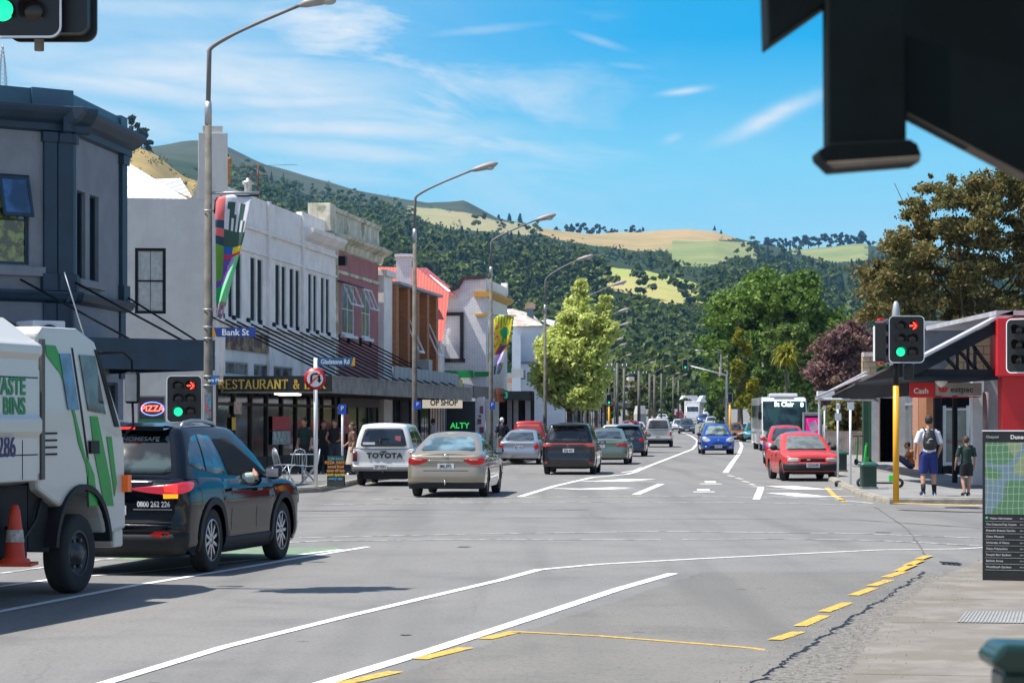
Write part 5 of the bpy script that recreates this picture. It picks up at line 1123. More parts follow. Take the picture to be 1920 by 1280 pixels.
# ================= open timber shelter over the camera =================
sh = empty('timber_shelter', (0, 0, 0), 0, 'near black green timber bracket, post end and brace of a shelter at top right', 'shelter')
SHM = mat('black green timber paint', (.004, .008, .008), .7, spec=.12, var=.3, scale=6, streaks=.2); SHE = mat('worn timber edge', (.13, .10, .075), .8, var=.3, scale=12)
Yt = 2.95; t_ = lambda px, py, Y=Yt: W(px, py, Y)
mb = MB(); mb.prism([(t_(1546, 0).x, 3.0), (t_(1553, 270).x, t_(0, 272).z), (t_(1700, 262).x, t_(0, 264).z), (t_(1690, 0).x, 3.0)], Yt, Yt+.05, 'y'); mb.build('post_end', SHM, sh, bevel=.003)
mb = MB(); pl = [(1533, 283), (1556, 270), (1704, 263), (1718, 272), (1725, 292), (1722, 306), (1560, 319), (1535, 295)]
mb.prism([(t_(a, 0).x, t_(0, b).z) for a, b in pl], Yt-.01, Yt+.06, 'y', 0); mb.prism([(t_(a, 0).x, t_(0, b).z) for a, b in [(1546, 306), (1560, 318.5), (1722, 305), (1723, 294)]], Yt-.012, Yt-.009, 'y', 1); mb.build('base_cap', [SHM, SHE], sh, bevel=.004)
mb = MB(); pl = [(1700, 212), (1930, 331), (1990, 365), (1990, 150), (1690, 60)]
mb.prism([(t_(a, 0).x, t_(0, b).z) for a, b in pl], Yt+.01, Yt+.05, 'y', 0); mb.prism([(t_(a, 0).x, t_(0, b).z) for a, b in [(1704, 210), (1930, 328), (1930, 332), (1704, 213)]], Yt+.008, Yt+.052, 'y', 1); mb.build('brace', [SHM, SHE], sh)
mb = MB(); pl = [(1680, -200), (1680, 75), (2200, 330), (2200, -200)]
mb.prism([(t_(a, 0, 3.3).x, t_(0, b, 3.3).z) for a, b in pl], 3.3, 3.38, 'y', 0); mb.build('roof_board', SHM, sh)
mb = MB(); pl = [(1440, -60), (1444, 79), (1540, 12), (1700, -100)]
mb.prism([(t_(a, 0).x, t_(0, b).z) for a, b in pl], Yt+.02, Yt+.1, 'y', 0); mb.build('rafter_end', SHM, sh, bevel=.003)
# green handrail end
mb = MB(); Yq = 2.9; q_ = lambda px, py: W(px, py, Yq)
mb.prism([(q_(1857, 0).x, q_(0, 1236).z), (q_(1866, 0).x, q_(0, 1250).z), (q_(1884, 0).x, q_(0, 1262).z), (q_(1990, 0).x, q_(0, 1268).z), (q_(1990, 0).x, q_(0, 1212).z), (q_(1880, 0).x, q_(0, 1208).z), (q_(1872, 0).x, q_(0, 1222).z)], Yq, Yq+.1, 'y')
mb.box(q_(1884, 0).x, q_(1990, 0).x, Yq+.01, Yq+.09, .05, q_(0, 1262).z+.002); o = mb.build('bench_back', mat('dark green gloss paint', (.008, .03, .022), .25), None, bevel=.008); tag(o, 'dark green seat end out of focus at the bottom right corner', 'bench')
# ================= map sign =================
Ym = 25.; s_ = F/Ym; m0, m1 = W(1842, 1087, Ym), W(1985, 1087, Ym-.25); fr = Frame((m0.x, m0.y), (m1.x, m1.y), .05, 1); MM = fr.M(); H_ = 1.62; Wm = fr.L
ms = empty('map_sign', (0, 0, 0), 0, 'freestanding black map board of the town on the near footpath at the right edge', 'sign')
mb = MB(); mbox(mb, MM, 0, Wm, 0, .16, 0, H_); mb.build('panel', mat('satin black panel', (.012, .013, .015), .35), ms, bevel=.006)
mb = MB(); mbox(mb, MM, -.006, Wm+.006, -.006, .165, H_, H_+.012); mb.build('top_edge', WHITEP, ms)
mm = bpy.data.materials.new('printed town map'); mm.use_nodes = True; t = NT(mm.node_tree); b = t.n['Principled BSDF']; vv = t.n.new('ShaderNodeTexCoord').outputs['Object']; sp_n = t.node('SeparateXYZ', {}, Vector=vv)
nz = t.noise(vv, 2.2, 2, .5); cc = t.mix(t.sstep(nz, .46, .5), (.22, .29, .16), (.07, .20, .10)); nb = t.noise(vv, 1.3, 1, .5); cc = t.mix(t.sstep(t.math('ABSOLUTE', t.math('SUBTRACT', nb, .5)), .02, .008), cc, (.13, .22, .28))
for ax, per in ((0, .055), (2, .075)):
    w_ = t.math('PINGPONG', t.math('ADD', sp_n.outputs[ax], t.math('MULTIPLY', nz, .1)), per/2); cc = t.mix(t.math('MULTIPLY', t.sstep(w_, .006, .002), .6), cc, (.42, .42, .30))
t.put(b.inputs['Base Color'], cc); b.inputs['Roughness'].default_value = .4
mb = MB(); mbox(mb, MM, .03, Wm-.03, -.004, .0, .72, 1.5); mb.build('town_map', mm, ms)
angM = math.atan2(fr.d.y, fr.d.x); LET = mat('pale grey lettering', (.5, .5, .5), .5)
def mt(s, x_, z_, size, m_=LET, al='LEFT', bold=0): text(s, 'lettering', size, m_, ms, MM @ Vector((x_, -.006, z_)), (R(90), 0, angM), .001, bold, 1, al)
mt('Otepoti', .04, 1.56, .042); mt('Dunedin', .30, 1.557, .062, SIGNW, bold=.001)
mb = MB(); mb.lathe([(.001, -.006), (.017, -.006), (.017, 0)], 14, 'y', (.05, 0, .675), 0, True, MM); mb.build('green_dot', mat('green dot', (.02, .35, .15), .5), ms)
for i, s in enumerate(['Visitor Information', 'The Octagon/City Centre', 'Dunedin Botanic Garden', 'Otago Museum', 'University of Otago', 'Otago Polytechnic', 'Forsyth Barr Stadium', 'Baldwin Street', 'Woodhaugh Gardens']):
    z_ = .675-i*.066; mt(s, .08 if i == 0 else .04, z_, .031, bold=.0006); mt('400 m', .40, z_, .02)
    mb = MB(); mbox(mb, MM, .03, Wm-.03, -.004, 0, z_-.034, z_-.0315); mb.build('rule_line', LET, ms)
# service cover with ribs on the near footpath
mb = MB(); a, b_, c_, d_ = G(1795, 1166, .055), G(1965, 1168, .055), G(1965, 1145, .055), G(1812, 1145, .055); n_ = 24
mb.add([a, b_, c_, d_], [(0, 1, 2, 3)], 0)
for i in range(n_):
    f0, f1 = i/n_, (i+.5)/n_; mb.add([a.lerp(b_, f0)+Vector((0, 0, .004)), a.lerp(b_, f1)+Vector((0, 0, .004)), d_.lerp(c_, f1)+Vector((0, 0, .004)), d_.lerp(c_, f0)+Vector((0, 0, .004))], [(0, 1, 2, 3)], 1)
o = mb.build('tactile_paving', [mat('pale grey tile', (.19, .19, .185), .8), mat('tile rib', (.27, .27, .265), .8)], None); tag(o, kind='structure')
for i, px in enumerate((1768, 1778, 1787, 1796)):
    mb = MB(); p = G(px, 1057+i*.6); mb.cbox((p.x, p.y, .022), (.045, .28, .01)); o = mb.build('drain_slot', BLACK, None); tag(o, kind='structure')
# ================= traffic signals =================
GRNL = lamp_mat('green signal light', (.01, .85, .36), .8); REDL = lamp_mat('red signal light', (1, .06, .03), 1.8); REDB = lamp_mat('red glow', (.9, .01, .01), 1.2)
OFFL = mat('unlit lens', (.02, .012, .01), .2); HOUS = mat('signal housing', (.008, .009, .01), .4, var=.2); YEL = mat('yellow pole paint', (.75, .36, .01), .45, var=.06, streaks=.1); WB = mat('white signal border', (.75, .76, .78), .4)
def rrect(w_, h_, r, n=6):
    P = []
    for cx, cz, a0 in ((w_/2-r, h_/2-r, 0), (-w_/2+r, h_/2-r, 90), (-w_/2+r, -h_/2+r, 180), (w_/2-r, -h_/2+r, 270)):
        for i in range(n+1): t = R(a0+90*i/n); P.append((cx+r*math.cos(t), cz+r*math.sin(t)))
    return P
def signal_head(par, M, cols=2, lit=None, arrow_=False, scale=1.0, name='signal_head'):
    """facing -y in M: white edged backboard, lenses in columns, visors"""
    k = scale; w_, h_ = (.74 if cols == 2 else .5)*k, .98*k; mb = MB()
    mb.prism(rrect(w_, h_, .1*k), 0, .04*k, 'y', 0, M); mb.prism(rrect(w_-.08*k, h_-.08*k, .08*k), .045*k, .24*k, 'y', 0, M)
    hd = mb.build(name, HOUS, par)
    mb = MB(); o_, i_ = rrect(w_, h_, .1*k), rrect(w_-.036*k, h_-.036*k, .085*k); n = len(o_)
    for a in range(n):
        b = (a+1) % n; mb.add([M @ Vector((q[0], -.004*k, q[1])) for q in (o_[a], o_[b], i_[b], i_[a])], [(0, 1, 2, 3)])
    mb.build('white_border', WB, hd)
    for ci in range(cols):
        cx = (ci-.5)*.25*k if cols == 2 else 0
        for ri in range(3):
            cz = (.28-ri*.27)*k; on = (ci, ri) in (lit or {}); m_ = (lit or {}).get((ci, ri), OFFL)
            mb = MB(); mb.lathe([(.001, -.012*k), (.06*k, -.01*k), (.092*k, -.002*k)], 20, 'y', (cx, 0, cz), 0, True, M)
            if m_ == 'arrow':
                mb.build('lens', OFFL, hd); mb = MB(); A_ = MB()
                for pl in ([(-.07, .014), (.01, .014), (.01, -.014), (-.07, -.014)], [(-.005, .075), (.022, .075), (.082, 0), (.05, 0)], [(-.005, -.075), (.022, -.075), (.082, 0), (.05, 0)]): A_.prism([(cx+a*k, cz+b*k) for a, b in pl], -.022*k, -.014*k, 'y', 0, M)
                A_.build('red_arrow', REDL, hd); r2 = MB(); 
                ring = [M @ Vector((cx+.088*k*math.cos(t_), -.016*k, cz+.088*k*math.sin(t_))) for t_ in np.linspace(-.9, .9, 10)]; r2.tube(ring, .006*k, 4); r2.build('red_rim', REDB, hd)
            else: mb.build('lens', m_, hd)
            vb = MB(); N_ = 14; ph = [R(-35+250*i/N_) for i in range(N_+1)]; ln = .17*k
            for i in range(N_):
                a, b = ph[i], ph[i+1]; la, lb = (ln*(.45+.55*max(0, math.sin(q))) for q in (a, b)); r = .105*k
                vb.add([M @ Vector(q) for q in ((cx+r*math.cos(a), 0, cz+r*math.sin(a)), (cx+r*math.cos(b), 0, cz+r*math.sin(b)), (cx+r*math.cos(b), -lb, cz+r*math.sin(b)), (cx+r*math.cos(a), -la, cz+r*math.sin(a)))], [(0, 1, 2, 3)], 0, True)
            vb.build('visor', HOUS, hd)
    return hd
def Msig(p, rz=0): return Matrix.Translation(p) @ Matrix.Rotation(rz, 4, 'Z')
ARR = {(0, 2): GRNL, (1, 0): 'arrow'}
p = G(1680, 941, .13); ts = empty('traffic_signal', p, 0, 'traffic signal on a yellow pole with red arrow and green light, right hand corner', 'traffic signal')
mb = MB().tube([(0, 0, 0), (0, 0, 2.35)], .062, 14); mb.build('yellow_pole', YEL, ts)
mb = MB().tube([(0, 0, 2.351), (0, 0, 3.0)], .058, 12); mb.build('pole_top', BLACK, ts)
mb = MB().lathe([(.085, 3.0), (.085, 3.78), (.06, 4.0), (.03, 4.05), (.001, 4.06)], 14); mb.build('finial', STEEL, ts)
q = W(1700, 636, p.y-.25) - p; signal_head(ts, Msig(q), 2, ARR, scale=.97)
q2 = W(1664, 640, p.y+.3)-p; signal_head(ts, Msig(q2, R(75)), 2, {}, scale=.92)
mb = MB(); mb.cbox(((q.x)/2, -.08, 3.05), (abs(q.x)+.1, .05, .05)); mb.cbox(((q.x)/2, -.08, 3.7), (abs(q.x)+.1, .05, .05)); mb.build('bracket', BLACK, ts)
q3 = W(1703, 698, p.y+.6)-p; mb = MB(); mb.cbox(q3, (.2, .2, .34)); mb.build('pedestrian_lamp', HOUS, ts, bevel=.02)
p = Vector((W(345, 0, 45.5).x+.02, 45.5, .125)); ts = empty('traffic_signal', p, 0, 'traffic signal with red arrow and green light behind the black car on the left', 'traffic signal')
mb = MB().tube([(0, 0, 0), (0, 0, 1.15)], .06, 12); mb.build('yellow_pole', YEL, ts)
signal_head(ts, Msig(W(345.5, 748, 45.2)-p), 2, ARR, scale=.95)
# overhead mast signals at the top left corner
Yo = 23.5; base = Vector((-9.2, 24.2, .125)); ts = empty('mast_signal', base, 0, 'overhead mast arm signal with green light at the top left corner', 'traffic signal')
q = W(33, -38, Yo)-base; mb = MB().tube([(0, 0, 0), (0, 0, 5.2), (.6, 0, 6.6), (2.0, -.2, 6.95), tuple(W(74, 0, Yo+.2).xy-base.xy)+(7.02,)], [.12, .1, .08, .06, .05], 12); mb.build('mast_arm', STEEL, ts)
signal_head(ts, Msig(q), 2, {(0, 2): GRNL}, scale=1.22)
q2 = W(100, -30, Yo+.5)-base; signal_head(ts, Msig(q2, R(180)), 2, {}, scale=1.25)
q3 = W(73.5, 72, Yo+.2)-base; mb = MB().tube([q3+Vector((0, 0, -.13)), Vector((q3.x, q3.y, 7.06))], .05, 10); mb.build('hanger_pipe', POLEC, ts)
# second corner signal cut by the right frame edge
Yx = 33.; base = Vector((W(1945, 0, Yx).x, Yx, .05)); ts = empty('traffic_signal', base, 0, 'black traffic signal seen side on before the red panel at the right edge', 'traffic signal')
mb = MB().tube([(0, 0, 0), (0, 0, 3.4)], .06, 10); mb.build('yellow_pole', YEL, ts)
signal_head(ts, Msig(W(1922, 648, Yx)-base, R(-38)), 2, {}, scale=.8)
# ================= lamp posts =================
def lamp_post(px, Y, toppx, headpx, headpy, label, r0=.105, banner=None):
    base = Vector((W(px, 0, Y).x, Y, gz(Y)+.13)); r_ = empty('street_lamp', base, 0, label, 'street lamp', 'lamp posts along the left kerb')
    zt = W(0, toppx, Y).z-base.z; h = W(headpx, headpy, Y)-base
    mb = MB().tube([(0, 0, 0), (0, 0, 1.2), (0, 0, zt)], [r0, r0*.93, r0*.6], 10); mb.build('concrete_post', POLEC, r_)
    mb = MB().tube([(0, 0, zt-.3), (0, 0, zt-.02), (0, 0, zt), (0, 0, zt+.15)], [r0*.66, r0*.68, r0*.68, .06], 12, 0); mb.build('collar', STEEL, r_)
    P0, P1, P2, P3 = Vector((0, 0, zt+.1)), Vector((.02, 0, h.z-1.0-.0)), Vector((.12*h.x, 0, h.z-.55)), Vector((h.x-.12, 0, h.z-.04))
    top = [Vector((0, 0, zt+.1)), Vector((.02, 0, zt+(h.z-zt)*.55))] + [Vector((0, 0, 0))]*0
    a, b = top[-1], P3; c1 = Vector((.05, 0, h.z-.75))
    path = top + [a*(1-t)**2 + c1*2*t*(1-t) + b*t*t for t in np.linspace(.12, 1, 10)]
    mb = MB().tube(path, [.048]*2+[.042]*4+[.034]*6, 8); mb.build('curved_arm', mat('weathered grey arm', (.16, .15, .145), .6), r_)
    d = Vector((1, 0, .28)).normalized(); n_ = Vector((-d.z, 0, d.x)); c_ = b; mb = MB()
    prof = [(0, .03), (.15, .07), (.45, .1), (.75, .09), (.9, .03)]
    mb.tube([c_ + d*(s-.05) for s, _ in prof], [r*1.15 for _, r in prof], 10, flat=.9); mb.build('lamp_head', mat('lamp head grey', (.3, .27, .25), .5), r_)
    lb = MB().ball(c_+d*.55-n_*.08, .1, 10, 0, (1.5, 1, .7)); lb.build('lamp_bowl', mat('lamp bowl', (.4, .38, .34), .2), r_)
    return r_, base, zt
def blade(par, x0, x1, z0, z1, txt, size, M=None, colr=(.01, .06, .28), y=-.12, tipleft=True, sx=1):
    mb = MB(); mb.box(x0, x1, y-.02, y, z0, z1); o = mb.build('street_name_sign', mat('street sign blue %s' % str(colr), colr, .4, var=.05), par)
    tw = (z1-z0)*.45; t_ = MB()
    if tipleft: t_.add([(x0, y-.024, z0), (x0+tw, y-.024, z0), (x0+tw*.35, y-.024, z1), (x0, y-.024, z1)], [(0, 1, 2, 3)])
    else: t_.add([(x1-tw, y-.024, z0), (x1, y-.024, z0), (x1, y-.024, z1), (x1-tw*.4, y-.024, z1)], [(0, 1, 2, 3)])
    t_.build('orange_tip', mat('orange sign tip', (.6, .28, .02), .5), o)
    text(txt, 'lettering', size, mat('reflective white', (.75, .78, .8), .4), o, ((x0+x1)/2+(tw*.3 if tipleft else -tw*.3), y-.025, (z0+z1)/2-.005), (R(90), 0, 0), .002, .003, sx)
    return o
L1, b1_, z1_ = lamp_post(390.5, 44.9, 205, 575, 6, 'nearest tall lamp post with the Bank St blade, in front of the pale end wall', .105)
s1 = F/44.9; lx = lambda px: (px-390.5)/s1; lz = lambda py: W(0, py, 44.9).z-b1_.z
blade(L1, lx(400), lx(481), lz(632), lz(614.5), 'Bank St', .175, colr=(.008, .045, .25))
blade(L1, lx(398), lx(418), lz(721), lz(704), 'ern Mot', .09, colr=(.02, .13, .35), tipleft=False)
mb = MB(); 
for py in (613, 634, 705, 722, 395, 580): mb.lathe([(.10, -.012), (.108, -.012), (.108, .012), (.10, .012)], 14, 'z', (0, 0, lz(py)))
mb.build('steel_band', STEEL, L1)
st = MB(); st.cbox((lx(391), -.112, lz(760)), (.13, .01, .5)); st.build('sticker', mat('torn stickers', (.05, .25, .3), .6, var=.8, scale=16, col2=(.4, .08, .1), thr=.5), L1)
L2, b2_, z2_ = lamp_post(777.5, 74.4, 438, 893, 317, 'second tall lamp post, standing before the brick shop')
L3, b3_, z3_ = lamp_post(920.5, 92.9, 507, 1010, 411, 'third lamp post, with the yellow banner')
L4, b4_, z4_ = lamp_post(1022, 115, 577, 1087, 486, 'fourth lamp post, left of the pale green street tree')
for (px, hy, Y, dx) in [(1098, 530, 138, 55), (1118, 580, 171, 45), (1128, 606, 196, 38), (1135, 634, 228, 22), (1142, 644, 248, 22), (1152, 664, 285, 22), (1198, 677, 320, 22), (1228, 684, 345, 20), (1250, 697, 385, 18), (1264, 700, 410, 18)]:
    lamp_post(px, Y, hy+60*138/Y, px+dx, hy+3, 'far lamp post in the receding row left of the road', .095)
def rlamp(px, Y, hpx, hpy):
    base = Vector((W(px, 0, Y).x, Y, gz(Y)+.13)); r_ = empty('street_lamp', base, 0, 'lamp post on the right of the far road, arm reaching left', 'street lamp', 'right hand lamp posts'); h = W(hpx, hpy, Y)-base
    MB().tube([(0, 0, 0), (0, 0, h.z-.5)], [.14, .1], 8).build('concrete_post', POLEC, r_); MB().tube([(0, 0, h.z-.6), (-.1, 0, h.z-.2), (h.x+.2, 0, h.z)], .045, 6).build('curved_arm', STEEL, r_)
    MB().tube([(h.x+.3, 0, h.z), (h.x-.1, 0, h.z), (h.x-.5, 0, h.z+.02)], [.05, .13, .05], 8).build('lamp_head', STEEL, r_)
rlamp(1352, 300, 1310, 657); rlamp(1364, 290, 1343, 656) 
# power poles
def pole(px, Y, top, r, m_, label, arms=0, name='power_pole', group='power poles'):
    base = Vector((W(px, 0, Y).x, Y, gz(Y)+.1)); r_ = empty(name, base, 0, label, 'pole', group); h = W(0, top, Y).z-base.z
    MB().tube([(0, 0, 0), (0, 0, h)], [r, r*.7], 8).build('shaft', m_, r_)
    for i in range(arms):
        MB().cbox((0, 0, h-.3-.7*i), (1.9, .1, .12)).build('crossarm', m_, r_)
        for q in (-.8, -.45, .45, .8): MB().lathe([(.04, 0), (.05, .1), (.02, .16)], 6, 'z', (q, 0, h-.24-.7*i)).build('insulator', WHITEP, r_)
WOODP = mat('weathered pole timber', (.20, .17, .14), .9, var=.2, streaks=.3)
for (px, Y, top, r, a) in [(1157, 190, 680, .16, 1), (1170, 210, 690, .16, 0), (1198, 240, 695, .2, 1), (1218, 255, 700, .17, 0), (1227, 270, 702, .17, 0), (1240, 300, 700, .15, 0), (1272, 350, 712, .17, 0), (1262, 330, 706, .14, 0)]:
    pole(px, Y, top, r, POLEC, 'pale concrete pole left of the far road', a, group='left far poles')
for (px, Y, top, r, a) in [(1350, 320, 680, .2, 0), (1386, 232, 663, .2, 0), (1431, 195, 652, .16, 0)]:
    pole(px, Y, top, r, WOODP, 'brown timber pole in front of the big green tree', a, group='right timber poles')
# far mid-street signals
def far_signal(px, py, Y, ph, lit, label, arm=None):
    base = Vector((W(px if arm is None else arm[0], 0, Y).x, Y, gz(Y)+.13)); ts = empty('traffic_signal', base, 0, label, 'traffic signal', 'signals at the next crossing'); q = W(px, py, Y)-base; k = ph*Y/F
    signal_head(ts, Msig(q), 1, lit, scale=k/.98)
    if arm: MB().tube([(0, 0, 0), (0, 0, W(0, arm[1], Y).z-base.z), (q.x, .1, q.z-.02)], [.1, .08, .04], 8).build('mast_arm', STEEL, ts)
    else: MB().tube([(0, 0.1, 0), (0, .1, max(.5, q.z-.4*k-.01))], .07, 8).build('yellow_pole', YEL, ts)
far_signal(1285, 683, 150, 20, {(0, 2): GRNL}, 'hanging signal with green light on an arm over the far road', (1362, 703))
far_signal(1142, 749, 150, 20, {(0, 2): GRNL}, 'small green signal on the left beyond the street tree')
far_signal(1369, 746, 140, 18, {}, 'unlit dark signal on a yellow pole at right of the far road')
far_signal(1362, 754, 150, 18, {}, 'unlit dark signal nearest the brown timber pole')
# ================= signs =================
p = G(593, 927, .13) if False else Vector((W(592, 0, 56.8).x, 56.8, .13)); s = F/56.8; r_ = empty('no_u_turn_sign', p, 0, 'white post with round no U-turn sign and Gladstone Rd blade', 'sign'); zz = lambda py: W(0, py, 56.8).z-.13
MB().tube([(0, 0, 0), (0, 0, zz(671))], .05, 12).build('white_post', WHITEP, r_)
mb = MB(); cz = zz(710); rr_ = 20.5/s
mb.lathe([(.001, -.075), (rr_, -.075), (rr_, -.06)], 32, 'y', (-.01, 0, cz)); dc = mb.build('sign_disc', mat('sign red', (.45, .01, .02), .45), r_)
MB().lathe([(.001, -.079), (rr_*.74, -.079)], 32, 'y', (-.01, 0, cz)).build('white_field', SIGNW, dc)
u_ = [Vector((-.105, -.083, cz-.12)), Vector((-.105, -.083, cz+.04))] + [Vector((-.105+.1-.1*math.cos(t), -.083, cz+.04+.09*math.sin(t))) for t in np.linspace(.3, math.pi, 8)] + [Vector((.095, -.083, cz-.02))]
MB().tube(u_, .028, 6, flat=1).build('u_turn_arrow', BLACK, dc); MB().add([(.035, -.085, cz-.02), (.155, -.085, cz-.02), (.095, -.085, cz-.11)], [(0, 1, 2)]).build('arrow_head', BLACK, dc)
MB().tube([(-.16, -.1, cz-.15), (.14, -.1, cz+.15)], .019, 6).build('red_slash', MATS['sign red'], dc)
blade(r_, 4/s, 74/s, zz(686), zz(670), 'Gladstone Rd', .165, colr=(.01, .10, .22), y=-.055, tipleft=False, sx=.78)
def parking(px, py, Y, w_, h_, label, pole_=True, basez=None):
    base = Vector((W(px, 0, Y).x, Y, .13)); r_ = empty('parking_sign', base, 0, label, 'sign', 'blue parking signs'); k = Y/F; z_ = W(0, py, Y).z-.13
    MB().cbox((0, -.07, z_), (w_*k, .02, h_*k)).build('sign_plate', mat('parking blue', (.01, .08, .5), .45), r_)
    text('P', 'lettering', h_*k*.6, SIGNW, r_, (0, -.083, z_+.08*h_*k), (R(90), 0, 0), .002, .003)
    if pole_: MB().tube([(0, 0, 0), (0, 0, z_+h_*k*.5)], .03, 8).build('post', WHITEP, r_)
    else: MB().cbox((0, -.03, z_), (.1, .08, .05)).build('clamp', STEEL, r_)
parking(642, 767, 61, 15, 19, 'blue parking sign on its own white post left of the white pickup')
parking(783, 759, 73.9, 14, 16, 'blue parking sign fixed to the second lamp post', False); parking(923, 760, 92.4, 10, 15, 'blue parking sign fixed to the third lamp post', False)
def thin_sign(px, py0, Y, top, plates, label):
    base = Vector((W(px, 0, Y).x, Y, .13)); r_ = empty('pole_sign', base, 0, label, 'sign', 'thin sign poles on the right footpath'); k = Y/F
    MB().tube([(0, 0, 0), (0, 0, W(0, top, Y).z-.13)], .032, 10).build('post', WHITEP, r_)
    for (c_, w_, h_) in plates: MB().cbox((0, -.05, W(0, c_, Y).z-.13), (w_*k, .02, h_*k)).build('sign_plate', mat('back of sign plate', (.5, .55, .6), .5), r_)
thin_sign(1594.5, 908, 59, 754, [(761, 12, 15)], 'thin white sign pole nearest the green bin'); thin_sign(1571, 895, 66, 756, [(762, 8, 10), (781, 12, 14)], 'thin white sign pole with two plates left of its twin')
thin_sign(1546, 860, 95, 760, [(765, 5, 10)], 'far thin pole beside the pink advertising panel')
# ================= bins, kiosk, bollard =================
BING = mat('dark green bin', (.008, .035, .022), .45, var=.2)
def bin_(px, py, w_, h_, label):
    p = G(px, py, .13); s = F/p.y; r_ = empty('litter_bin', p, 0, label, 'bin', 'green litter bins'); a, b = w_/s/2, h_/s
    MB().prism([(x_*.86, y_*.86) for x_, y_ in rrect(2*a, 2*a, a*.25, 3)], .03, b*.82).build('bin_body', BING, r_, bevel=.01)
    mb = MB(); o = [rrect(2*a*f, 2*a*f, a*.3, 4) for f in (.9, 1.06, 1.06, .7, .05)]; zz_ = [b*.8, b*.82, b*.88, b*.97, b]
    for i in range(4):
        n = len(o[0]); mb.add([(q[0], q[1], zz_[i+j]) for j in (0, 1) for q in o[i+j]], [(t, (t+1) % n, n+(t+1) % n, n+t) for t in range(n)], 0, i > 1)
    mb.build('lid', mat('bin lid green', (.02, .10, .07), .4), r_); MB().prism(rrect(2*a*.98, 2*a*.98, a*.2, 3), 0, .05).build('plinth', mat('bin plinth', (.2, .2, .2), .8), r_)
bin_(1628, 916, 33, 52, 'dark green litter bin nearest the yellow signal pole'); bin_(1575, 884, 27, 40, 'dark green litter bin behind the thin sign poles')
p = G(1572, 912, .0); o = MB().lathe([(.09, 0), (.1, .05), (.1, .12), (.05, .16), (.001, .16)], 12, 'z', p).build('kerb_stub', BLACK, None); tag(o, 'short black stub at the kerb beside the old red car', 'bollard')
Yk = 90; k = Yk/F; c_ = W(1524, 0, Yk).x; r_ = empty('advertising_kiosk', (c_, Yk, .13), 0, 'pink advertising panel in a grey frame beside the bus', 'kiosk'); zk = lambda py: W(0, py, Yk).z-.13
mb = MB(); mb.box(-18*k, 18*k, 0, .25, .1, zk(773)); mb.build('frame', mat('grey kiosk frame', (.25, .25, .25), .45), r_, bevel=.02)
mb = MB(); mb.box(-15*k, 15*k, -.02, 0, zk(835), zk(779)); mb.build('poster_case', BLACK, r_)
mb = MB(); mb.box(-13.5*k, 13.5*k, -.03, -.021, zk(822), zk(783)); po = mb.build('poster', lamp_mat('glowing magenta poster', (.75, .01, .28), .45), r_)  # glow added to lift the poster colour out of the shade
mb = MB(); c2 = Vector((0, -.034, zk(798))); mb.add([c2+Vector((a*k, 0, b*k)) for a, b in ((-10, 4), (5, 11), (11, -6), (-2, -14))], [(0, 1, 2, 3)]); mb.build('pale_tag', mat('pale pink paper', (.7, .45, .55), .5), po)
for i in range(3): MB().tube([c2+Vector((-7*k+10*k*math.cos(t)*(.5+.25*i), -.004, 3*k+10*k*math.sin(t)*(.5+.25*i))) for t in np.linspace(.6, 2.4, 7)], .012, 4).build('arc_mark', MATS['glowing magenta poster'], po)
# ================= banners =================
def banner(par, x0, ztop, zbot, wt, wb, cols, barw, label, seed=1, y=-.02):
    """cloth hung from a bar, blown so it twists narrower toward the foot; printed pattern belongs to the cloth"""
    rnd = random.Random(seed); n, m = 34, 14; mb = MB(); vs = []
    for j in range(n+1):
        t = j/n; wd = wt*(1-t)**.8 + wb*t; z_ = ztop + (zbot-ztop)*t
        for i in range(m+1):
            u_ = i/m; vs.append((x0+wd*u_, y-.10*math.sin(u_*6+t*5)*(.3+t)-.05*math.sin(t*9), z_ + .06*math.sin(t*7+u_*3) + .12*wt*u_*t))
    for j in range(n):
        for i in range(m): mb.add([vs[j*(m+1)+i], vs[j*(m+1)+i+1], vs[(j+1)*(m+1)+i+1], vs[(j+1)*(m+1)+i]], [(0, 1, 2, 3)], cols(i/m, j/n, rnd), True)
    return mb
BC = [mat('banner %s' % n_, c_, .7, var=.1) for n_, c_ in (('white', (.6, .6, .66)), ('dark green', (.03, .08, .06)), ('coral', (.6, .12, .12)), ('navy', (.01, .05, .10)), ('purple', (.16, .06, .32)), ('lilac', (.42, .24, .6)), ('green', (.02, .34, .12)), ('mint', (.15, .55, .25)), ('blue', (.01, .10, .42)), ('yellow', (.75, .55, .01)), ('red', (.6, .02, .05)), ('teal', (.0, .16, .18)), ('leaf', (.12, .30, .03)))]
def c1(u_, t, r):
    if u_ < .22 and t < .62: return [2, 2, 2, 3, 2, 3, 12, 12, 12, 12][int(t*16) % 10]
    if t < .05: return 0
    if t < .16: return 1 if abs(u_-.35-t) < .1 or abs(u_-.75) < .09 else 0
    if t < .24: return 0 if (int(u_*14) % 2 and u_ > .4) else (0 if u_ < .4 else 1)
    if t < .38: return 1 if u_ > .3-(t-.2)*.5 else (0 if t < .3 else 1)
    if t < .42: return 8 if u_ < .6 else 9
    if t < .47: return 10
    if t < .68: return 4 if u_ < .35+(.62-t)*1.6 else 5 if u_ < .62+(.62-t) else 7
    if t < .86: return 6 if u_ < .35 else 7
    return [6, 0, 7, 11, 10, 8, 2][r.randrange(7)]
mb = banner(L1, lx(405), lz(371), lz(603), 68/s1, 8/s1, c1, 0, '', 3); o = mb.build('festival_banner', BC, None); o.location = b1_; tag(o, 'multicoloured festival banner twisting below the bar of the nearest lamp post', 'banner')
s_ = o.modifiers.new('solid', 'SOLIDIFY'); s_.thickness = .004
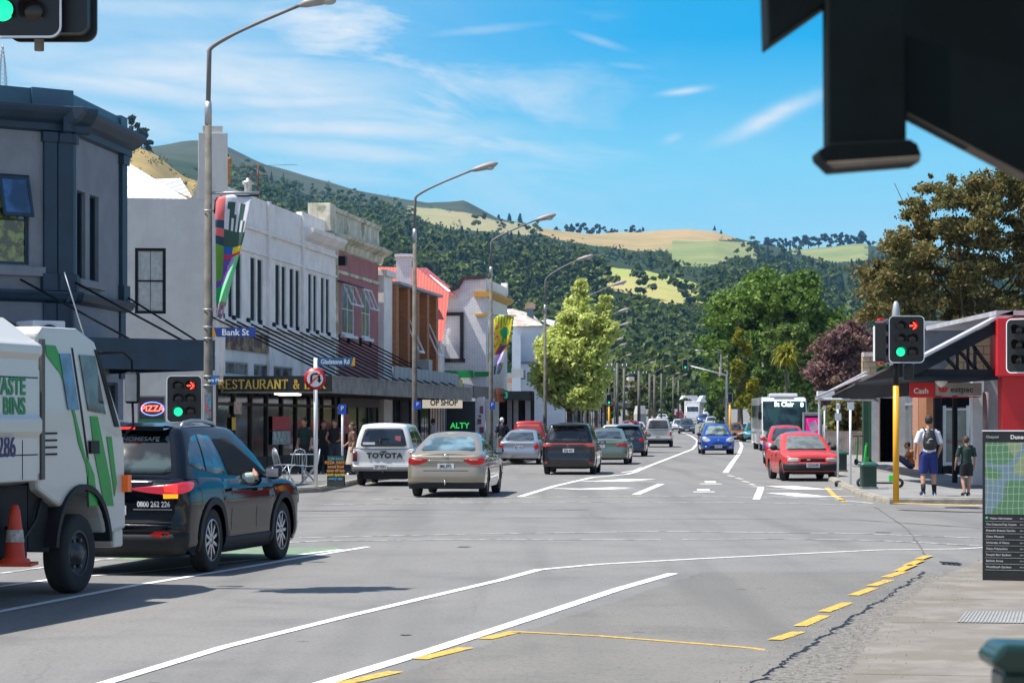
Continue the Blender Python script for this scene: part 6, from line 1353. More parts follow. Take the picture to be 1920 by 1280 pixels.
MB().tube([(0, -.0, lz(362)), (lx(486), 0, lz(361))], .028, 8).build('banner_arm', STEEL, L1); MB().tube([(lx(402), 0, lz(400)), (lx(404), 0, lz(376)), (lx(414), 0, lz(368)), (lx(484), 0, lz(367))], .016, 6).build('banner_hook', BLACK, L1)
s3 = F/92.9; l3x = lambda px: (px-920.5)/s3; l3z = lambda py: W(0, py, 92.9).z-b3_.z
def c3(u_, t, r):
    if t < .1: return 12 if int(u_*14+t*9) % 2 else 9
    if .15 < t < .33 and abs(u_-.6)+abs(t-.24)*1.5 < .26: return 6
    if .3 < t < .5 and abs(u_-.55) < .05: return 6
    if t < .45: return 9 if r.random() < .8 else 2 if u_ < .3 else 12
    if t < .6: return [2, 9, 10, 8][int(u_*4+t*10) % 4]
    if t < .8: return [0, 0, 5, 0][int(u_*5) % 4]
    return [11, 6, 10, 8][int(u_*6+t*20) % 4]
mb = banner(L3, l3x(926), l3z(594), l3z(705), 38/s3, 10/s3, c3, 0, '', 5); o = mb.build('festival_banner', BC, None); o.location = b3_; o.modifiers.new('solid', 'SOLIDIFY').thickness = .004; tag(o, 'yellow and green palm patterned banner on the third lamp post', 'banner')
MB().tube([(0, 0, l3z(591)), (l3x(968), 0, l3z(591))], .025, 6).build('banner_arm', STEEL, L3)
# ================= café table, chairs, sandwich board =================
def bistro_chair(x_, y_, rz, label):
    r_ = empty('bistro_chair', (x_, y_, .13), rz, label, 'chair', 'folding chairs outside the restaurant'); m_ = mat('silver chair paint', (.45, .48, .52), .4, .3)
    for sx in (-.2, .2):
        MB().tube([(sx, -.22, 0), (sx, .18, .45), (sx, .24, .46)], .013, 6).build('leg', m_, r_); MB().tube([(sx, .2, 0), (sx, -.2, .46), (sx*.95, -.26, .7), (sx*.6, -.29, .86), (0, -.3, .9)], .013, 6).build('back_leg', m_, r_)
    mb = MB(); 
    for i in range(7): mb.box(-.2, .2, -.19+i*.06, -.15+i*.06, .45, .465)
    mb.build('seat', m_, r_); mb = MB()
    for i in range(-2, 3): mb.tube([(i*.06, -.24, .5), (i*.075, -.28, .72), (i*.05, -.3, .86)], .008, 5)
    mb.build('backrest', m_, r_)
bistro_chair(W(557, 0, 60.5).x, 60.5, R(20), 'silver folding chair facing the kerb by the sign post'); bistro_chair(W(578, 0, 59.5).x, 59.5, R(100), 'silver folding chair turned side on nearest the sign post'); bistro_chair(W(533, 0, 61.5).x, 61.5, R(-60), 'silver folding chair half hidden behind the black car')
r_ = empty('bistro_table', (W(567, 0, 61.6).x, 61.6, .13), 0, 'small round silver table among the folding chairs', 'table'); MB().lathe([(.001, .72), (.33, .72), (.33, .745), (.001, .745)], 20).build('table_top', MATS['silver chair paint'], r_); MB().tube([(0, 0, 0), (0, 0, .72)], .025, 8).build('stem', MATS['silver chair paint'], r_)
Yb = 57.3; p = Vector((W(629, 0, Yb).x, Yb, .13)); k = Yb/F; r_ = empty('sandwich_board', p, 0, 'chalk sandwich board with orange and teal writing beside the white pickup', 'sign'); Mb_ = Matrix.Rotation(R(-10), 4, 'X')
mb = MB(); hh = 58*k; mb.box(-16*k, 16*k, 0, .03, 0, hh, 0, Mb_); bd = mb.build('front_board', mat('chalk board', (.025, .022, .02), .7), r_); MB().box(-16*k, 16*k, -.03, 0, 0, hh, 0, Matrix.Translation((0, .42, 0)) @ Matrix.Rotation(R(12), 4, 'X')).build('rear_board', MATS['chalk board'], r_)
for i, (s_t, m_) in enumerate((('Cafe lunch', 'teal'), ('PIZZA  PASTA', 'orange'), ('wood fired', 'orange'), ('open till late', 'orange'), ('lunch specials', 'yellow'), ('every day', 'blue'))):
    text(s_t, 'lettering', .1, mat('chalk %s' % m_, {'teal': (.02, .3, .35), 'orange': (.6, .22, .03), 'yellow': (.6, .5, .05), 'blue': (.05, .3, .5)}[m_], .8), bd, Mb_ @ Vector((0, -.008, hh*.9-i*hh*.13)), (R(80), 0, 0), .001, .002, .9)
# scooters
for (px, py, rz, lab_) in ((1618, 872, .4, 'green electric scooter parked by the far shop wall'), (1650, 914, 1.3, 'green electric scooter half behind the yellow signal pole')):
    p = G(px, py, .13); r_ = empty('electric_scooter', p, rz, lab_, 'scooter', 'green scooters'); gm = mat('lime green plastic', (.03, .5, .06), .4)
    MB().box(-.08, .08, -.4, .35, .1, .14).build('deck', BLACK, r_, bevel=.01); MB().tube([(0, .42, .15), (0, .34, 1.0), (0, .32, 1.08)], .03, 8).build('stem', gm, r_); MB().tube([(-.22, .32, 1.06), (.22, .32, 1.06)], .016, 8).build('handlebar', BLACK, r_)
    for yy in (-.46, .46): MB().lathe([(.05, -.03), (.11, -.03), (.12, 0), (.11, .03), (.05, .03)], 16, 'x', (0, yy, .12)).build('wheel', RUBBER, r_)
    MB().cbox((0, -.34, .24), (.1, .25, .16)).build('rear_guard', gm, r_, bevel=.02)
# overhead wires across the far road
for i, (a, b) in enumerate(((W(1100, 470, 120)*0+W(965, 640, 139), W(1362, 668, 150)), (W(1190, 690, 240), W(1385, 690, 240)))):
    mid = (a+b)/2-Vector((0, 0, .4)); o = MB().tube([a, (a+mid)/2-Vector((0, 0, .12)), mid, (b+mid)/2-Vector((0, 0, .12)), b], .018, 4).build('overhead_wire', BLACK, None); tag(o, ['overhead wire crossing behind the street tree', 'overhead wire between the far poles'][i], 'wire')
# ================= vehicles =================
LRED = lamp_mat('tail lamp red', (.5, .008, .01), .22); LREDON = lamp_mat('lit tail lamp', (1, .03, .03), 1.1); AMB = lamp_mat('amber lamp', (1, .32, .01), .9); AMBD = mat('amber lens', (.6, .15, .01), .25)
HEADL = mat('headlight glass', (.55, .57, .6), .12, .3, var=.3, scale=9, spec=.9, coat=1); CHROME = mat('chrome', (.7, .7, .72), .15, 1.0, var=.05); PLATE = mat('number plate', (.65, .66, .66), .4); PLT = mat('plate lettering', (.02, .02, .02), .5)
UNDER = mat('underbody black', (.008, .008, .009), .8)
def ip(tab, v): return float(np.interp(v, [a for a, _ in tab], [b for _, b in tab]))
class Body:
    def __init__(s, L, W, top, side, rear, front, zb=.22, rr=(.28, .22), fr=(.5, .38), wheels=(-1.3, 1.35), Ra=.37, Rw=.33):
        s.L, s.W, s.top, s.side, s.rear, s.front, s.zb, s.wh, s.Ra, s.Rw = L, W, top, side, rear, front, zb, wheels, Ra, Rw
        hw, hl = W/2, L/2; pts = []
        for x in np.linspace(0, hw-rr[0], 5)[:-1]: pts.append((x, -hl - 0, 0, -1))
        for t in np.linspace(0, math.pi/2, 8): pts.append((hw-rr[0]+rr[0]*math.sin(t), -hl+rr[1]-rr[1]*math.cos(t), math.sin(t), -math.cos(t)))
        y0, y1 = -hl+rr[1], hl-fr[1]; ys_ = set(np.linspace(y0, y1, 18)[1:-1])
        for wy in wheels:
            ys_ = {q for q in ys_ if abs(q-wy) > Ra*1.04}; ys_ |= {wy+Ra*v for v in (-1, -.985, -.93, -.83, -.7, -.5, -.25, 0, .25, .5, .7, .83, .93, .985, 1)} | {wy-Ra*1.02, wy+Ra*1.02}
        for y in sorted(q for q in ys_ if y0 < q < y1): pts.append((hw, y, 1, 0))
        for t in np.linspace(0, math.pi/2, 9): pts.append((hw-fr[0]+fr[0]*math.cos(t), hl-fr[1]+fr[1]*math.sin(t), math.cos(t), math.sin(t)))
        for x in np.linspace(hw-fr[0], 0, 5)[1:]: pts.append((x, hl, 0, 1))
        s.p = pts; d = [0]
        for a, b in zip(pts[:-1], pts[1:]): d.append(d[-1]+math.hypot(b[0]-a[0], b[1]-a[1]))
        s.d = d; s.per = d[-1]
    def inset(s, nx, ny, y, z): return nx*nx*ip(s.side, z) + ny*ny*ip(s.rear if y < 0 else s.front, z)
    def bottom(s, y, nx):
        z = s.zb + (.06 if abs(y) > s.L/2-.35 else 0)
        if nx > .9:
            for wy in s.wh:
                if abs(y-wy) <= s.Ra: z = max(z, s.Rw + math.sqrt(max(0, s.Ra**2-(y-wy)**2)))
        return z
    def P(s, a, z, off=0, end='rear'):
        sg = 1 if a >= 0 else -1; q = abs(a); q = q if end == 'rear' else s.per-q
        x, y, nx, ny = (float(np.interp(q, s.d, [p[k] for p in s.p])) for k in range(4)); l = math.hypot(nx, ny) or 1; nx /= l; ny /= l
        i = s.inset(nx, ny, y, z) - off; return Vector((sg*(x-nx*i), y-ny*i, z))
    def cap(s, x, y, tops=None):
        """top surface height"""
        z = ip(s.top, y); return z
    def mesh(s):
        mb = MB(); T = [0, .07, .16, .28, .42, .55, .67, .78, .87, .94, .98, 1]; cols = []
        for (x, y, nx, ny) in s.p:
            zb = s.bottom(y, nx); zt = ip(s.top, y); c_ = []
            for t in T:
                z = zb+(zt-zb)*t; e = max(0, t-.9)/.1; i = s.inset(nx, ny, y, z) + .05*e*e; c_.append(Vector((x-nx*i, y-ny*i, z-.012*e)))
            cols.append(c_)
        n = len(cols); m = len(T)
        vs = [p for c_ in cols for p in c_] + [Vector((-p.x, p.y, p.z)) for c_ in cols for p in c_]
        fs = []
        for i in range(n-1):
            for j in range(m-1):
                fs.append((i*m+j, (i+1)*m+j, (i+1)*m+j+1, i*m+j+1)); o = n*m; fs.append((o+i*m+j, o+i*m+j+1, o+(i+1)*m+j+1, o+(i+1)*m+j))
        mb.add(vs, fs, 0, True)
        rows = []
        for c_ in cols:
            p = c_[-1]; rows.append([Vector((p.x*u_, p.y, p.z+.045*(1-u_*u_)*min(1, p.x/.5))) for u_ in (1, .85, .6, .3, 0, -.3, -.6, -.85, -1)])
        for a, b in zip(rows[:-1], rows[1:]):
            for k in range(8): mb.add([a[k], b[k], b[k+1], a[k+1]], [(0, 1, 2, 3)], 0, True)
        return mb
    def panel(s, mb, cols, off=.006, end='rear', sg=1, mi=0, nz=3, edge=True):
        """a skin that follows the body: columns (distance along the perimeter, z low, z high)"""
        fine = []
        for (a0, l0, h0), (a1, l1, h1) in zip(cols[:-1], cols[1:]):
            k = max(1, int(abs(a1-a0)/.05))
            for i in range(k): t = i/k; fine.append((a0+(a1-a0)*t, l0+(l1-l0)*t, h0+(h1-h0)*t))
        fine.append(cols[-1]); g = []
        for (a, l, h) in fine: g.append([s.P(a*sg, l+(h-l)*j/nz, off, end) for j in range(nz+1)])
        for a, b in zip(g[:-1], g[1:]):
            for j in range(nz): mb.add([a[j], b[j], b[j+1], a[j+1]], [(0, 1, 2, 3)], mi, True)
        if edge:   # give the panel real thickness
            gi = [[s.P(a*sg, z_, -.02, end) for z_ in (l, h)] for (a, l, h) in fine]
            for k in range(len(g)-1):
                mb.add([g[k][0], g[k+1][0], gi[k+1][0], gi[k][0]], [(0, 1, 2, 3)], mi); mb.add([g[k][-1], g[k+1][-1], gi[k+1][1], gi[k][1]], [(0, 1, 2, 3)], mi)
            for k in (0, -1): mb.add([g[k][0], g[k][-1], gi[k][1], gi[k][0]], [(0, 1, 2, 3)], mi)
class House:
    """glasshouse: base rectangle at the belt, roof rectangle above, curved screens"""
    def __init__(s, yb0, yb1, wb, yr0, yr1, wr, z0, z1, zr, zrf=None, cr=.05, cf=.14, r=.1):
        s.__dict__.update(yb0=yb0, yb1=yb1, wb=wb, yr0=yr0, yr1=yr1, wr=wr, z0=z0, z1=z1, zr=zr, zrf=zrf or zr, cr=cr, cf=cf, r=r)
    def q(s, t):
        e = math.sin(min(t, 1)*math.pi)
        return s.yb0+(s.yr0-s.yb0)*t - .02*e, s.yb1+(s.yr1-s.yb1)*t + .03*e, s.wb+(s.wr-s.wb)*t+.025*e
    def zz(s, v, t): return (s.z0+(s.z1-s.z0)*v)*(1-t) + (s.zr+(s.zrf-s.zr)*v+.0)*t
    def S(s, side, u, t, off=0):
        y0, y1, w = s.q(t)
        if side in ('right', 'left'):
            sg = 1 if side == 'right' else -1; y = y0+s.r+(y1-y0-2*s.r)*u; return Vector((sg*(w+off), y, s.zz(u, t)+off*.3))
        xx = (w-s.r)*u
        if side == 'rear': return Vector((xx, y0-s.cr*(1-u*u)-off, s.zz(0, t)+off*.4))
        return Vector((xx, y1+s.cf*(1-u*u)+off, s.zz(1, t)+off*.4))
    def mesh(s):
        mb = MB(); Tt = [0, .15, .3, .45, .6, .75, .9, 1.0]; rings = []
        def ring(t, ins=0, dz=0):
            R_ = []
            y0, y1, w = s.q(min(t, 1)); w -= ins; y0 += ins*1.3; y1 -= ins*1.3; r = s.r
            for u_ in np.linspace(0, 1, 5): R_.append(Vector(((w-r)*u_, y0-s.cr*(1-u_*u_), s.zz(0, t)+dz)))
            for a in (30, 60, 90): R_.append(Vector((w-r+r*math.sin(R(a)), y0+r-r*math.cos(R(a)), s.zz(0, t)+dz)))
            for u_ in np.linspace(0, 1, 9)[1:]: R_.append(Vector((w, y0+r+(y1-y0-2*r)*u_, s.zz(u_, t)+dz+.02*math.sin(u_*math.pi)*(t > .8)*t)))
            for a in (30, 60, 90): R_.append(Vector((w-r+r*math.cos(R(a)), y1-r+r*math.sin(R(a)), s.zz(1, t)+dz)))
            for u_ in np.linspace(1, 0, 5)[1:]: R_.append(Vector(((w-r)*u_, y1+s.cf*(1-u_*u_), s.zz(1, t)+dz)))
            return R_
        for t in Tt: rings.append(ring(t))
        rings.append(ring(1, .035, .022)); rings.append(ring(1, .10, .042)); m = len(rings[0])
        for sg in (1, -1):
            vs = [Vector((p.x*sg, p.y, p.z)) for r_ in rings for p in r_]; mb.add(vs, [(j*m+i, j*m+i+1, (j+1)*m+i+1, (j+1)*m+i) for j in range(len(rings)-1) for i in range(m-1)], 0, True)
        top = rings[-1]; rows = [[Vector((p.x*u_, p.y, p.z+.03*(1-u_*u_)*min(1, p.x/.4))) for u_ in (1, .7, .35, 0, -.35, -.7, -1)] for p in top]
        for a, b in zip(rows[:-1], rows[1:]):
            for k in range(6): mb.add([a[k], b[k], b[k+1], a[k+1]], [(0, 1, 2, 3)], 0, True)
        return mb
    def panel(s, mb, side, cols, off=.007, mi=0, nt=6):
        """columns (u, t low, t high)"""
        fine = []
        for (a0, l0, h0), (a1, l1, h1) in zip(cols[:-1], cols[1:]):
            k = max(1, int(abs(a1-a0)/.08))
            for i in range(k): t = i/k; fine.append((a0+(a1-a0)*t, l0+(l1-l0)*t, h0+(h1-h0)*t))
        fine.append(cols[-1]); g = [[s.S(side, a, l+(h-l)*j/nt, off) for j in range(nt+1)] for a, l, h in fine]
        for a, b in zip(g[:-1], g[1:]):
            for j in range(nt): mb.add([a[j], b[j], b[j+1], a[j+1]], [(0, 1, 2, 3)], mi, True)
        gi = [[s.S(side, a, z_, -.03) for z_ in (l, h)] for a, l, h in fine]
        for k in range(len(g)-1): mb.add([g[k][0], g[k+1][0], gi[k+1][0], gi[k][0]], [(0, 1, 2, 3)], mi); mb.add([g[k][-1], g[k+1][-1], gi[k+1][1], gi[k][1]], [(0, 1, 2, 3)], mi)
        for k in (0, -1): mb.add([g[k][0], g[k][-1], gi[k][1], gi[k][0]], [(0, 1, 2, 3)], mi)
def wheel(par, x, y, r, w_=.2, spokes=5, rimm=None, steer=0, rimr=.66, seed=0):
    sg = 1 if x > 0 else -1; M = Matrix.Translation((x, y, r)) @ Matrix.Rotation(-steer, 4, 'Z') @ Matrix.Rotation(seed, 4, 'X')
    mb = MB(); h = w_/2; mb.lathe([(r*rimr, -h*.85), (r*.86, -h), (r*.97, -h*.85), (r, -h*.6), (r, h*.6), (r*.97, h*.85), (r*.86, h), (r*rimr, h*.85)], 32, 'x', M=M); wl = mb.build('wheel', RUBBER, par)
    mb = MB(); R0 = r*rimr; mb.lathe([(R0*1.02, -h*.8), (R0*1.02, h*.86*1), (R0*.93, h*.86)] if sg > 0 else [(R0*1.02, h*.8), (R0*1.02, -h*.86), (R0*.93, -h*.86)], 28, 'x', M=M, mi=0)
    mb.lathe([(.001, sg*h*.15), (R0*.98, sg*h*.15)], 20, 'x', M=M, mi=1); mb.lathe([(.001, sg*h*.78), (R0*.2, sg*h*.76), (R0*.24, sg*h*.4)], 14, 'x', M=M)
    for i in range(spokes):
        a = 2*math.pi*i/spokes; Mr = M @ Matrix.Rotation(a, 4, 'X'); wd = R0*(.13 if spokes > 6 else .2)
        x0, x1 = sorted((sg*h*.45, sg*h*.72)); mb.box(x0, x1, -wd*.6, wd*.6, R0*.15, R0*.96, 0, Mr)
    mb.build('rim', [rimm or RIM, UNDER], wl)
def mirror_(par, pnt, sg, m_, sz=(.2, .13, .15)):
    mb = MB(); mb.ball((0, 0, 0), .5, 12, 0, (1, 1, 1)); c_ = Vector(pnt)+Vector((sg*(sz[0]*.5+.03), 0, .06))
    mb.v = [tuple(Vector((v[0]*sz[0]*1.15, v[1]*sz[1]*1.1, v[2]*sz[2]*1.15))+c_) for v in mb.v]; o = mb.build('door_mirror', m_, par)
    MB().tube([Vector(pnt)+Vector((-sg*.02, 0, .02)), c_-Vector((0, 0, .05))], .022, 6).build('mirror_stalk', BLACK, o)
    MB().cbox((c_.x, c_.y-sz[1]*.5, c_.z), (sz[0]*.78, .012, sz[2]*.7)).build('mirror_glass', glass_mat('mirror glass', (.2, .22, .25), .03, .2), o)
SP = {}
SP['sedan'] = dict(L=4.8, W=1.80, H=1.46, top=[(-2.4, .98), (-2.1, 1.05), (-1.6, 1.07), (0, 1.0), (.9, .98), (1.6, .90), (2.15, .78), (2.4, .66)], gh=(-1.95, 1.0, .80, -.85, .12, .58, 1.03, .97, 1.43, 1.42),
    rear=[(.2, .10), (.35, .02), (.55, 0), (.62, .03), (.7, .09), (.95, .06), (1.05, .05)], front=[(.2, .06), (.45, 0), (.6, .03), (.8, .18)], side=[(.2, .05), (.4, .0), (.6, .0), (.85, .02), (1.0, .05), (1.1, .08)], wh=(-1.36, 1.42), Rw=.32,
    sw=[[(.05, .12, .45), (.17, .10, .86), (.40, .10, .92), (.405, .10, .92)], [(.44, .10, .92), (.62, .08, .93), (.80, .07, .74), (.96, .06, .14)]])
SP['suv'] = dict(L=4.6, W=1.84, H=1.70, top=[(-2.3, 1.08), (-1.8, 1.12), (0, 1.08), (1.0, 1.05), (1.6, 1.02), (2.1, .93), (2.3, .8)], gh=(-2.12, 1.12, .84, -1.62, .28, .60, 1.08, 1.02, 1.63, 1.62),
    rear=[(.2, .12), (.35, .01), (.6, 0), (.68, .09), (.9, .06), (1.0, .02), (1.12, .09)], front=[(.2, .1), (.45, 0), (.7, .02), (.95, .14)], side=[(.2, .08), (.35, .02), (.6, .015), (.8, .0), (.95, .02), (1.12, .08)], wh=(-1.30, 1.36), Rw=.365,
    sw=[[(.02, .30, .50), (.10, .22, .84), (.20, .16, .90)], [(.225, .15, .9), (.33, .11, .93), (.45, .09, .94)], [(.48, .08, .94), (.64, .06, .94), (.80, .05, .78), (.97, .04, .15)]])
SP['hatch'] = dict(L=4.1, W=1.70, H=1.5, top=[(-2.05, .95), (-1.7, .98), (0, .96), (.95, .95), (1.5, .88), (1.9, .76), (2.05, .64)], gh=(-1.92, 1.12, .77, -1.45, .2, .55, .95, .93, 1.46, 1.46),
    rear=[(.2, .1), (.35, .0), (.55, 0), (.62, .06), (.95, .05)], front=[(.2, .08), (.4, 0), (.6, .03), (.8, .15)], side=[(.2, .06), (.4, .0), (.6, .0), (.8, .02), (.98, .07)], wh=(-1.2, 1.28), Rw=.3,
    sw=[[(.06, .22, .6), (.14, .14, .86), (.42, .10, .92)], [(.45, .09, .92), (.62, .08, .93), (.80, .07, .74), (.96, .06, .14)]])
SP['old'] = dict(L=4.1, W=1.64, H=1.36, top=[(-2.05, .9), (-1.7, .93), (0, .9), (.75, .89), (1.6, .80), (1.95, .74), (2.05, .66)], gh=(-1.7, .78, .74, -.9, .0, .56, .91, .88, 1.33, 1.33),
    rear=[(.2, .1), (.35, .0), (.5, 0), (.55, .06), (.9, .05)], front=[(.18, .06), (.3, 0), (.52, .0), (.54, .06), (.72, .08)], side=[(.2, .05), (.4, .0), (.6, .0), (.8, .01), (.95, .05)], wh=(-1.15, 1.25), Rw=.29,
    sw=[[(.06, .14, .5), (.17, .12, .86), (.40, .10, .9)], [(.44, .10, .9), (.62, .08, .9), (.80, .07, .74), (.96, .06, .14)]])
SP['van'] = dict(L=4.75, W=1.80, H=1.76, top=[(-2.38, 1.08), (-1.9, 1.1), (0, 1.05), (1.2, 1.0), (1.9, .88), (2.38, .72)], gh=(-2.25, 1.72, .83, -2.0, .45, .64, 1.07, .98, 1.69, 1.68),
    rear=[(.2, .12), (.35, .02), (.6, 0), (.68, .07), (1.1, .06)], front=[(.2, .08), (.45, 0), (.7, .06), (.9, .2)], side=[(.2, .06), (.4, .0), (.7, .0), (.95, .02), (1.1, .06)], wh=(-1.4, 1.45), Rw=.33,
    sw=[[(.03, .14, .7), (.08, .10, .88), (.28, .09, .92)], [(.30, .09, .92), (.5, .08, .93), (.56, .08, .93)], [(.58, .08, .93), (.70, .07, .92), (.85, .07, .6), (.97, .06, .15)]])
SP['ute'] = dict(L=4.95, W=1.74, H=1.80, top=[(-2.48, 1.12), (0, 1.12), (1.0, 1.1), (1.6, 1.05), (2.3, .98), (2.48, .86)], gh=(-2.42, .95, .80, -2.28, .15, .62, 1.1, 1.08, 1.76, 1.74),
    rear=[(.3, .0), (.58, .0), (.6, .05), (1.1, .05)], front=[(.3, .05), (.5, 0), (.7, .02), (1.0, .08)], side=[(.3, .04), (.6, .0), (.9, .0), (1.12, .03)], wh=(-1.35, 1.5), Rw=.36, rr=(.08, .06), zb=.38,
    sw=[[(.03, .18, .82), (.40, .18, .86)], [(.46, .12, .88), (.66, .12, .9)], [(.69, .10, .9), (.82, .09, .82), (.96, .08, .2)]])
def car(kind, loc, heading, colr, label, name='parked_car', cat='car', group=None, sc=1.0, facing='away', steer=0, **o):
    """heading: degrees clockwise from straight up the street"""
    s = SP[kind]; z_ = gz(loc[1]); root = empty(name, (loc[0], loc[1], z_+o.get('dz', 0)), R(-heading), label, cat, group, sc)
    P_ = colr if isinstance(colr, bpy.types.Material) else paint('paint %s' % (colr,), colr, o.get('metal', .35), o.get('rough', .28))
    B = Body(s['L'], s['W'], s['top'], s['side'], s['rear'], s['front'], s.get('zb', .22), s.get('rr', (.28, .22)), wheels=s['wh'], Ra=s['Rw']+.055, Rw=s['Rw'])
    g = s['gh']; H_ = House(*g[:8], g[8], g[9]); L, W_, Rw = s['L'], s['W'], s['Rw']
    B.mesh().build('body', P_, root); cb = H_.mesh().build('cabin', o.get('roofm') or P_, root)
    MB().box(-W_/2+.28, W_/2-.28, -L/2+.12, L/2-.2, .2, .7).box(-W_/2+.13, W_/2-.13, s['wh'][0]+Rw+.1, s['wh'][1]-Rw-.1, .19, .6).build('underbody', UNDER, root)
    # glass
    gm = o.get('glass') or CARGLASS
    mb = MB(); H_.panel(mb, 'front', [(-.93, .06, .93), (-.8, .04, .95), (.8, .04, .95), (.93, .06, .93)], .008); mb.build('windscreen', gm, root)
    rg = o.get('rear_glass', (.10, .90)); mb = MB(); H_.panel(mb, 'rear', [(-.93, rg[0]+.05, rg[1]-.04), (-.82, rg[0], rg[1]), (.82, rg[0], rg[1]), (.93, rg[0]+.05, rg[1]-.04)], .008); mb.build('rear_window', o.get('rglass') or gm, root)
    for sd_ in ('right', 'left'):
        for k_, c_ in enumerate(s['sw']):
            if o.get('open_window') and sd_ == 'right' and k_ == len(s['sw'])-1: mb = MB(); H_.panel(mb, sd_, c_, .003); mb.build('open_window', UNDER, root); continue  # dark panel stands in for the unlit cabin behind the opening
            mb = MB(); H_.panel(mb, sd_, c_, .006); mb.build('side_window', gm, root)
    # wheels
    for i, wy in enumerate(s['wh']):
        for sg in (-1, 1): wheel(root, sg*(W_/2-.115), wy, Rw, .2, o.get('spokes', 5), o.get('rim'), steer if i == 1 else 0, seed=.4+i+sg*.2)
    lod = o.get('lod', 1); hw = W_/2; zt = ip(s['top'], -L/2); 
    # lower bumpers and sills in dark plastic
    if o.get('cladding'):
        mb = MB()
        B.panel(mb, [(-B.per+.001, .2, .42)] if 0 else [(-.98, .24, .48), (0, .24, .48), (.98, .24, .48)], .008, 'rear'); mb.build('lower_cladding', PLASTIC, root); mb = MB()
        for sg in (-1, 1):
            a0 = B.d[[i for i, p in enumerate(B.p) if p[1] >= s['wh'][0]+Rw+.06][0]]; a1 = B.d[[i for i, p in enumerate(B.p) if p[1] >= s['wh'][1]-Rw-.06][0]]
            B.panel(mb, [(a0, .215, .38), (a1, .215, .38)], .01, 'rear', sg); mb.build('sill_moulding', PLASTIC, root); mb = MB()
        B.panel(mb, [(-.98, .24, .46), (.98, .24, .46)], .008, 'front'); mb.build('lower_cladding', PLASTIC, root)
        for sg in (-1, 1):
            for wy in s['wh']:
                mb = MB(); N_ = 22; Ra = B.Ra
                for i in range(N_):
                    t0, t1 = R(-14+208*i/N_), R(-14+208*(i+1)/N_); q = []
                    for (t, r_) in ((t0, Ra-.01), (t1, Ra-.01), (t1, Ra+.075), (t0, Ra+.075)):
                        y_, zz_ = wy+r_*math.cos(t), Rw+r_*math.sin(t); q.append(Vector((sg*(hw-ip(s['side'], zz_)+.018), y_, max(.2, zz_))))
                    mb.add(q, [(0, 1, 2, 3)]); q2 = [q[3], q[2], q[2]-Vector((sg*.04, 0, 0)), q[3]-Vector((sg*.04, 0, 0))]; mb.add(q2, [(0, 1, 2, 3)])
                mb.build('arch_moulding', PLASTIC, root)
    elif o.get('bumper'):
        for e_, zz_ in (('rear', o['bumper'][0]), ('front', o['bumper'][1])):
            if not zz_: continue
            mb = MB(); B.panel(mb, [(-hw-.1, *zz_), (0, *zz_), (hw+.1, *zz_)], .02, e_); mb.build('bumper', o.get('bumperm') or PLASTIC, root)
    # panel gaps on the flanks
    if lod >= 1:
        for sg in (-1, 1):
            for f in o.get('doors', (-.78, .18, 1.02)):
                mb = MB()
                q = [i for i, p in enumerate(B.p) if p[1] >= f*L/4.6 and p[2] > .99]
                if q: a = B.d[q[0]]; B.panel(mb, [(a, .33, ip(s['top'], f*L/4.6)-.05), (a+.012, .33, ip(s['top'], f*L/4.6)-.05)], .0025, 'rear', sg, 0, 4, False); mb.build('door_gap', UNDER, root)
            for f in o.get('doors', (-.78, .18, 1.02))[:2]:
                y_ = f*L/4.6+.13; zz_ = ip(s['top'], y_)-.16; MB().cbox((sg*(hw-ip(s['side'], zz_)+.025), y_, zz_), (.03, .2, .035)).build('door_handle', o.get('handle') or P_, root, bevel=.008)
    # tail lamps
    for sg in (-1, 1):
        for j, (m_, cols) in enumerate(o.get('tail', [(LRED, [(hw-.42, .78, .86), (hw-.2, .72, .88), (hw+.02, .74, .9), (hw+.1, .8, .9)])])):
            mb = MB(); B.panel(mb, cols, .012+.002*j, 'rear', sg); mb.build('tail_light' if j == 0 else 'tail_lamp_lens', m_, root)
        for j, (m_, cols) in enumerate(o.get('head', [(HEADL, [(hw-.55, .6, .68), (hw-.3, .6, .74), (hw-.0, .64, .80), (hw+.12, .72, .8)])])):
            mb = MB(); B.panel(mb, cols, .010+.002*j, 'front', sg); mb.build('headlight' if j == 0 else 'front_indicator', m_, root)
    # plates, grille, mirrors
    pr = o.get('rear_plate', (0, .62)); y_ = B.P(0, pr[1], .02).y
    pl = MB().cbox((pr[0], y_, pr[1]), (.38, .012, .13)).build('number_plate', PLATE, root)
    text(o.get('plate', 'KJR 482'), 'lettering', .115, PLT, pl, (pr[0], y_-.009, pr[1]), (R(90), 0, 0), .001, .001, .8)
    fp = o.get('front_plate', .42); y_ = B.P(0, fp, .02, 'front').y; pl = MB().cbox((0, y_+.004, fp), (.38, .012, .13)).build('number_plate', PLATE, root)
    if facing == 'toward': text(o.get('plate', 'FRT 619'), 'lettering', .115, PLT, pl, (0, y_+.012, fp), (R(90), 0, math.pi), .001, .001, .8)
    for gc in o.get('grille', [(BLACK, .5, .30, .40)]): mb = MB(); B.panel(mb, [(-gc[1], gc[2], gc[3]), (gc[1], gc[2], gc[3])], .007, 'front'); mb.build('grille', gc[0], root)
    my_ = s['gh'][1]-.42
    for sg in (-1, 1): mirror_(root, (sg*(s['gh'][2]+.02), my_, s['gh'][7]+.02), sg, o.get('mirror') or P_)
    root['_B'] = 0; del root['_B']
    return root, B, H_
def strip(B, root, name, m_, cols, off=.009, end='rear', both=False):
    mb = MB(); B.panel(mb, cols, off, end); 
    if both: B.panel(mb, cols, off, end, -1)
    return mb.build(name, m_, root)
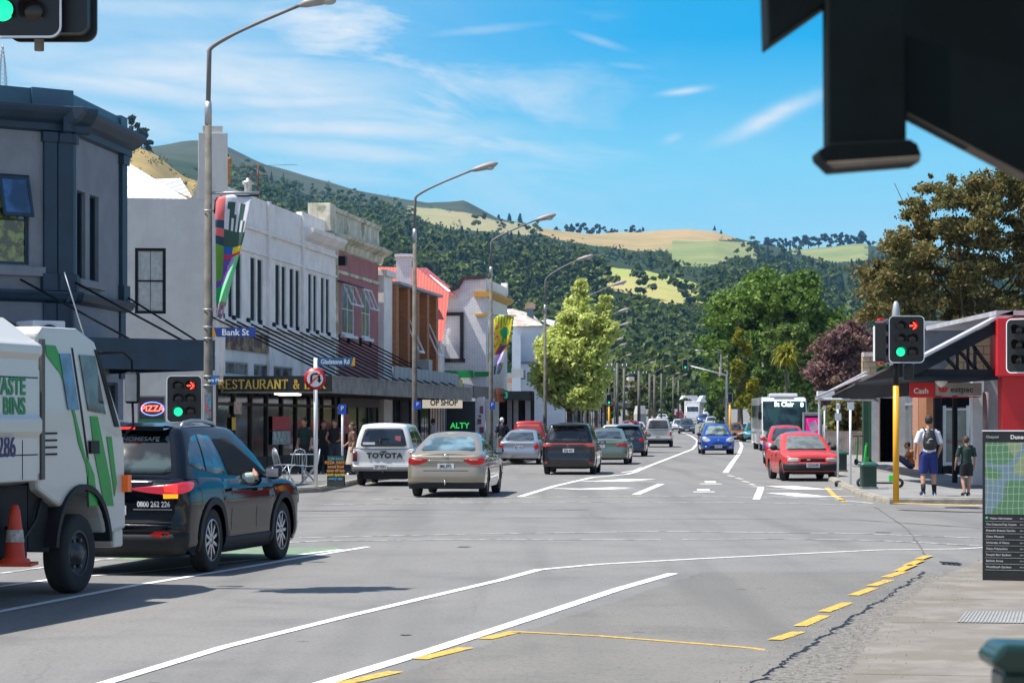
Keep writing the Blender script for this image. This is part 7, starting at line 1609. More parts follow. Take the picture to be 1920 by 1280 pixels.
# ---- black SUV, left foreground ----
cpos = (-4.15, 28.52)
suvk = paint('near black blue paint', (.002, .004, .008), .0, .05, 0, .45)
TG = glass_mat('blue tinted glass', (.05, .11, .15), .02, .5, 2)
root, B, H_ = car('suv', cpos, 13.4, suvk, 'near black SUV with glowing tail lamp waiting beside the white truck', 'suv', sc=(1.03, .94, 1.03), spokes=10, cladding=True, plate='', lod=2, glass=TG, rglass=glass_mat('rear tinted glass', (.03, .045, .045), .03, .8, 3), open_window=True,
    tail=[(lamp_mat('pink red lamp', (.55, .03, .055), .42), [(.28, .96, .985), (.45, .93, 1.0), (.75, .90, 1.03), (.92, .93, 1.05), (1.12, .98, 1.05), (1.2, 1.02, 1.04)]), (LREDON, [(.66, .945, 1.02), (.82, .93, 1.03)]), (AMB, [(.64, .865, .915), (.83, .87, .915)])], handle=suvk, rear_plate=(-.0, .72))
strip(B, root, 'rear_reflector', LRED, [(.5, .46, .47), (.62, .43, .52), (.72, .44, .53)]); strip(B, root, 'tailgate_gap', UNDER, [(-.75, .595, .605), (.75, .595, .605)], .003)
strip(B, root, 'chrome_strip', CHROME, [(-.5, 1.045, 1.06), (.5, 1.045, 1.06)], .006); strip(B, root, 'bumper_gloss', suvk, [(-.9, .5, .575), (.9, .5, .575)], .014)
for sg in (-1, 1):
    pts = [H_.S('right', u_, 1, .0) for u_ in (.06, .12, .3, .5, .7, .78)]; mb = MB(); mb.tube([Vector((sg*(p.x-.06), p.y, p.z+.02+h)) for p, h in zip(pts, (.0, .06, .085, .085, .06, .0))], .022, 8); mb.build('roof_rail', mat('silver rail', (.35, .38, .42), .35, .8), root)
sp_o = MB(); q = [H_.S('rear', u_, 1.0, .05) for u_ in (-.95, -.5, 0, .5, .95)]
for a, b in zip(q[:-1], q[1:]): sp_o.add([a+Vector((0, .25, .06)), b+Vector((0, .25, .06)), b+Vector((0, -.14, .02)), a+Vector((0, -.14, .02)), a+Vector((0, -.13, -.03)), b+Vector((0, -.13, -.03)), a+Vector((0, .1, 0)), b+Vector((0, .1, 0))], [(0, 1, 2, 3), (3, 2, 5, 4), (4, 5, 7, 6)])
sp_o.build('roof_spoiler', suvk, root); p = H_.S('rear', 0, 1, .05); MB().cbox((0, p.y-.14, p.z-.0), (.3, .015, .025)).build('high_brake_light', LREDON, root)
p = B.P(.62, .8, .004); nrm = 0
text('0800 262 226', 'lettering', .085, SIGNW, root, B.P(.52, .80, .02), (R(90), 0, R(3)), .001, .002, .82)
mb = MB(); 
for (z0_, z1_, a0, a1) in ((.735, .75, .27, .76), (.70, .71, .33, .72)): B.panel(mb, [(a0, z0_, z1_), (a1, z0_, z1_)], .0065, 'rear', 1, 0, 1, False)
mb.build('fine_print', mat('fine print grey', (.3, .3, .3), .6), root)
text('HOMESAFE', 'lettering', .10, mat('etched grey lettering', (.25, .26, .26), .6), root, H_.S('rear', .35, .80, .012)+Vector((0, 0, 0)), (R(42), 0, R(2)), .001, .001, .9)
# driver's arm resting on the door (a person sitting inside)
SKIN = mat('skin', (.42, .22, .14), .5, var=.08, scale=8)
def skin_mesh(name, V, E_, rad, m_, par, sub=2, loc=None, rs=None):
    me = bpy.data.meshes.new(name); me.from_pydata([tuple(v) for v in V], E_, []); me.materials.append(m_)
    o = bpy.data.objects.new(name, me); scene.collection.objects.link(o); o.parent = par
    sk = o.modifiers.new('skin', 'SKIN'); sk.use_smooth_shade = True; 
    for i, r_ in enumerate(rad):
        d = me.skin_vertices[0].data[i]; d.radius = (r_, r_) if not isinstance(r_, tuple) else r_; d.use_root = (i == 0)
    if sub: s_ = o.modifiers.new('sub', 'SUBSURF'); s_.levels = sub; s_.render_levels = sub
    return o
# ---- champagne sedan ----
CH_ = paint('champagne paint', (.30, .255, .19), .45, .3)
cam_tail = [(LRED, [(.42, .84, .885), (.6, .76, .90), (.8, .75, .91), (.98, .80, .92), (1.1, .86, .92)]), (mat('clear lamp strip', (.75, .5, .5), .2), [(.55, .86, .875), (.78, .87, .885)])]
root, B, H_ = car('sedan', (-1.31, 55.2), 5.4, CH_, 'champagne sedan crossing the intersection with red wrap around tail lamps', 'sedan', sc=1.0, plate='JML892', tail=cam_tail, spokes=9, rear_plate=(0, .72), bumper=((.2, .34), None), lod=2, mirror=PLASTIC, glass=glass_mat('pale blue glass', (.10, .17, .20), .02, .5, 2))
strip(B, root, 'chrome_strip', CHROME, [(-.42, .845, .865), (.42, .845, .865)], .012); strip(B, root, 'boot_gap', UNDER, [(-.52, .62, .628), (.52, .62, .628)], .003)
mb = MB().lathe([(.055, -.01), (.07, 0), (.055, .01)], 16, 'y', (0, B.P(0, .93, .01).y, .94)); mb.build('badge', CHROME, root); mb = MB().ball((0, -2.5, .37), .035, 10); mb.tube([(0, -2.35, .3), (0, -2.5, .31), (0, -2.5, .36)], .018, 6); mb.build('tow_ball', CHROME, root)
# ---- white pickup with canopy ----
UW = paint('old white paint', (.62, .62, .60), 0, .35)
root, B, H_ = car('ute', (-3.30, 64.2), 4, UW, 'white pickup with canopy parked beside the sandwich board, maker name on tailgate', 'pickup_truck', 'pickup', sc=(.97, .97, .93), plate='ZF 7291', tail=[(mat('dark red lens', (.12, .01, .01), .3), [(hwu-.13, .72, 1.0), (hwu-.01, .72, 1.0), (hwu+.04, .72, 1.0)]) for hwu in (.87,)], rear_plate=(-.08, .56), bumper=((.44, .62), (.4, .6)), bumperm=mat('grey steel bumper', (.22, .22, .23), .4, .5), glass=glass_mat('pickup glass', (.012, .018, .024), .05, .5), rear_glass=(.08, .86), lod=2, mirror=PLASTIC, zb=.4)
text('TOYOTA', 'lettering', .20, PLT, root, (.03, B.P(0, .86, .012).y, .88), (R(90), 0, 0), .003, .009, 1.12, spacing=1.12)
MB().cbox((.0, B.P(0, 1.0, .02).y, 1.0), (.16, .03, .035)).build('tailgate_handle', BLACK, root); p = H_.S('rear', .62, .42, .015); MB().cbox(p, (.16, .01, .15)).build('window_sticker', mat('pink sticker', (.5, .12, .14), .5), root); p = H_.S('rear', -.6, .2, .02); MB().cbox(p, (.34, .01, .07)).build('bumper_sticker', SIGNW, root)
mb = MB().box(-.5, -.25, -2.3, -2.2, .25, .45).box(.35, .6, -2.3, -2.2, .2, .45).tube([(0.0, -2.45, .48), (0, -2.55, .38)], .03, 6); mb.build('tow_gear', UNDER, root)
def hd(kind, px, Y, hdg, colr, label, sc=1.0, name='parked_car', group=None, **o):
    return car(kind, ((px-960)*Y/F, Y), hdg, colr, label, name, o.pop('cat', 'car'), group, sc, **o)
SW = SP['sedan']['W']/2; HW = .85; VW = .9
# silver sports sedan
root, B, H_ = hd('sedan', 984, 93.5, 7, (.36, .39, .44), 'silver sedan parked at the left kerb with small rear spoiler', (.90, .92, .93), metal=.7, plate='BGT 450', tail=[(LRED, [(.68, .70, .76), (.78, .64, .86), (.88, .66, .9), (.98, .74, .9)])], rear_plate=(0, .74), group='cars along the left side')
mb = MB().cbox((0, -2.15, 1.16), (1.25, .2, .035)); mb.cbox((-.5, -2.12, 1.1), (.06, .12, .12)); mb.cbox((.5, -2.12, 1.1), (.06, .12, .12)); mb.build('rear_spoiler', paint('paint (0.36, 0.39, 0.44)', (.36, .39, .44)), root)
root, B, H_ = hd('ute', 997, 106, 4, (.42, .02, .02), 'red pickup with red canopy parked ahead of the silver sedan', .95, 'pickup_truck', cat='pickup', rglass=mat('red tinted canopy window', (.35, .07, .06), .25), rear_glass=(.1, .85), group='cars along the left side', bumper=((.44, .62), None), bumperm=WHITEP)
strip(B, root, 'white_tailgate', WHITEP, [(-.7, .68, 1.02), (.7, .68, 1.02)])
# black people mover
root, B, H_ = hd('van', 1074, 76.8, 5.2, (.012, .012, .015), 'black people mover with full width red lamp band, driving away', .96, 'people_carrier', plate='EGJ 407', tail=[(mat('pale red lamp', (.5, .09, .08), .2), [(.0, 1.13, 1.19), (.4, 1.1, 1.19)]) if 0 else (lamp_mat('tail lamp band', (.62, .10, .09), .25), [(.48, 1.02, 1.06), (.66, .97, 1.07), (.84, .94, 1.07), (1.0, .98, 1.06)])], rear_plate=(0, .82), mirror=PLASTIC, glass=glass_mat('people mover glass', (.05, .055, .055), .03, .7), lod=2)
strip(B, root, 'lamp_band', mat('salmon lamp band', (.45, .09, .08), .25), [(-.66, 1.01, 1.065), (.66, 1.01, 1.065)], .014); MB().lathe([(.05, -.01), (.065, 0), (.05, .01)], 14, 'y', (0, B.P(0, .95, .015).y, .96)).build('badge', CHROME, root); p = H_.S('rear', 0, .95, .05); MB().cbox(p+Vector((0, -.05, 0)), (1.15, .28, .05)).build('roof_spoiler', paint('paint (0.012, 0.012, 0.015)', (.012, .012, .015)), root)
for sg in (-1, 1): strip(B, root, 'rear_reflector', LRED, [(sg*.72, .38, .42), (sg*.84, .38, .42)])
# green sedan, navy hatch, white pickup
root, B, H_ = hd('sedan', 1143, 93.5, 6, (.15, .20, .16), 'pale grey green sedan ahead of the black people mover', (.95, .95, .96), metal=.6, plate='AEK 71', tail=[(LRED, [(.45, .76, .86), (.8, .76, .87), (.98, .78, .87)])], rear_plate=(-.25, .76), group='cars driving away', mirror=PLASTIC)
root, B, H_ = hd('hatch', 1180, 113, 6, (.006, .02, .05), 'navy hatchback driving away behind the white pickup', 1.0, metal=.3, plate='CPR 12', tail=[(LRED, [(.56, .78, .84), (.7, .72, .9), (.86, .74, .92), (.95, .8, .92)])], group='cars driving away', mirror=PLASTIC); p = H_.S('rear', 0, .97, .03); MB().cbox(p+Vector((0, -.05, .0)), (1.1, .22, .04)).build('roof_spoiler', BLACK, root)
root, B, H_ = hd('ute', 1236, 147, 5, (.48, .48, .46), 'white pickup with canopy farthest up the near lane', 1.0, 'pickup_truck', cat='pickup', group='cars driving away', mirror=PLASTIC, bumper=((.44, .62), None), bumperm=MATS['grey steel bumper'], glass=glass_mat('brown tinted glass', (.05, .045, .045), .1, .3), tail=[(LRED, [(.72, .74, 1.0), (.84, .74, 1.0)])])
# blue hatch oncoming
blu = paint('bright blue paint', (.008, .065, .36), .35, .25)
root, B, H_ = hd('hatch', 1342, 119.5, 181, blu, 'bright blue hatchback driving toward the crossing in the centre lane', (1.0, .95, 1.03), 'hatchback', facing='toward', plate='HPN 903', head=[(HEADL, [(.42, .66, .74), (.6, .62, .82), (.8, .66, .88), (.94, .74, .88)])], grille=[(BLACK, .45, .32, .44), (blu, .3, .6, .63)], mirror=PLASTIC, front_plate=.40, glass=glass_mat('green grey windscreen', (.12, .16, .15), .04, .6, 3))
strip(B, root, 'grille_slot', BLACK, [(-.3, .56, .60), (.3, .56, .60)], .01, 'front'); MB().lathe([(.03, 0), (.05, .01), (.03, .02)], 10, 'y', (0, B.P(0, .7, .0, 'front').y, .7)).build('badge', CHROME, root)
for sg in (-1, 1): strip(B, root, 'fog_lamp', HEADL, [(sg*.6, .36, .41), (sg*.7, .36, .41)], .012, 'front')
root, B, H_ = hd('suv', 1287, 238, 183, (.05, .07, .10), 'small dark grey SUV coming down the road ahead of the box truck', .93, 'suv', facing='toward', metal=.5, lod=0)
# red parked cars on the right
KR_ = paint('bright red paint', (.52, .012, .02), .1, .25)
root, B, H_ = hd('hatch', 1473, 92.5, 184, KR_, 'newer bright red hatchback parked behind the old red hatch', (1.02, 1, 1.02), facing='toward', plate='JKD 3', head=[(HEADL, [(.5, .62, .68), (.66, .64, .78), (.86, .7, .86)])], grille=[(BLACK, .36, .50, .60), (BLACK, .5, .28, .40)], group='red cars at the right kerb')
for sg in (-1, 1): strip(B, root, 'fog_lamp', HEADL, [(sg*.66, .36, .42), (sg*.78, .4, .5)], .012, 'front')
OR_ = paint('sun faded red paint', (.50, .035, .03), 0, .4, .5)
root, B, H_ = hd('old', 1504, 68.6, 178, OR_, 'old faded red hatch with wheels turned, parked nearest the corner', (1.02, .96, 1.0), facing='toward', steer=R(22), plate='QZ6680', spokes=12, rim=mat('hub cap', (.35, .35, .36), .4, .7), front_plate=.47, bumper=((.36, .54), (.30, .52)),
    head=[(mat('clear headlight', (.42, .43, .43), .15), [(.42, .56, .68), (.70, .56, .68), (.76, .57, .67)]), (AMBD, [(.72, .42, .47), (.80, .42, .47)])], grille=[(BLACK, .36, .57, .66)], mirror=PLASTIC, glass=glass_mat('old windscreen', (.13, .15, .145), .05, .2, 4))
MB().cbox((.12, B.P(0, .63, .01, 'front').y, .63), (.1, .01, .03)).build('badge', CHROME, root)
MB().cbox((0, .95, .925), (1.1, .04, .02)).build('wiper', BLACK, root)
# blue grey roofed car just behind the old red hatch
root, B, H_ = hd('sedan', 1502, 79, 182, (.06, .08, .12), 'dark blue car mostly hidden behind the old red hatch', .93, facing='toward', lod=0, metal=.4)
# far cars, both sides
far = [(1150, 140, 5, (.55, .55, .56), 'hatch', 'white hatchback at the left kerb beyond the navy hatchback', 0), (1114, 104, 5, (.10, .01, .02), 'hatch', 'dark burgundy car glimpsed beside the black people mover', 0), (1183, 182, 5, (.22, .02, .04), 'suv', 'burgundy car in the left far queue', 0), (1196, 200, 5, (.5, .5, .52), 'hatch', 'white car behind the burgundy one in the left far queue', 0), (1174, 165, 5, (.2, .25, .26), 'sedan', 'grey green car at the left far kerb', 0),
       (1242, 330, 5, (.6, .6, .62), 'sedan', 'far white sedan parked on the left near the pale poles', 0), (1254, 350, 5, (.04, .05, .10), 'suv', 'far navy car beside the far white sedan', 0), (1273, 375, 5, (.3, .03, .04), 'hatch', 'far red hatchback beside the box truck', 0),
       (1273, 262, 183, (.6, .6, .6), 'sedan', 'white oncoming car half behind the small dark SUV', 1), (1330, 200, 183, (.28, .28, .2), 'sedan', 'olive grey oncoming car behind the blue hatchback', 1), (1318, 330, 183, (.02, .08, .32), 'hatch', 'far blue oncoming car right of the box truck', 1), (1333, 290, 183, (.6, .6, .62), 'hatch', 'far white oncoming car right of the far blue one', 1), (1349, 240, 183, (.45, .46, .48), 'sedan', 'pale silver oncoming car above the blue hatchback', 1),
       (1389, 190, 186, (.6, .61, .60), 'sedan', 'white sedan near the right kerb left of the bus', 1), (1414, 175, 186, (.03, .22, .25), 'hatch', 'teal hatchback in front of the bus at the right kerb', 1), (1377, 176, 186, (.25, .1, .03), 'hatch', 'brown car in the shadow behind the blue hatchback', 1), (1300, 430, 183, (.1, .1, .1), 'suv', 'tiny black far car beyond the box truck', 1), (1326, 420, 183, (.5, .5, .5), 'suv', 'tiny pale far car right of the box truck', 1)]
for (px, Y, h_, c_, k_, lab_, tw) in far: hd(k_, px, Y, h_, c_, lab_, .95, 'car', 'cars far along the road', facing='toward' if tw else 'away', lod=0, glass=CARGLASS, metal=.3)
# box truck, oncoming
Y = 361; z_ = gz(Y); r_ = empty('box_truck', ((1298-960)*Y/F, Y, z_), R(183-360), 'white box truck coming toward the crossing far down the road', 'truck')
r_.rotation_euler.z = R(177); MB().box(-1.15, 1.15, -3.5, 1.6, .9, 3.15).build('cargo_box', WHITEP, r_, bevel=.05)
MB().prism([(1.62, .5), (1.62, 2.4), (2.3, 2.35), (3.0, 1.5), (3.1, .5)], -1.0, 1.0, 'x').build('cab', paint('truck white', (.7, .7, .7), 0), r_, bevel=.04); MB().add([(-.9, 2.36, 2.3), (.9, 2.36, 2.3), (.9, 3.01, 1.55), (-.9, 3.01, 1.55)], [(0, 1, 2, 3)]).build('windscreen', CARGLASS, r_)
for wy in (2.4, -2.2):
    for sg in (-1, 1): wheel(r_, sg*.9, wy, .42, .25)
# bus
Y = 128.3; r_ = empty('bus', ((1471-960)*Y/F, Y, gz(Y)), R(177.2), 'white city bus showing St Clair on its sign, pulling in at the right', 'bus')
BW, BL, BH = 2.5, 11.0, 3.05; ow = paint('bus white', (.68, .69, .70), 0, .3)
mb = MB(); hull = [(-.12, .35), (0, .32), (.02, 1.1), (-.02, 1.4), (-.28, 2.6), (-.55, 2.98), (-1.2, BH), (-BL, BH), (-BL, .35)]
mb.prism(hull, -BW/2, BW/2, 'x'); mb.build('body', ow, r_, bevel=.12); r_.location.y += 0
gl = glass_mat('bus glass', (.012, .03, .028), .05, .8, 1.2)
mb = MB(); Cs = [(.035, 1.18), (-.0, 1.45), (-.265, 2.55), (-.40, 2.80)]; n = 12
for (y0, z0), (y1, z1) in zip(Cs[:-1], Cs[1:]):
    for i in range(n):
        xa, xb = -1.2+2.4*i/n, -1.2+2.4*(i+1)/n; f = lambda x: .09*(1-(x/1.2)**4)+.015; mb.add([(xa, y0+f(xa), z0-.16*(1-(xa/1.2)**2)*(z0 < 1.3)), (xb, y0+f(xb), z0-.16*(1-(xb/1.2)**2)*(z0 < 1.3)), (xb, y1+f(xb), z1), (xa, y1+f(xa), z1)], [(0, 1, 2, 3)], 0, True)
mb.build('windscreen', gl, r_)
dsp = lamp_mat('bus sign lettering', (.75, 1, .95), 1.6); text('St Clair', 'lettering', .36, dsp, r_, (.02, -.17, 2.62), (R(78), 0, R(180)), .003, .01, 1.0); text('8', 'lettering', .34, dsp, r_, (-.98, -.19, 2.60), (R(78), 0, R(180)), .003, .012)
for i in range(6): MB().box(-BW/2-.012, -BW/2-.002, -1.3-i*1.55-1.4, -1.3-i*1.55, 1.35, 2.55).build('side_window', gl, r_); MB().box(BW/2+.002, BW/2+.012, -1.0-i*1.55-1.4, -1.0-i*1.55, 1.25, 2.6).build('side_window', gl, r_)
MB().box(-.8, .8, -2.6, -1.0, BH+.02, BH+.2).build('roof_unit', ow, r_, bevel=.05); MB().box(-.55, .55, -.62, -.5, 2.9, 3.05).build('roof_vent', STEEL, r_)
for sg in (-1, 1):
    for wy in (-2.3, -8.2): wheel(r_, sg*1.12, wy, .48, .28)
    MB().tube([(sg*1.15, -.2, 2.7), (sg*1.38, .25, 2.6), (sg*1.38, .28, 2.2)], .025, 6).build('mirror_arm', BLACK, r_); MB().cbox((sg*1.38, .28, 2.0), (.2, .12, .42)).build('mirror', BLACK, r_, bevel=.03)
    MB().cbox((sg*.98, .055, .75), (.34, .08, .2)).build('headlight', HEADL, r_, bevel=.02)
MB().cbox((0, .04, .55), (2.3, .06, .18)).build('bumper', PLASTIC, r_)
# ---- white truck in the left foreground ----
TH = 14.5; sx_, sy_ = math.sin(R(TH)), math.cos(R(TH)); wr = G(150, 1111); Hx = .93
tp = (wr.x - Hx*sy_, wr.y + Hx*sx_); r_ = empty('waste_truck', (*tp, 0), R(-TH), 'white truck with green stripes cut by the left edge, lettered ASTE BINS', 'truck')
TWH = paint('grimy white truck paint', (.56, .55, .51), 0, .38, .6); GS = mat('green livery stripe', (.012, .30, .035), .4); TXT = mat('dark green lettering', (.01, .22, .07), .5); TXB = mat('dark blue lettering', (.02, .02, .12), .5)
side = [(-1.0, 1.1), (-1.0, 2.66), (-.9, 2.73), (-.1, 2.74), (.32, 2.62), (.42, 2.5), (.98, 1.78), (1.08, 1.55), (1.12, .62), (.62, .58)] + [(.0+.60*math.cos(R(a)), .45+.62*math.sin(R(a))) for a in range(15, 150, 15)] + [(-.62, .95)]
mb = MB(); mb.prism(side, -.95, .95, 'x'); cabo = mb.build('cab', TWH, r_, bevel=.035)
def tpan(name, poly, m_, par, x=.953, th=.006): return MB().prism(poly, x, x+th, 'x').build(name, m_, par)
def tx_(px, py, x=.95):
    """pixel -> (y,z) on the truck's right side plane"""
    r = Vector(((px-960)/F, 1, (HZ-py)/F)); ox = Vector((tp[0]+x*sy_, tp[1]-x*sx_)); dx, dy = sx_, sy_
    det = dx*(-r.y)+dy*r.x; u_ = (ox.x*r.y - ox.y*r.x)/(dy*r.x - dx*r.y) if False else None
    # solve ox + u*(dx,dy) = t*(r.x, r.y)
    t = (ox.x*dy - ox.y*dx)/(r.x*dy - r.y*dx); u_ = ((t*r.y)-ox.y)/dy; return (u_, CH+t*r.z)
PX = lambda L_, x=.95: [tx_(a, b, x) for a, b in L_]
tpan('green_stripe', PX([(84, 646), (103, 648), (120, 690), (165, 880), (165, 905), (160, 870), (146, 830), (138, 785), (128, 745), (112, 700), (86, 666)]), GS, cabo)
tpan('green_stripe', PX([(168, 780), (182, 780), (206, 900), (212, 948), (195, 948), (176, 850)]), GS, cabo); tpan('green_stripe', PX([(162, 855), (176, 890), (182, 948), (166, 948)]), GS, cabo); tpan('green_stripe', PX([(199, 818), (208, 818), (218, 905), (214, 930)]), GS, cabo)
tpan('door_window', PX([(147, 665), (176, 667), (196, 776), (164, 770)]), glass_mat('truck glass', (.05, .06, .065), .04, .6, 3), cabo, .953, .012); tpan('quarter_window', PX([(109, 663), (130, 663), (146, 768), (126, 768)]), glass_mat('truck quarter glass', (.05, .13, .26), .04, .4, 3), cabo, .955, .012)
tpan('windscreen_edge', PX([(176, 655), (182, 656), (222, 800), (214, 800)]), BLACK, cabo, .953, .01); tpan('door_seam', PX([(133, 652), (136, 652), (154, 770), (166, 860), (166, 950), (163, 950), (163, 862), (151, 772)]), UNDER, cabo, .951, .004)
MB().add([(-.85, .40, 2.56), (.85, .40, 2.56), (.85, .99, 1.80), (-.85, .99, 1.80)], [(0, 1, 2, 3)]).build('windscreen', CARGLASS, cabo)
tpan('door_handle', PX([(165, 826), (181, 826), (182, 850), (166, 850)]), BLACK, cabo, .953, .03)
MB().prism([(.0+.62*math.cos(R(a)), .45+.62*math.sin(R(a))) for a in range(5, 176, 10)] + [(.0+.68*math.cos(R(a)), .45+.68*math.sin(R(a))) for a in range(175, 4, -10)], .70, .99, 'x').build('mudguard', PLASTIC, cabo)
q = tx_(183, 885, 1.0); MB().box(.96, 1.02, 1.0, 1.1, 1.02, 1.2).build('side_indicator', lamp_mat('orange marker', (.7, .13, .01), .2), cabo)
MB().box(-.9, .9, .9, 1.16, .42, .62).build('bumper', TWH, cabo, bevel=.03)
MB().prism([(-1.02, .5), (-1.02, 1.2), (-.6, 1.2), (-.55, .45)], -.8, .85, 'x').build('engine_cover', UNDER, r_)
# mirror on its arm
m0 = Vector((.97, .40, 2.50)); mb = MB().tube([m0, m0+Vector((.12, .32, .02)), m0+Vector((.15, .48, -.06)), m0+Vector((.15, .5, -.22))], .016, 6); ar = mb.build('mirror_arm', BLACK, cabo); MB().tube([m0+Vector((.15, .5, -.52)), m0+Vector((.15, .52, -.78)), Vector((.98, .95, 1.62))], .014, 6).build('mirror_arm', BLACK, cabo)
MB().cbox(m0+Vector((.15, .5, -.36)), (.17, .07, .34)).build('mirror', BLACK, cabo, bevel=.03); MB().cbox(m0+Vector((.15, .46, -.36)), (.13, .012, .29)).build('mirror_glass', MATS['mirror glass'], cabo)
MB().tube([(.8, .42, 2.62), (.62, .28, 3.35)], .008, 5).build('antenna', STEEL, cabo)
for sg in (-1, 1): wheel(r_, sg*(Hx-.12), 0, .41, .25, 0, RIMD, rimr=.58); wheel(r_, sg*(Hx-.14), -3.6, .41, .25, 0, RIMD, rimr=.58)
hb = MB().lathe([(.23, .90), (.21, .86), (.12, .87), (.10, .93), (.06, .95), (.001, .95)], 18, 'x', (0, 0, .41))
for i in range(6): hb.tube([(.86, .155*math.cos(i*1.047), .41+.155*math.sin(i*1.047)), (.91, .155*math.cos(i*1.047), .41+.155*math.sin(i*1.047))], .022, 6)
hb.build('wheel_hub', RIMD, r_)
MB().box(-.4, .4, -5.2, .9, .55, .85).build('chassis', UNDER, r_); MB().box(-.3, .86, -1.7, -1.05, .42, 1.15).build('battery_box', UNDER, r_, bevel=.02)
MB().box(.5, .86, -2.1, -1.75, .9, 1.12).build('water_tank', mat('yellowed plastic tank', (.38, .33, .18), .5), r_, bevel=.03)
# hopper body
XB = 1.12; T = lambda px, py: tx_(px, py, XB)
prof = [(.95, 1.17), (XB, 1.2), (XB, 1.62), (XB+.05, 1.68), (XB+.05, 1.80), (XB, 1.85), (XB, 2.38), (XB+.05, 2.44), (XB+.05, 2.52), (XB-.05, 2.58), (.75, 2.80), (.3, 2.86)]
yf = T(72, 700)[0]; mb = MB(); full = prof + [(-a, b) for a, b in reversed(prof)]; mb.prism(full, -5.4, yf, 'y'); 
bx = mb.build('waste_body', TWH, r_, bevel=.02); MB().box(.7, .98, yf+.02, -1.02, 1.25, 2.3).build('front_bulkhead', TWH, r_, bevel=.02)
for z_ in (1.45, 2.2): MB().box(XB-.01, XB+.004, -5.3, yf-.02, z_, z_+.012).build('panel_seam', UNDER, bx)
for i in range(5): MB().box(XB-.01, XB+.004, yf-.35-i*.8, yf-.34-i*.8, 1.22, 1.6).build('panel_seam', UNDER, bx)
MB().box(.955, .975, -.98, -.9, 1.2, 2.6).build('rain_gutter', mat('rubber seal grey', (.12, .115, .10), .8), cabo)
for i in range(4): MB().cbox((.958, -.75, 1.45+i*.07), (.012, .3, .02)).build('vent_slot', UNDER, cabo)
MB().tube([(.9, -1.6, .75), (.92, -1.3, .6), (.9, -.95, .8), (.88, -.8, 1.0)], .02, 6).build('hose', BLACK, r_)
rotT = (R(90), 0, R(90))
def tt(s, px, py, h, m_, sx=1, bold=.004): p = T(px, py); text(s, 'lettering', h, m_, bx, (XB+.006, p[0], p[1]), rotT, .002, bold, sx, 'RIGHT')
tt('WASTE', 47, 726, .23, TXT, 1.0, .007); tt('BINS', 47, 763, .23, TXT, 1.0, .007); tt('4 286', 29, 838, .29, TXB, .85, .004); 
p = T(10, 643); text('T', 'lettering', .2, TXB, bx, (XB-.06, p[0], p[1]), (R(75), 0, R(90)), .002, .008, 1, 'RIGHT')
# cone carried behind the cab
cp = T(24, 1054); r2 = empty('traffic_cone', (0, 0, 0), 0, 'orange traffic cone hung behind the cab of the white truck', 'cone'); uc = tx_(28, 1054, 1.0)[0]; p3 = Vector((tp[0]+1.0*sy_+uc*sx_, tp[1]-1.0*sx_+uc*sy_, 0)); gy = G(28, 1054)
r2.location = (*p3.xy, W(0, 1054, p3.y).z); MB().lathe([(.15, .0), (.145, .03), (.1, .05), (.075, .3), (.05, .5), (.03, .56), (.001, .56)], 18).build('cone_body', mat('cone orange', (.62, .05, .02), .5, var=.2), r2); MB().box(-.19, .19, -.19, .19, -.03, .0).build('base', MATS['cone orange'], r2); MB().lathe([(.092, .2), (.078, .32)], 18).build('worn_band', mat('worn white band', (.4, .36, .33), .7, var=.4, scale=20), r2)
# ================= trees one can tell apart =================
def tree(name, base, blobs, n, size, mats, label, seed, trunk_r=.2, aspect=1.5, csize=.16, shell=.5, group=None, flat=.5, limbs=True, cat='tree', elong=None):
    """blobs: [(centre, radii)] relative to the base; limbs run from the trunk to the blobs"""
    rng = np.random.default_rng(seed); root = empty(name, base, 0, label, cat, group); P, d, t = shape_points(rng, blobs, n, csize=csize, shell=shell)
    S_ = rng.uniform(.6, 1.4, n)*size; V = quads_np(P, S_, rng, d, aspect, flat)
    me = leaf_mesh('crown', V, t, mats); o = bpy.data.objects.new('crown', me); scene.collection.objects.link(o); o.parent = root
    zmin = min(c_[2]-r[2] for c_, r in blobs); zmax = max(c_[2]+r[2]*.5 for c_, r in blobs); rnd = random.Random(seed)
    mb = MB(); top = Vector((0, 0, zmin+(zmax-zmin)*.6)); mb.tube([(0, 0, -.1), (.03, 0, zmin*.6), (0, .05, zmin+.2), top], [trunk_r*1.25, trunk_r, trunk_r*.85, trunk_r*.25], 9)
    if limbs:
        for c_, r in blobs[:28]:
            c_ = Vector(c_); s0 = Vector((0, 0, min(top.z*.95, max(zmin*.8, c_.z*.55)))); m_ = s0.lerp(c_, .5)+Vector((0, 0, -.08*(c_-s0).length)); mb.tube([s0, m_, c_, c_+(c_-m_)*.5], [trunk_r*.38, trunk_r*.24, trunk_r*.12, .015], 5, caps=False)
    mb.build('trunk', BARK, root); return root
rnd = random.Random(8)
# pale variegated street tree
Y = 124.; k = Y/F; b = Vector((W(1066, 0, Y).x, Y, .13)); zz = lambda py: W(0, py, Y).z-.13; xx = lambda px: W(px, 0, Y).x-b.x
bl = []
for (px, py, rx, rz) in [(1088, 545, 13, 22), (1086, 575, 24, 26), (1080, 605, 30, 26), (1065, 635, 40, 30), (1040, 660, 36, 30), (1085, 665, 50, 34), (1050, 700, 50, 34), (1100, 705, 42, 36), (1065, 735, 50, 30), (1030, 690, 26, 24), (1120, 600, 22, 30), (1134, 572, 13, 24), (1140, 620, 16, 24), (1022, 650, 18, 20), (1018, 712, 26, 20), (1120, 650, 26, 30), (1092, 745, 44, 24)]:
    bl.append(((xx(px), rnd.uniform(-.8, .8), zz(py)), (rx*k*.92, rx*k*.9, rz*k*.9)))
LV1 = leafmat('pale variegated leaves', (.36, .45, .09), (.72, .76, .26), sc=.6)
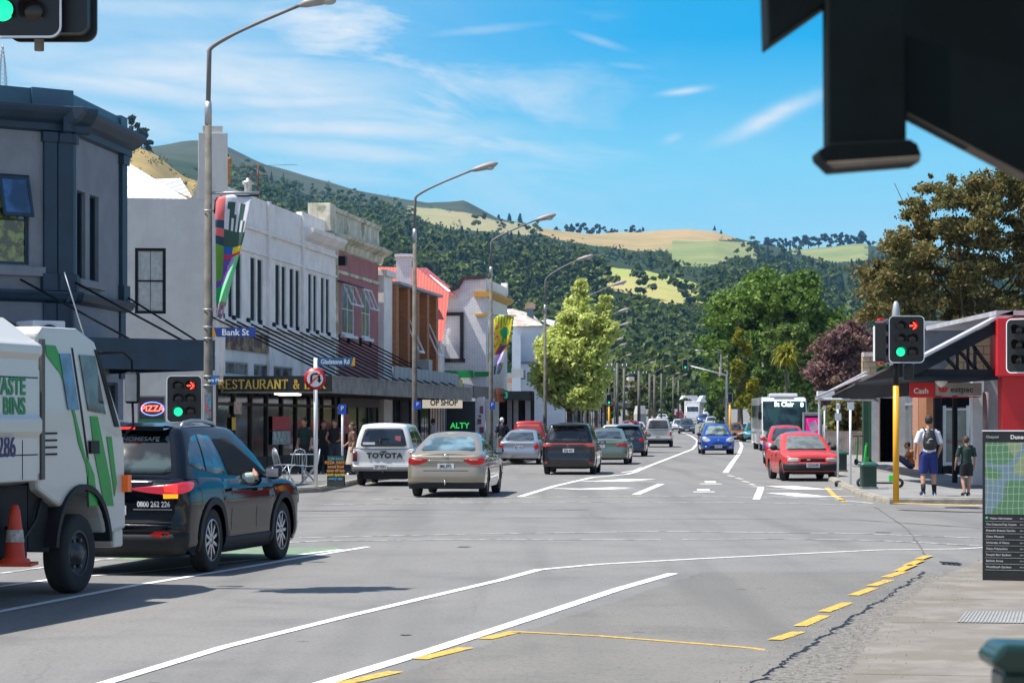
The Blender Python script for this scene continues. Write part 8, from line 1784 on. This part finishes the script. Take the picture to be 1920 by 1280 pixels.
tree('street_tree', b, bl, 30000, .15, LV1, 'pale yellow green street tree on the left footpath', 3, .12, 1.8, .24, .6, flat=.35)
# wispy shoots at its outline
# big green tree
def auto(px0, px1, py0, py1, Y, n, seed, rr=(.16, .26), base_px=None, prof=None, squash=.85):
    rnd = random.Random(seed); k = Y/F; bp = base_px or (px0+px1)/2; b = Vector((W(bp, 0, Y).x, Y, gz(Y)+.1)); Wd = (px1-px0)*k; bl = []
    z0, z1 = W(0, py1, Y).z-b.z, W(0, py0, Y).z-b.z; cx = W((px0+px1)/2, 0, Y).x-b.x
    for i in range(n):
        for _ in range(30):
            a = rnd.uniform(0, 6.283); q = rnd.random()**.5; h = rnd.random(); lim = prof(h) if prof else math.sin(math.pi*(.12+.80*h))**.6
            r = rnd.uniform(*rr)*Wd/2*(1.0 if h < .85 else .7); R_ = max(0, lim*Wd/2-r)*q; z = z0+(z1-z0)*h
            if z+r*squash <= z1+.1: break
        bl.append(((cx+R_*math.cos(a), R_*math.sin(a)*.8, z), (r, r, r*squash)))
    return b, bl
b, bl = auto(1335, 1600, 503, 730, 225, 46, 5, (.22, .36), 1440, lambda h: (.55+.45*min(1, h/.35)) if h < .5 else math.sqrt(max(.02, 1-((h-.45)/.56)**2)))
bl += [((W(1368, 0, 225).x-b.x, 0, W(0, 600, 225).z), (2.3, 2.3, 2.6)), ((W(1350, 0, 225).x-b.x, -1, W(0, 650, 225).z), (2.0, 2.0, 3)), ((W(1352, 0, 225).x-b.x, -1, W(0, 700, 225).z), (1.8, 2.0, 3))]
LV2 = leafmat('fresh green leaves', (.055, .12, .018), (.20, .30, .05), sc=.25)
tree('park_tree', b, bl, 34000, .36, LV2, 'big bright green tree with a broad dome standing above the right side', 6, .4, 1.3, .2, .75)
# purple leaved tree
b, bl = auto(1488, 1668, 590, 760, 150, 30, 9, (.22, .34), 1575); LV3 = leafmat('purple leaves', (.11, .05, .055), (.33, .19, .17), (.12, .09, .035), sc=.5)
tree('purple_tree', b, bl, 18000, .19, LV3, 'purple leaved tree between the green dome and the copper tree', 10, .2, 1.4, .24)
# copper beech: many upswept sprays
Y = 104; k = Y/F; b = Vector((W(1815, 0, Y).x, Y, .13)); rnd = random.Random(21); bl = []
def cz(px): return float(np.interp(px, [1620, 1640, 1660, 1690, 1720, 1745, 1765, 1790, 1830, 1870, 1900, 1960, 2050], [560, 500, 455, 420, 375, 335, 330, 340, 318, 325, 312, 330, 400]))
for i in range(430):
    px = rnd.uniform(1640, 2040); t_ = cz(px)+14; py = t_ + (640-t_)*rnd.random()**1.15
    if px < 1690 and py > 600: py = rnd.uniform(480, 600)
    r = rnd.uniform(9, 20)*k; sl = rnd.uniform(.4, .8); bl.append(((W(px, 0, Y).x-b.x, rnd.uniform(-2.6, 2.6), W(0, py, Y).z), (r*1.5, r*1.3, r*sl)))
for (x0, y0, x1, y1) in [(1720, 420, 1680, 378), (1740, 400, 1700, 395), (1790, 370, 1765, 318), (1800, 380, 1790, 330), (1830, 360, 1826, 308), (1850, 360, 1846, 312), (1890, 360, 1888, 306), (1700, 460, 1668, 420), (1690, 520, 1640, 455), (1670, 560, 1632, 515), (1680, 480, 1650, 470), (1760, 380, 1745, 338), (1910, 350, 1912, 308), (1865, 350, 1870, 318)]:
    for t in np.linspace(0, 1, 6): px, py = x0+(x1-x0)*t, y0+(y1-y0)*t; r = (10-7*t)*k; bl.append(((W(px, 0, Y).x-b.x, rnd.uniform(-1.5, 1.5)*.4, W(0, py, Y).z), (r, r, r*.8)))
LV4 = leafmat('copper leaves', (.09, .10, .035), (.27, .20, .065), (.15, .16, .05), sc=.45)
tree('copper_beech', b, bl, 95000, .12, LV4, 'tall copper brown tree behind the bank with ragged upswept twigs', 22, .2, 1.7, .62, .1, flat=.3)
# lighter feathery trees and palm left of the purple one
LV5 = leafmat('feathery light green', (.07, .13, .025), (.20, .27, .06), sc=.5); LV6 = leafmat('yellow green leaves', (.13, .17, .02), (.42, .36, .03), sc=.6); LV8 = leafmat('olive brown leaves', (.06, .08, .03), (.22, .2, .06), sc=.4); LV7 = leafmat('golden tips', (.13, .17, .02), (.36, .33, .03), sc=.9)
for (x0, x1, y0, y1, Y, n_, m_, lab_, sd_) in [(1405, 1480, 612, 770, 185, 7000, LV5, 'feathery light green tree right of the timber poles', 31), (1445, 1530, 600, 740, 195, 7000, LV5, 'feathery light green tree touching the purple tree', 32), (1368, 1412, 612, 760, 180, 5000, LV7, 'slim tree with golden tips in front of the green dome', 33),
                                               (1395, 1432, 712, 792, 165, 3500, LV6, 'yellow green bush beside the bus roof', 34), (1330, 1362, 700, 792, 240, 3000, LV2, 'small dark green tree under the left edge of the dome', 35),
 (1545, 1632, 748, 835, 113, 6000, LV8, 'olive bush behind the grey paling fence', 36)]:
    b, bl = auto(x0, x1, y0, y1, Y, 16, sd_, (.3, .5)); tree('garden_tree', b, bl, int(n_*1.4), .22 , m_, lab_, sd_, .12, 1.7, .26, group='trees in front of the green dome')
Y = 170; b = Vector((W(1473, 0, Y).x, Y, .2)); k = Y/F; V = []; T_ = []; rng = np.random.default_rng(4); root = empty('palm_tree', b, 0, 'yellow green cabbage palm with drooping spiky leaves', 'tree'); top = W(0, 668, Y).z
for i in range(420):
    a = rng.uniform(0, 6.28); e = rng.uniform(-.9, 1.2); l = rng.uniform(.7, 1.25); p0 = np.array([0, 0, top]) + rng.normal(size=3)*.18; d = np.array([math.cos(a)*math.cos(e), math.sin(a)*math.cos(e), math.sin(e)]); side = np.cross(d, [0, 0, 1.]); side /= np.linalg.norm(side)+1e-6; m_ = p0+d*l*.6; q = m_+d*l*.35+np.array([0, 0, -.3*l])
    V += [p0-side*.03, m_-side*.05, q, m_+side*.05]; T_.append(rng.random())
o = bpy.data.objects.new('crown', leaf_mesh('crown', np.array(V), np.array(T_), LV6)); scene.collection.objects.link(o); o.parent = root; MB().tube([(0, 0, 0), (.1, 0, top*.5), (0, 0, top)], [.16, .12, .1], 8).build('trunk', BARK, root)
# left far row behind the pale poles, and hedges that close the foot of the hill
LV9 = leafmat('mid green leaves', (.04, .08, .02), (.12, .18, .04), sc=.4)
for i, (x0, x1, y0, y1, Y, m_) in enumerate([(1168, 1215, 708, 792, 330, LV8), (1232, 1276, 726, 790, 345, LV9), (1205, 1240, 705, 790, 420, LV8), (1120, 1170, 690, 790, 300, LV9), (1268, 1300, 728, 786, 480, LV8), (1100, 1140, 660, 790, 260, LV8), (1290, 1325, 715, 770, 560, LV9), (1320, 1350, 705, 790, 330, LV9), (1340, 1362, 690, 790, 300, LV8)]):
    b, bl = auto(x0, x1, y0, y1, Y, 14, 50+i, (.32, .5)); tree('roadside_tree', b, bl, 3200, .42, m_, ['olive brown roadside tree behind the pale poles', 'rounded mid green roadside tree by the far parked cars', 'taller olive tree behind the pale poles', 'green tree showing under the street tree', 'small olive tree beside the far box truck', 'olive tree behind the street tree', 'far green tree above the box truck', 'green tree beside the hanging signal', 'dull olive tree left of the dome'][i], 60+i, .16, 1.3, .26, group='roadside trees far along the road')
items = []; rnd = random.Random(77)
for i in range(420):
    px = rnd.uniform(300, 2150); Y = rnd.uniform(430, 690); x_ = (px-960)*Y/F
    if lk(Y)-16 < x_ < rk(Y)+12 and Y < 690 and abs(x_-(lk(Y)+rk(Y))/2) < 16: continue
    items.append((x_, Y, gz(Y)-1, rnd.uniform(7, 13), 'b', rnd.random()))
for i in range(260):
    Y = rnd.uniform(235, 430); sd_ = rnd.choice((-1, 1)); x_ = (lk(Y)-rnd.uniform(10, 60)) if sd_ < 0 else rk(Y)+rnd.uniform(9, 70); items.append((x_, Y, gz(Y)-.6, rnd.uniform(4, 8.5), 'b', rnd.random()))
bake_forest('tree_belt', items, LBRO, 'belt of suburban trees closing the end of the street')
# far buildings at the end of the street
for (x0, x1, y0, y1, Y, rc, lab_) in [(1277, 1314, 741, 772, 520, (.75, .75, .76), 'white flat roofed building at the end of the road'), (1312, 1346, 741, 775, 500, (.55, .62, .72), 'blue grey gabled roof at the end of the road'), (1176, 1192, 706, 735, 520, (.6, .5, .48), 'pale pink house front among the far trees'), (1196, 1212, 760, 785, 300, (.5, .48, .45), 'small cream building behind the far poles')]:
    k = Y/F; b = empty('far_building', (W((x0+x1)/2, 0, Y).x, Y, gz(Y)), 0, lab_, 'building', 'far buildings at the end of the road'); w2 = (x1-x0)*k/2; h = W(0, y0, Y).z-gz(Y); hb = h*.6
    MB().box(-w2, w2, 0, 10, 0, hb).build('wall', mat('far wall %d' % x0, (.35, .33, .32), .8), b); MB().prism([(-w2*1.03, hb), (w2*1.03, hb), (w2*.6, h), (-w2*.6, h)], -.3, 10.3, 'y').build('roof', mat('far roof %d' % x0, rc, .5), b)
# ================= people =================
def remesh(o, v, smooth=8):
    m = o.modifiers.new('remesh', 'REMESH'); m.mode = 'VOXEL'; m.voxel_size = v; m.use_smooth_shade = True
    s_ = o.modifiers.new('smooth', 'SMOOTH'); s_.factor = .5; s_.iterations = smooth; return o
def loft(mb, secs, n=16):
    """closed ellipse sections: (x, y, z, rx, ry)"""
    vs = []; 
    for (x, y, z, rx, ry) in secs:
        for k in range(n): t = 2*math.pi*k/n; vs.append((x+rx*math.cos(t), y+ry*math.sin(t), z))
    m = len(secs); fs = [(i*n+k, i*n+(k+1) % n, (i+1)*n+(k+1) % n, (i+1)*n+k) for i in range(m-1) for k in range(n)] + [list(range(n))[::-1], [(m-1)*n+k for k in range(n)]]
    mb.add(vs, fs, 0, True)
def person(loc, rz, h, J, label, shirt, bottom, hair, shoes=None, vox=.012, name='person', group=None, skirt=None, fingers=True, sleeve=.45, short=.55, socks=None, hairlen=0, cut=False):
    """J: overrides of the joint positions of a 1.75 m figure facing +y"""
    j = dict(pel=(0, 0, .95), chest=(0, .0, 1.28), neck=(0, -.01, 1.48), head=(0, .02, 1.64), shL=(-.18, -.01, 1.42), shR=(.18, -.01, 1.42), elL=(-.25, -.03, 1.12), elR=(.25, -.03, 1.12), wrL=(-.26, .05, .88), wrR=(.26, .05, .88),
             hiL=(-.09, 0, .92), hiR=(.09, 0, .92), knL=(-.11, .02, .50), knR=(.11, .02, .50), anL=(-.11, -.03, .09), anR=(.11, -.03, .09), toL=(-.13, .13, .03), toR=(.13, .13, .03)); j.update(J)
    j = {k: Vector(v) for k, v in j.items()}; root = empty(name, loc, rz, label, 'person', group, h/1.75)
    mb = MB(); pel, ch, nk, hd_ = j['pel'], j['chest'], j['neck'], j['head']; ax = (nk-pel).normalized()
    mb.tube([pel-ax*.06, pel+ax*.08, ch, nk-ax*.08, nk-ax*.02], [.13, .12, .135, .12, .06], 14); mb.tube([nk-ax*.05, nk+ax*.03, hd_-Vector((0, .0, .05))], [.06, .052, .055], 10)
    mb.ball(hd_+Vector((0, 0, .0)), .105, 16, 0, (.78, .95, 1.12)); mb.ball(hd_+Vector((0, .03, -.06)), .07, 12, 0, (.8, .9, .9)); mb.ball(hd_+Vector((0, .105, -.015)), .018, 8, 0, (.8, 1, 1.3))
    for s in (-1, 1): mb.ball(hd_+Vector((s*.083, 0, -.01)), .025, 8, 0, (.5, .8, 1.2)); mb.ball(hd_+Vector((s*.032, .09, .012)), .012, 6)
    mb.ball(hd_+Vector((0, .096, -.05)), .018, 6, 0, (1.4, .6, .4))
    for s, c_ in ((-1, 'L'), (1, 'R')):
        mb.tube([j['sh'+c_]-Vector((s*.06, 0, 0)), j['sh'+c_], j['sh'+c_].lerp(j['el'+c_], .4), j['el'+c_], j['el'+c_].lerp(j['wr'+c_], .3), j['wr'+c_]], [.055, .055, .047, .037, .038, .026], 10)
        d = (j['wr'+c_]-j['el'+c_]).normalized(); w0 = j['wr'+c_]; px_ = Vector((s, 0, 0)); fw = Vector((0, 1, 0)) - d*d.y; fw.normalize()
        mb.tube([w0-d*.01, w0+d*.04, w0+d*.08], [.025, .036, .034], 8, flat=.6)
        if fingers:
            for i in range(4): o_ = fw*(.027-.018*i); L_ = [.07, .08, .075, .06][i]; mb.tube([w0+d*.07+o_, w0+d*(.07+L_*.5)+o_, w0+d*(.07+L_)+o_-px_*.02*s*s], [.0105, .0095, .008], 6)
            mb.tube([w0+d*.02+fw*.025, w0+d*.055+fw*.05, w0+d*.085+fw*.052], [.012, .011, .009], 6)
        mb.tube([j['hi'+c_], j['hi'+c_].lerp(j['kn'+c_], .4), j['kn'+c_], j['kn'+c_].lerp(j['an'+c_], .3), j['an'+c_]], [.095, .085, .056, .058, .036], 12)
        mb.tube([j['an'+c_]+Vector((0, -.03, -.03)), j['an'+c_]+Vector((0, .02, -.04)), j['to'+c_]], [.038, .04, .03], 8)
    remesh(mb.build('body', SKIN, root), vox if fingers else .014, 3)
    # shirt
    mb = MB(); mb.tube([pel+ax*.0, pel+ax*.12, ch, nk-ax*.09, nk-ax*.035], [.145, .14, .155, .14, .07], 16)
    mb.tube([j['shL'], j['shR']], .075, 10); mb.ball(ch+Vector((0, 0, .03)), .17, 14, 0, (1.12, .8, 1.05)); mb.ball(pel+ax*.08, .16, 14, 0, (1.08, .85, .9))
    for c_ in 'LR': e_ = j['sh'+c_].lerp(j['el'+c_], sleeve*2 if sleeve < .5 else 1.0); mb.tube([j['sh'+c_], j['sh'+c_].lerp(e_, .6), e_], [.075, .07, .07], 10)
    remesh(mb.build('shirt', shirt, root), .014, 4)
    mb = MB()
    if skirt: loft(mb, [(pel.x, pel.y, skirt, .26, .24), (pel.x, pel.y, .7, .2, .18), (pel.x, pel.y, 1.02, .13, .12)])
    else:
        mb.ball(pel-Vector((0, 0, .01)), .165, 14, 0, (1.08, .9, .8))
        for c_ in 'LR':
            k_ = j['kn'+c_]; e_ = j['hi'+c_].lerp(k_, min(1, short*2)); pts = [j['hi'+c_], j['hi'+c_].lerp(k_, .5), e_]; rr = [.12, .108, .10]
            if short >= 1: pts.append(j['an'+c_]); rr = [.12, .1, .08, .065]
            mb.tube(pts, rr, 12)
    remesh(mb.build('skirt' if skirt else 'shorts' if short < 1 else 'trousers', bottom, root), .014, 4)
    for c_ in 'LR':
        mb = MB(); a_ = j['an'+c_]; mb.tube([a_+Vector((0, -.055, -.035)), a_+Vector((0, .03, -.03)), j['to'+c_]+Vector((0, .02, .015))], [.05, .052, .04], 10, flat=.9); mb.build('shoe', shoes or BLACK, root)
        mb = MB().tube([a_+Vector((0, -.07, -.075)), j['to'+c_]+Vector((0, .05, -.012))], [.045, .045], 8, flat=.35); mb.build('sole', SIGNW, root) if shoes else None
        if socks: MB().tube([a_+Vector((0, 0, -.01)), a_.lerp(j['kn'+c_], .38)], [.045, .058], 12).build('sock', socks, root)
    mb = MB(); mb.ball(hd_+Vector((0, -.018, .03)), .112, 16, 0, (.82, .92, 1.05)); 
    if hairlen: mb.tube([hd_+Vector((0, -.06, .0)), hd_+Vector((0, -.09, -.12)), hd_+Vector((0, -.09, -.12-hairlen))], [.09, .08, .05], 10)
    hr = mb.build('hair', hair, root)
    return root, j
DKH = mat('dark hair', (.018, .012, .009), .7, var=.4, scale=30); BRH = mat('brown hair', (.06, .03, .015), .7, var=.4, scale=30); WT = mat('white cotton', (.62, .62, .68), .8, var=.06, scale=6); NV = mat('royal navy cotton', (.012, .025, .16), .8, var=.15, scale=5)
DG = mat('bottle green cotton', (.008, .028, .022), .85, var=.15, scale=5); BK = mat('black cotton', (.01, .01, .012), .85); TAN = mat('tan cotton', (.32, .17, .09), .85); PALEK = mat('pale beige cloth', (.42, .38, .33), .85, var=.1)
Yp = 50.2; p = Vector((W(1741, 0, Yp).x, Yp, .13))
man, j = person(p, R(-3), 1.72, dict(anL=(-.13, -.12, .10), toL=(-.16, .04, .03), knL=(-.12, .02, .5), anR=(.13, .02, .09), toR=(.16, .18, .03), knR=(.12, .06, .5), elL=(-.29, -.06, 1.13), wrL=(-.30, -.0, .88), elR=(.28, -.02, 1.13), wrR=(.24, .14, .93), head=(.01, .03, 1.655)),
               'man in white T-shirt and royal blue shorts wearing a black backpack', WT, NV, DKH, mat('navy shoe', (.03, .03, .1), .6), vox=.0085, socks=BK)
mb = MB(); loft(mb, [(0, -.19, 1.02, .10, .04), (0, -.21, 1.05, .14, .085), (0, -.225, 1.16, .155, .10), (0, -.215, 1.3, .145, .09), (0, -.19, 1.42, .11, .065), (0, -.17, 1.47, .06, .03)]); mb.ball((0, -.3, 1.14), .1, 12, 0, (1.1, .55, .9)); bp_ = mb.build('backpack', mat('black nylon', (.012, .012, .014), .5), None); remesh(bp_, .012, 3); bp_.location = p; bp_.rotation_euler.z = R(-3); bp_.scale = (1.72/1.75,)*3; tag(bp_, 'black backpack on the back of the man in the white T-shirt', 'backpack')
for s in (-1, 1): MB().tube([(s*.09, -.15, 1.44), (s*.12, -.02, 1.515), (s*.13, .1, 1.42), (s*.13, .13, 1.25)], .018, 6, flat=1).build('strap', BK, bp_)
MB().tube([(-.05, -.325, 1.24), (-.0, -.335, 1.27), (.05, -.325, 1.26)], .008, 5).build('white_mark', SIGNW, bp_)
MB().tube([(-.01, -.235, 1.47), (0, -.25, 1.5), (.01, -.235, 1.47)], .012, 5).build('grab_loop', BK, bp_)
p = Vector((W(1812, 0, Yp).x, Yp, .13)); person(p, R(8), 1.30, dict(anL=(-.10, -.14, .10), toL=(-.12, .03, .03), anR=(.08, .06, .09), toR=(.1, .22, .03), head=(0, .03, 1.62), elL=(-.30, -.02, 1.12), wrL=(-.32, .06, .88), shL=(-.2, 0, 1.42), shR=(.2, 0, 1.42)), 'boy in bottle green T-shirt and black shorts walking toward the bank', DG, BK, BRH, mat('dark trainer', (.03, .03, .03), .6), vox=.0095, short=.40)
# seated figure against the wall
p = G(1708, 880, .13); person(p, R(80), 1.68, dict(pel=(0, 0, .16), chest=(0, -.02, .5), neck=(0, .05, .70), head=(0, .13, .84), shL=(-.18, .0, .62), shR=(.18, .0, .62), elL=(-.22, .2, .42), elR=(.22, .2, .42), wrL=(-.1, .38, .48), wrR=(.1, .38, .48), hiL=(-.09, .03, .14), hiR=(.09, .03, .14), knL=(-.13, .42, .42), knR=(.13, .42, .42), anL=(-.13, .62, .09), anR=(.13, .62, .09), toL=(-.13, .78, .03), toR=(.13, .78, .03)), 'person with dark hair sitting on the footpath against the brick wall', TAN, mat('blue denim', (.03, .08, .2), .85), DKH, mat('pale shoe', (.5, .45, .42), .6), fingers=True)
# people outside the restaurant
Yq = 70.4
person(Vector((W(627, 0, Yq).x, Yq, .13)), R(175), 1.66, dict(elL=(-.27, .02, 1.13), wrL=(-.18, .2, 1.08), elR=(.27, .02, 1.13), wrR=(.16, .2, 1.05)), 'woman in a sleeveless black top standing behind the sandwich board', BK, mat('dark jeans', (.03, .04, .06), .85), BRH, BK, short=1.1, sleeve=.1, hairlen=.12)
person(Vector((W(661, 0, 69.2).x, 69.2, .13)), R(100), 1.56, dict(elR=(.26, .05, 1.13), wrR=(.2, .22, 1.0)), 'woman in a long pale skirt beside the white pickup', mat('brown blouse', (.14, .07, .05), .85), PALEK, BRH, BK, skirt=.35, hairlen=.15)
person(Vector((W(606, 0, 71).x, 71, .13)), R(200), 1.62, dict(), 'person in dark clothes standing just right of the no U-turn post', BK, BK, DKH, BK, short=1.1, sleeve=.6)
person(Vector((W(571, 0, 70).x, 70, .13)), R(150), 1.7, dict(), 'man in dark green standing in the restaurant doorway shade', DG, BK, DKH, BK, short=1.1)
person(Vector((W(941, 0, 95.5).x, 95.5, .13)), R(10), 1.72, dict(elR=(.3, .02, 1.15), wrR=(.3, .2, 1.02)), 'white haired man in navy shirt walking behind the silver sedan', mat('navy shirt', (.012, .014, .03), .85), mat('khaki trousers', (.22, .19, .14), .85), mat('white hair', (.6, .6, .58), .8), BK, short=1.1)
person(Vector((W(812, 0, 99).x, 99, .13)), R(60), 1.68, dict(), 'person in pale shirt near the barred shop entrance', mat('pale shirt', (.45, .42, .46), .85), BK, DKH, BK, short=1.1)
person(Vector((W(1184, 0, 172).x, 172, gz(172)+.02)), R(0), 1.7, dict(), 'person in an orange red top beside the far queue of cars', mat('orange red top', (.6, .10, .04), .85), BK, BRH, BK, short=1.1, fingers=False)
# driver of the black SUV with an elbow on the sill
cs = Matrix.Translation((cpos[0], cpos[1], 0)) @ Matrix.Rotation(R(-13.4), 4, 'Z')
q = cs @ Vector((.50, -.02, .50)); person(q, R(-13.4), 1.72, dict(pel=(0, 0, .08), chest=(0, -.08, .40), neck=(0, -.1, .62), head=(0, -.06, .80), shL=(-.18, -.08, .56), shR=(.18, -.08, .56), elL=(-.25, .12, .36), wrL=(-.2, .38, .40), elR=(.50, .12, .60), wrR=(.38, .36, .66), hiL=(-.1, .02, .05), hiR=(.1, .02, .05), knL=(-.12, .42, .12), knR=(.12, .42, .12), anL=(-.12, .65, -.12), anR=(.12, .65, -.12), toL=(-.12, .8, -.15), toR=(.12, .8, -.15)), 'driver of the black SUV with one elbow out of the open window', mat('pale green shirt', (.35, .42, .38), .85), BK, BRH, BK, fingers=True)
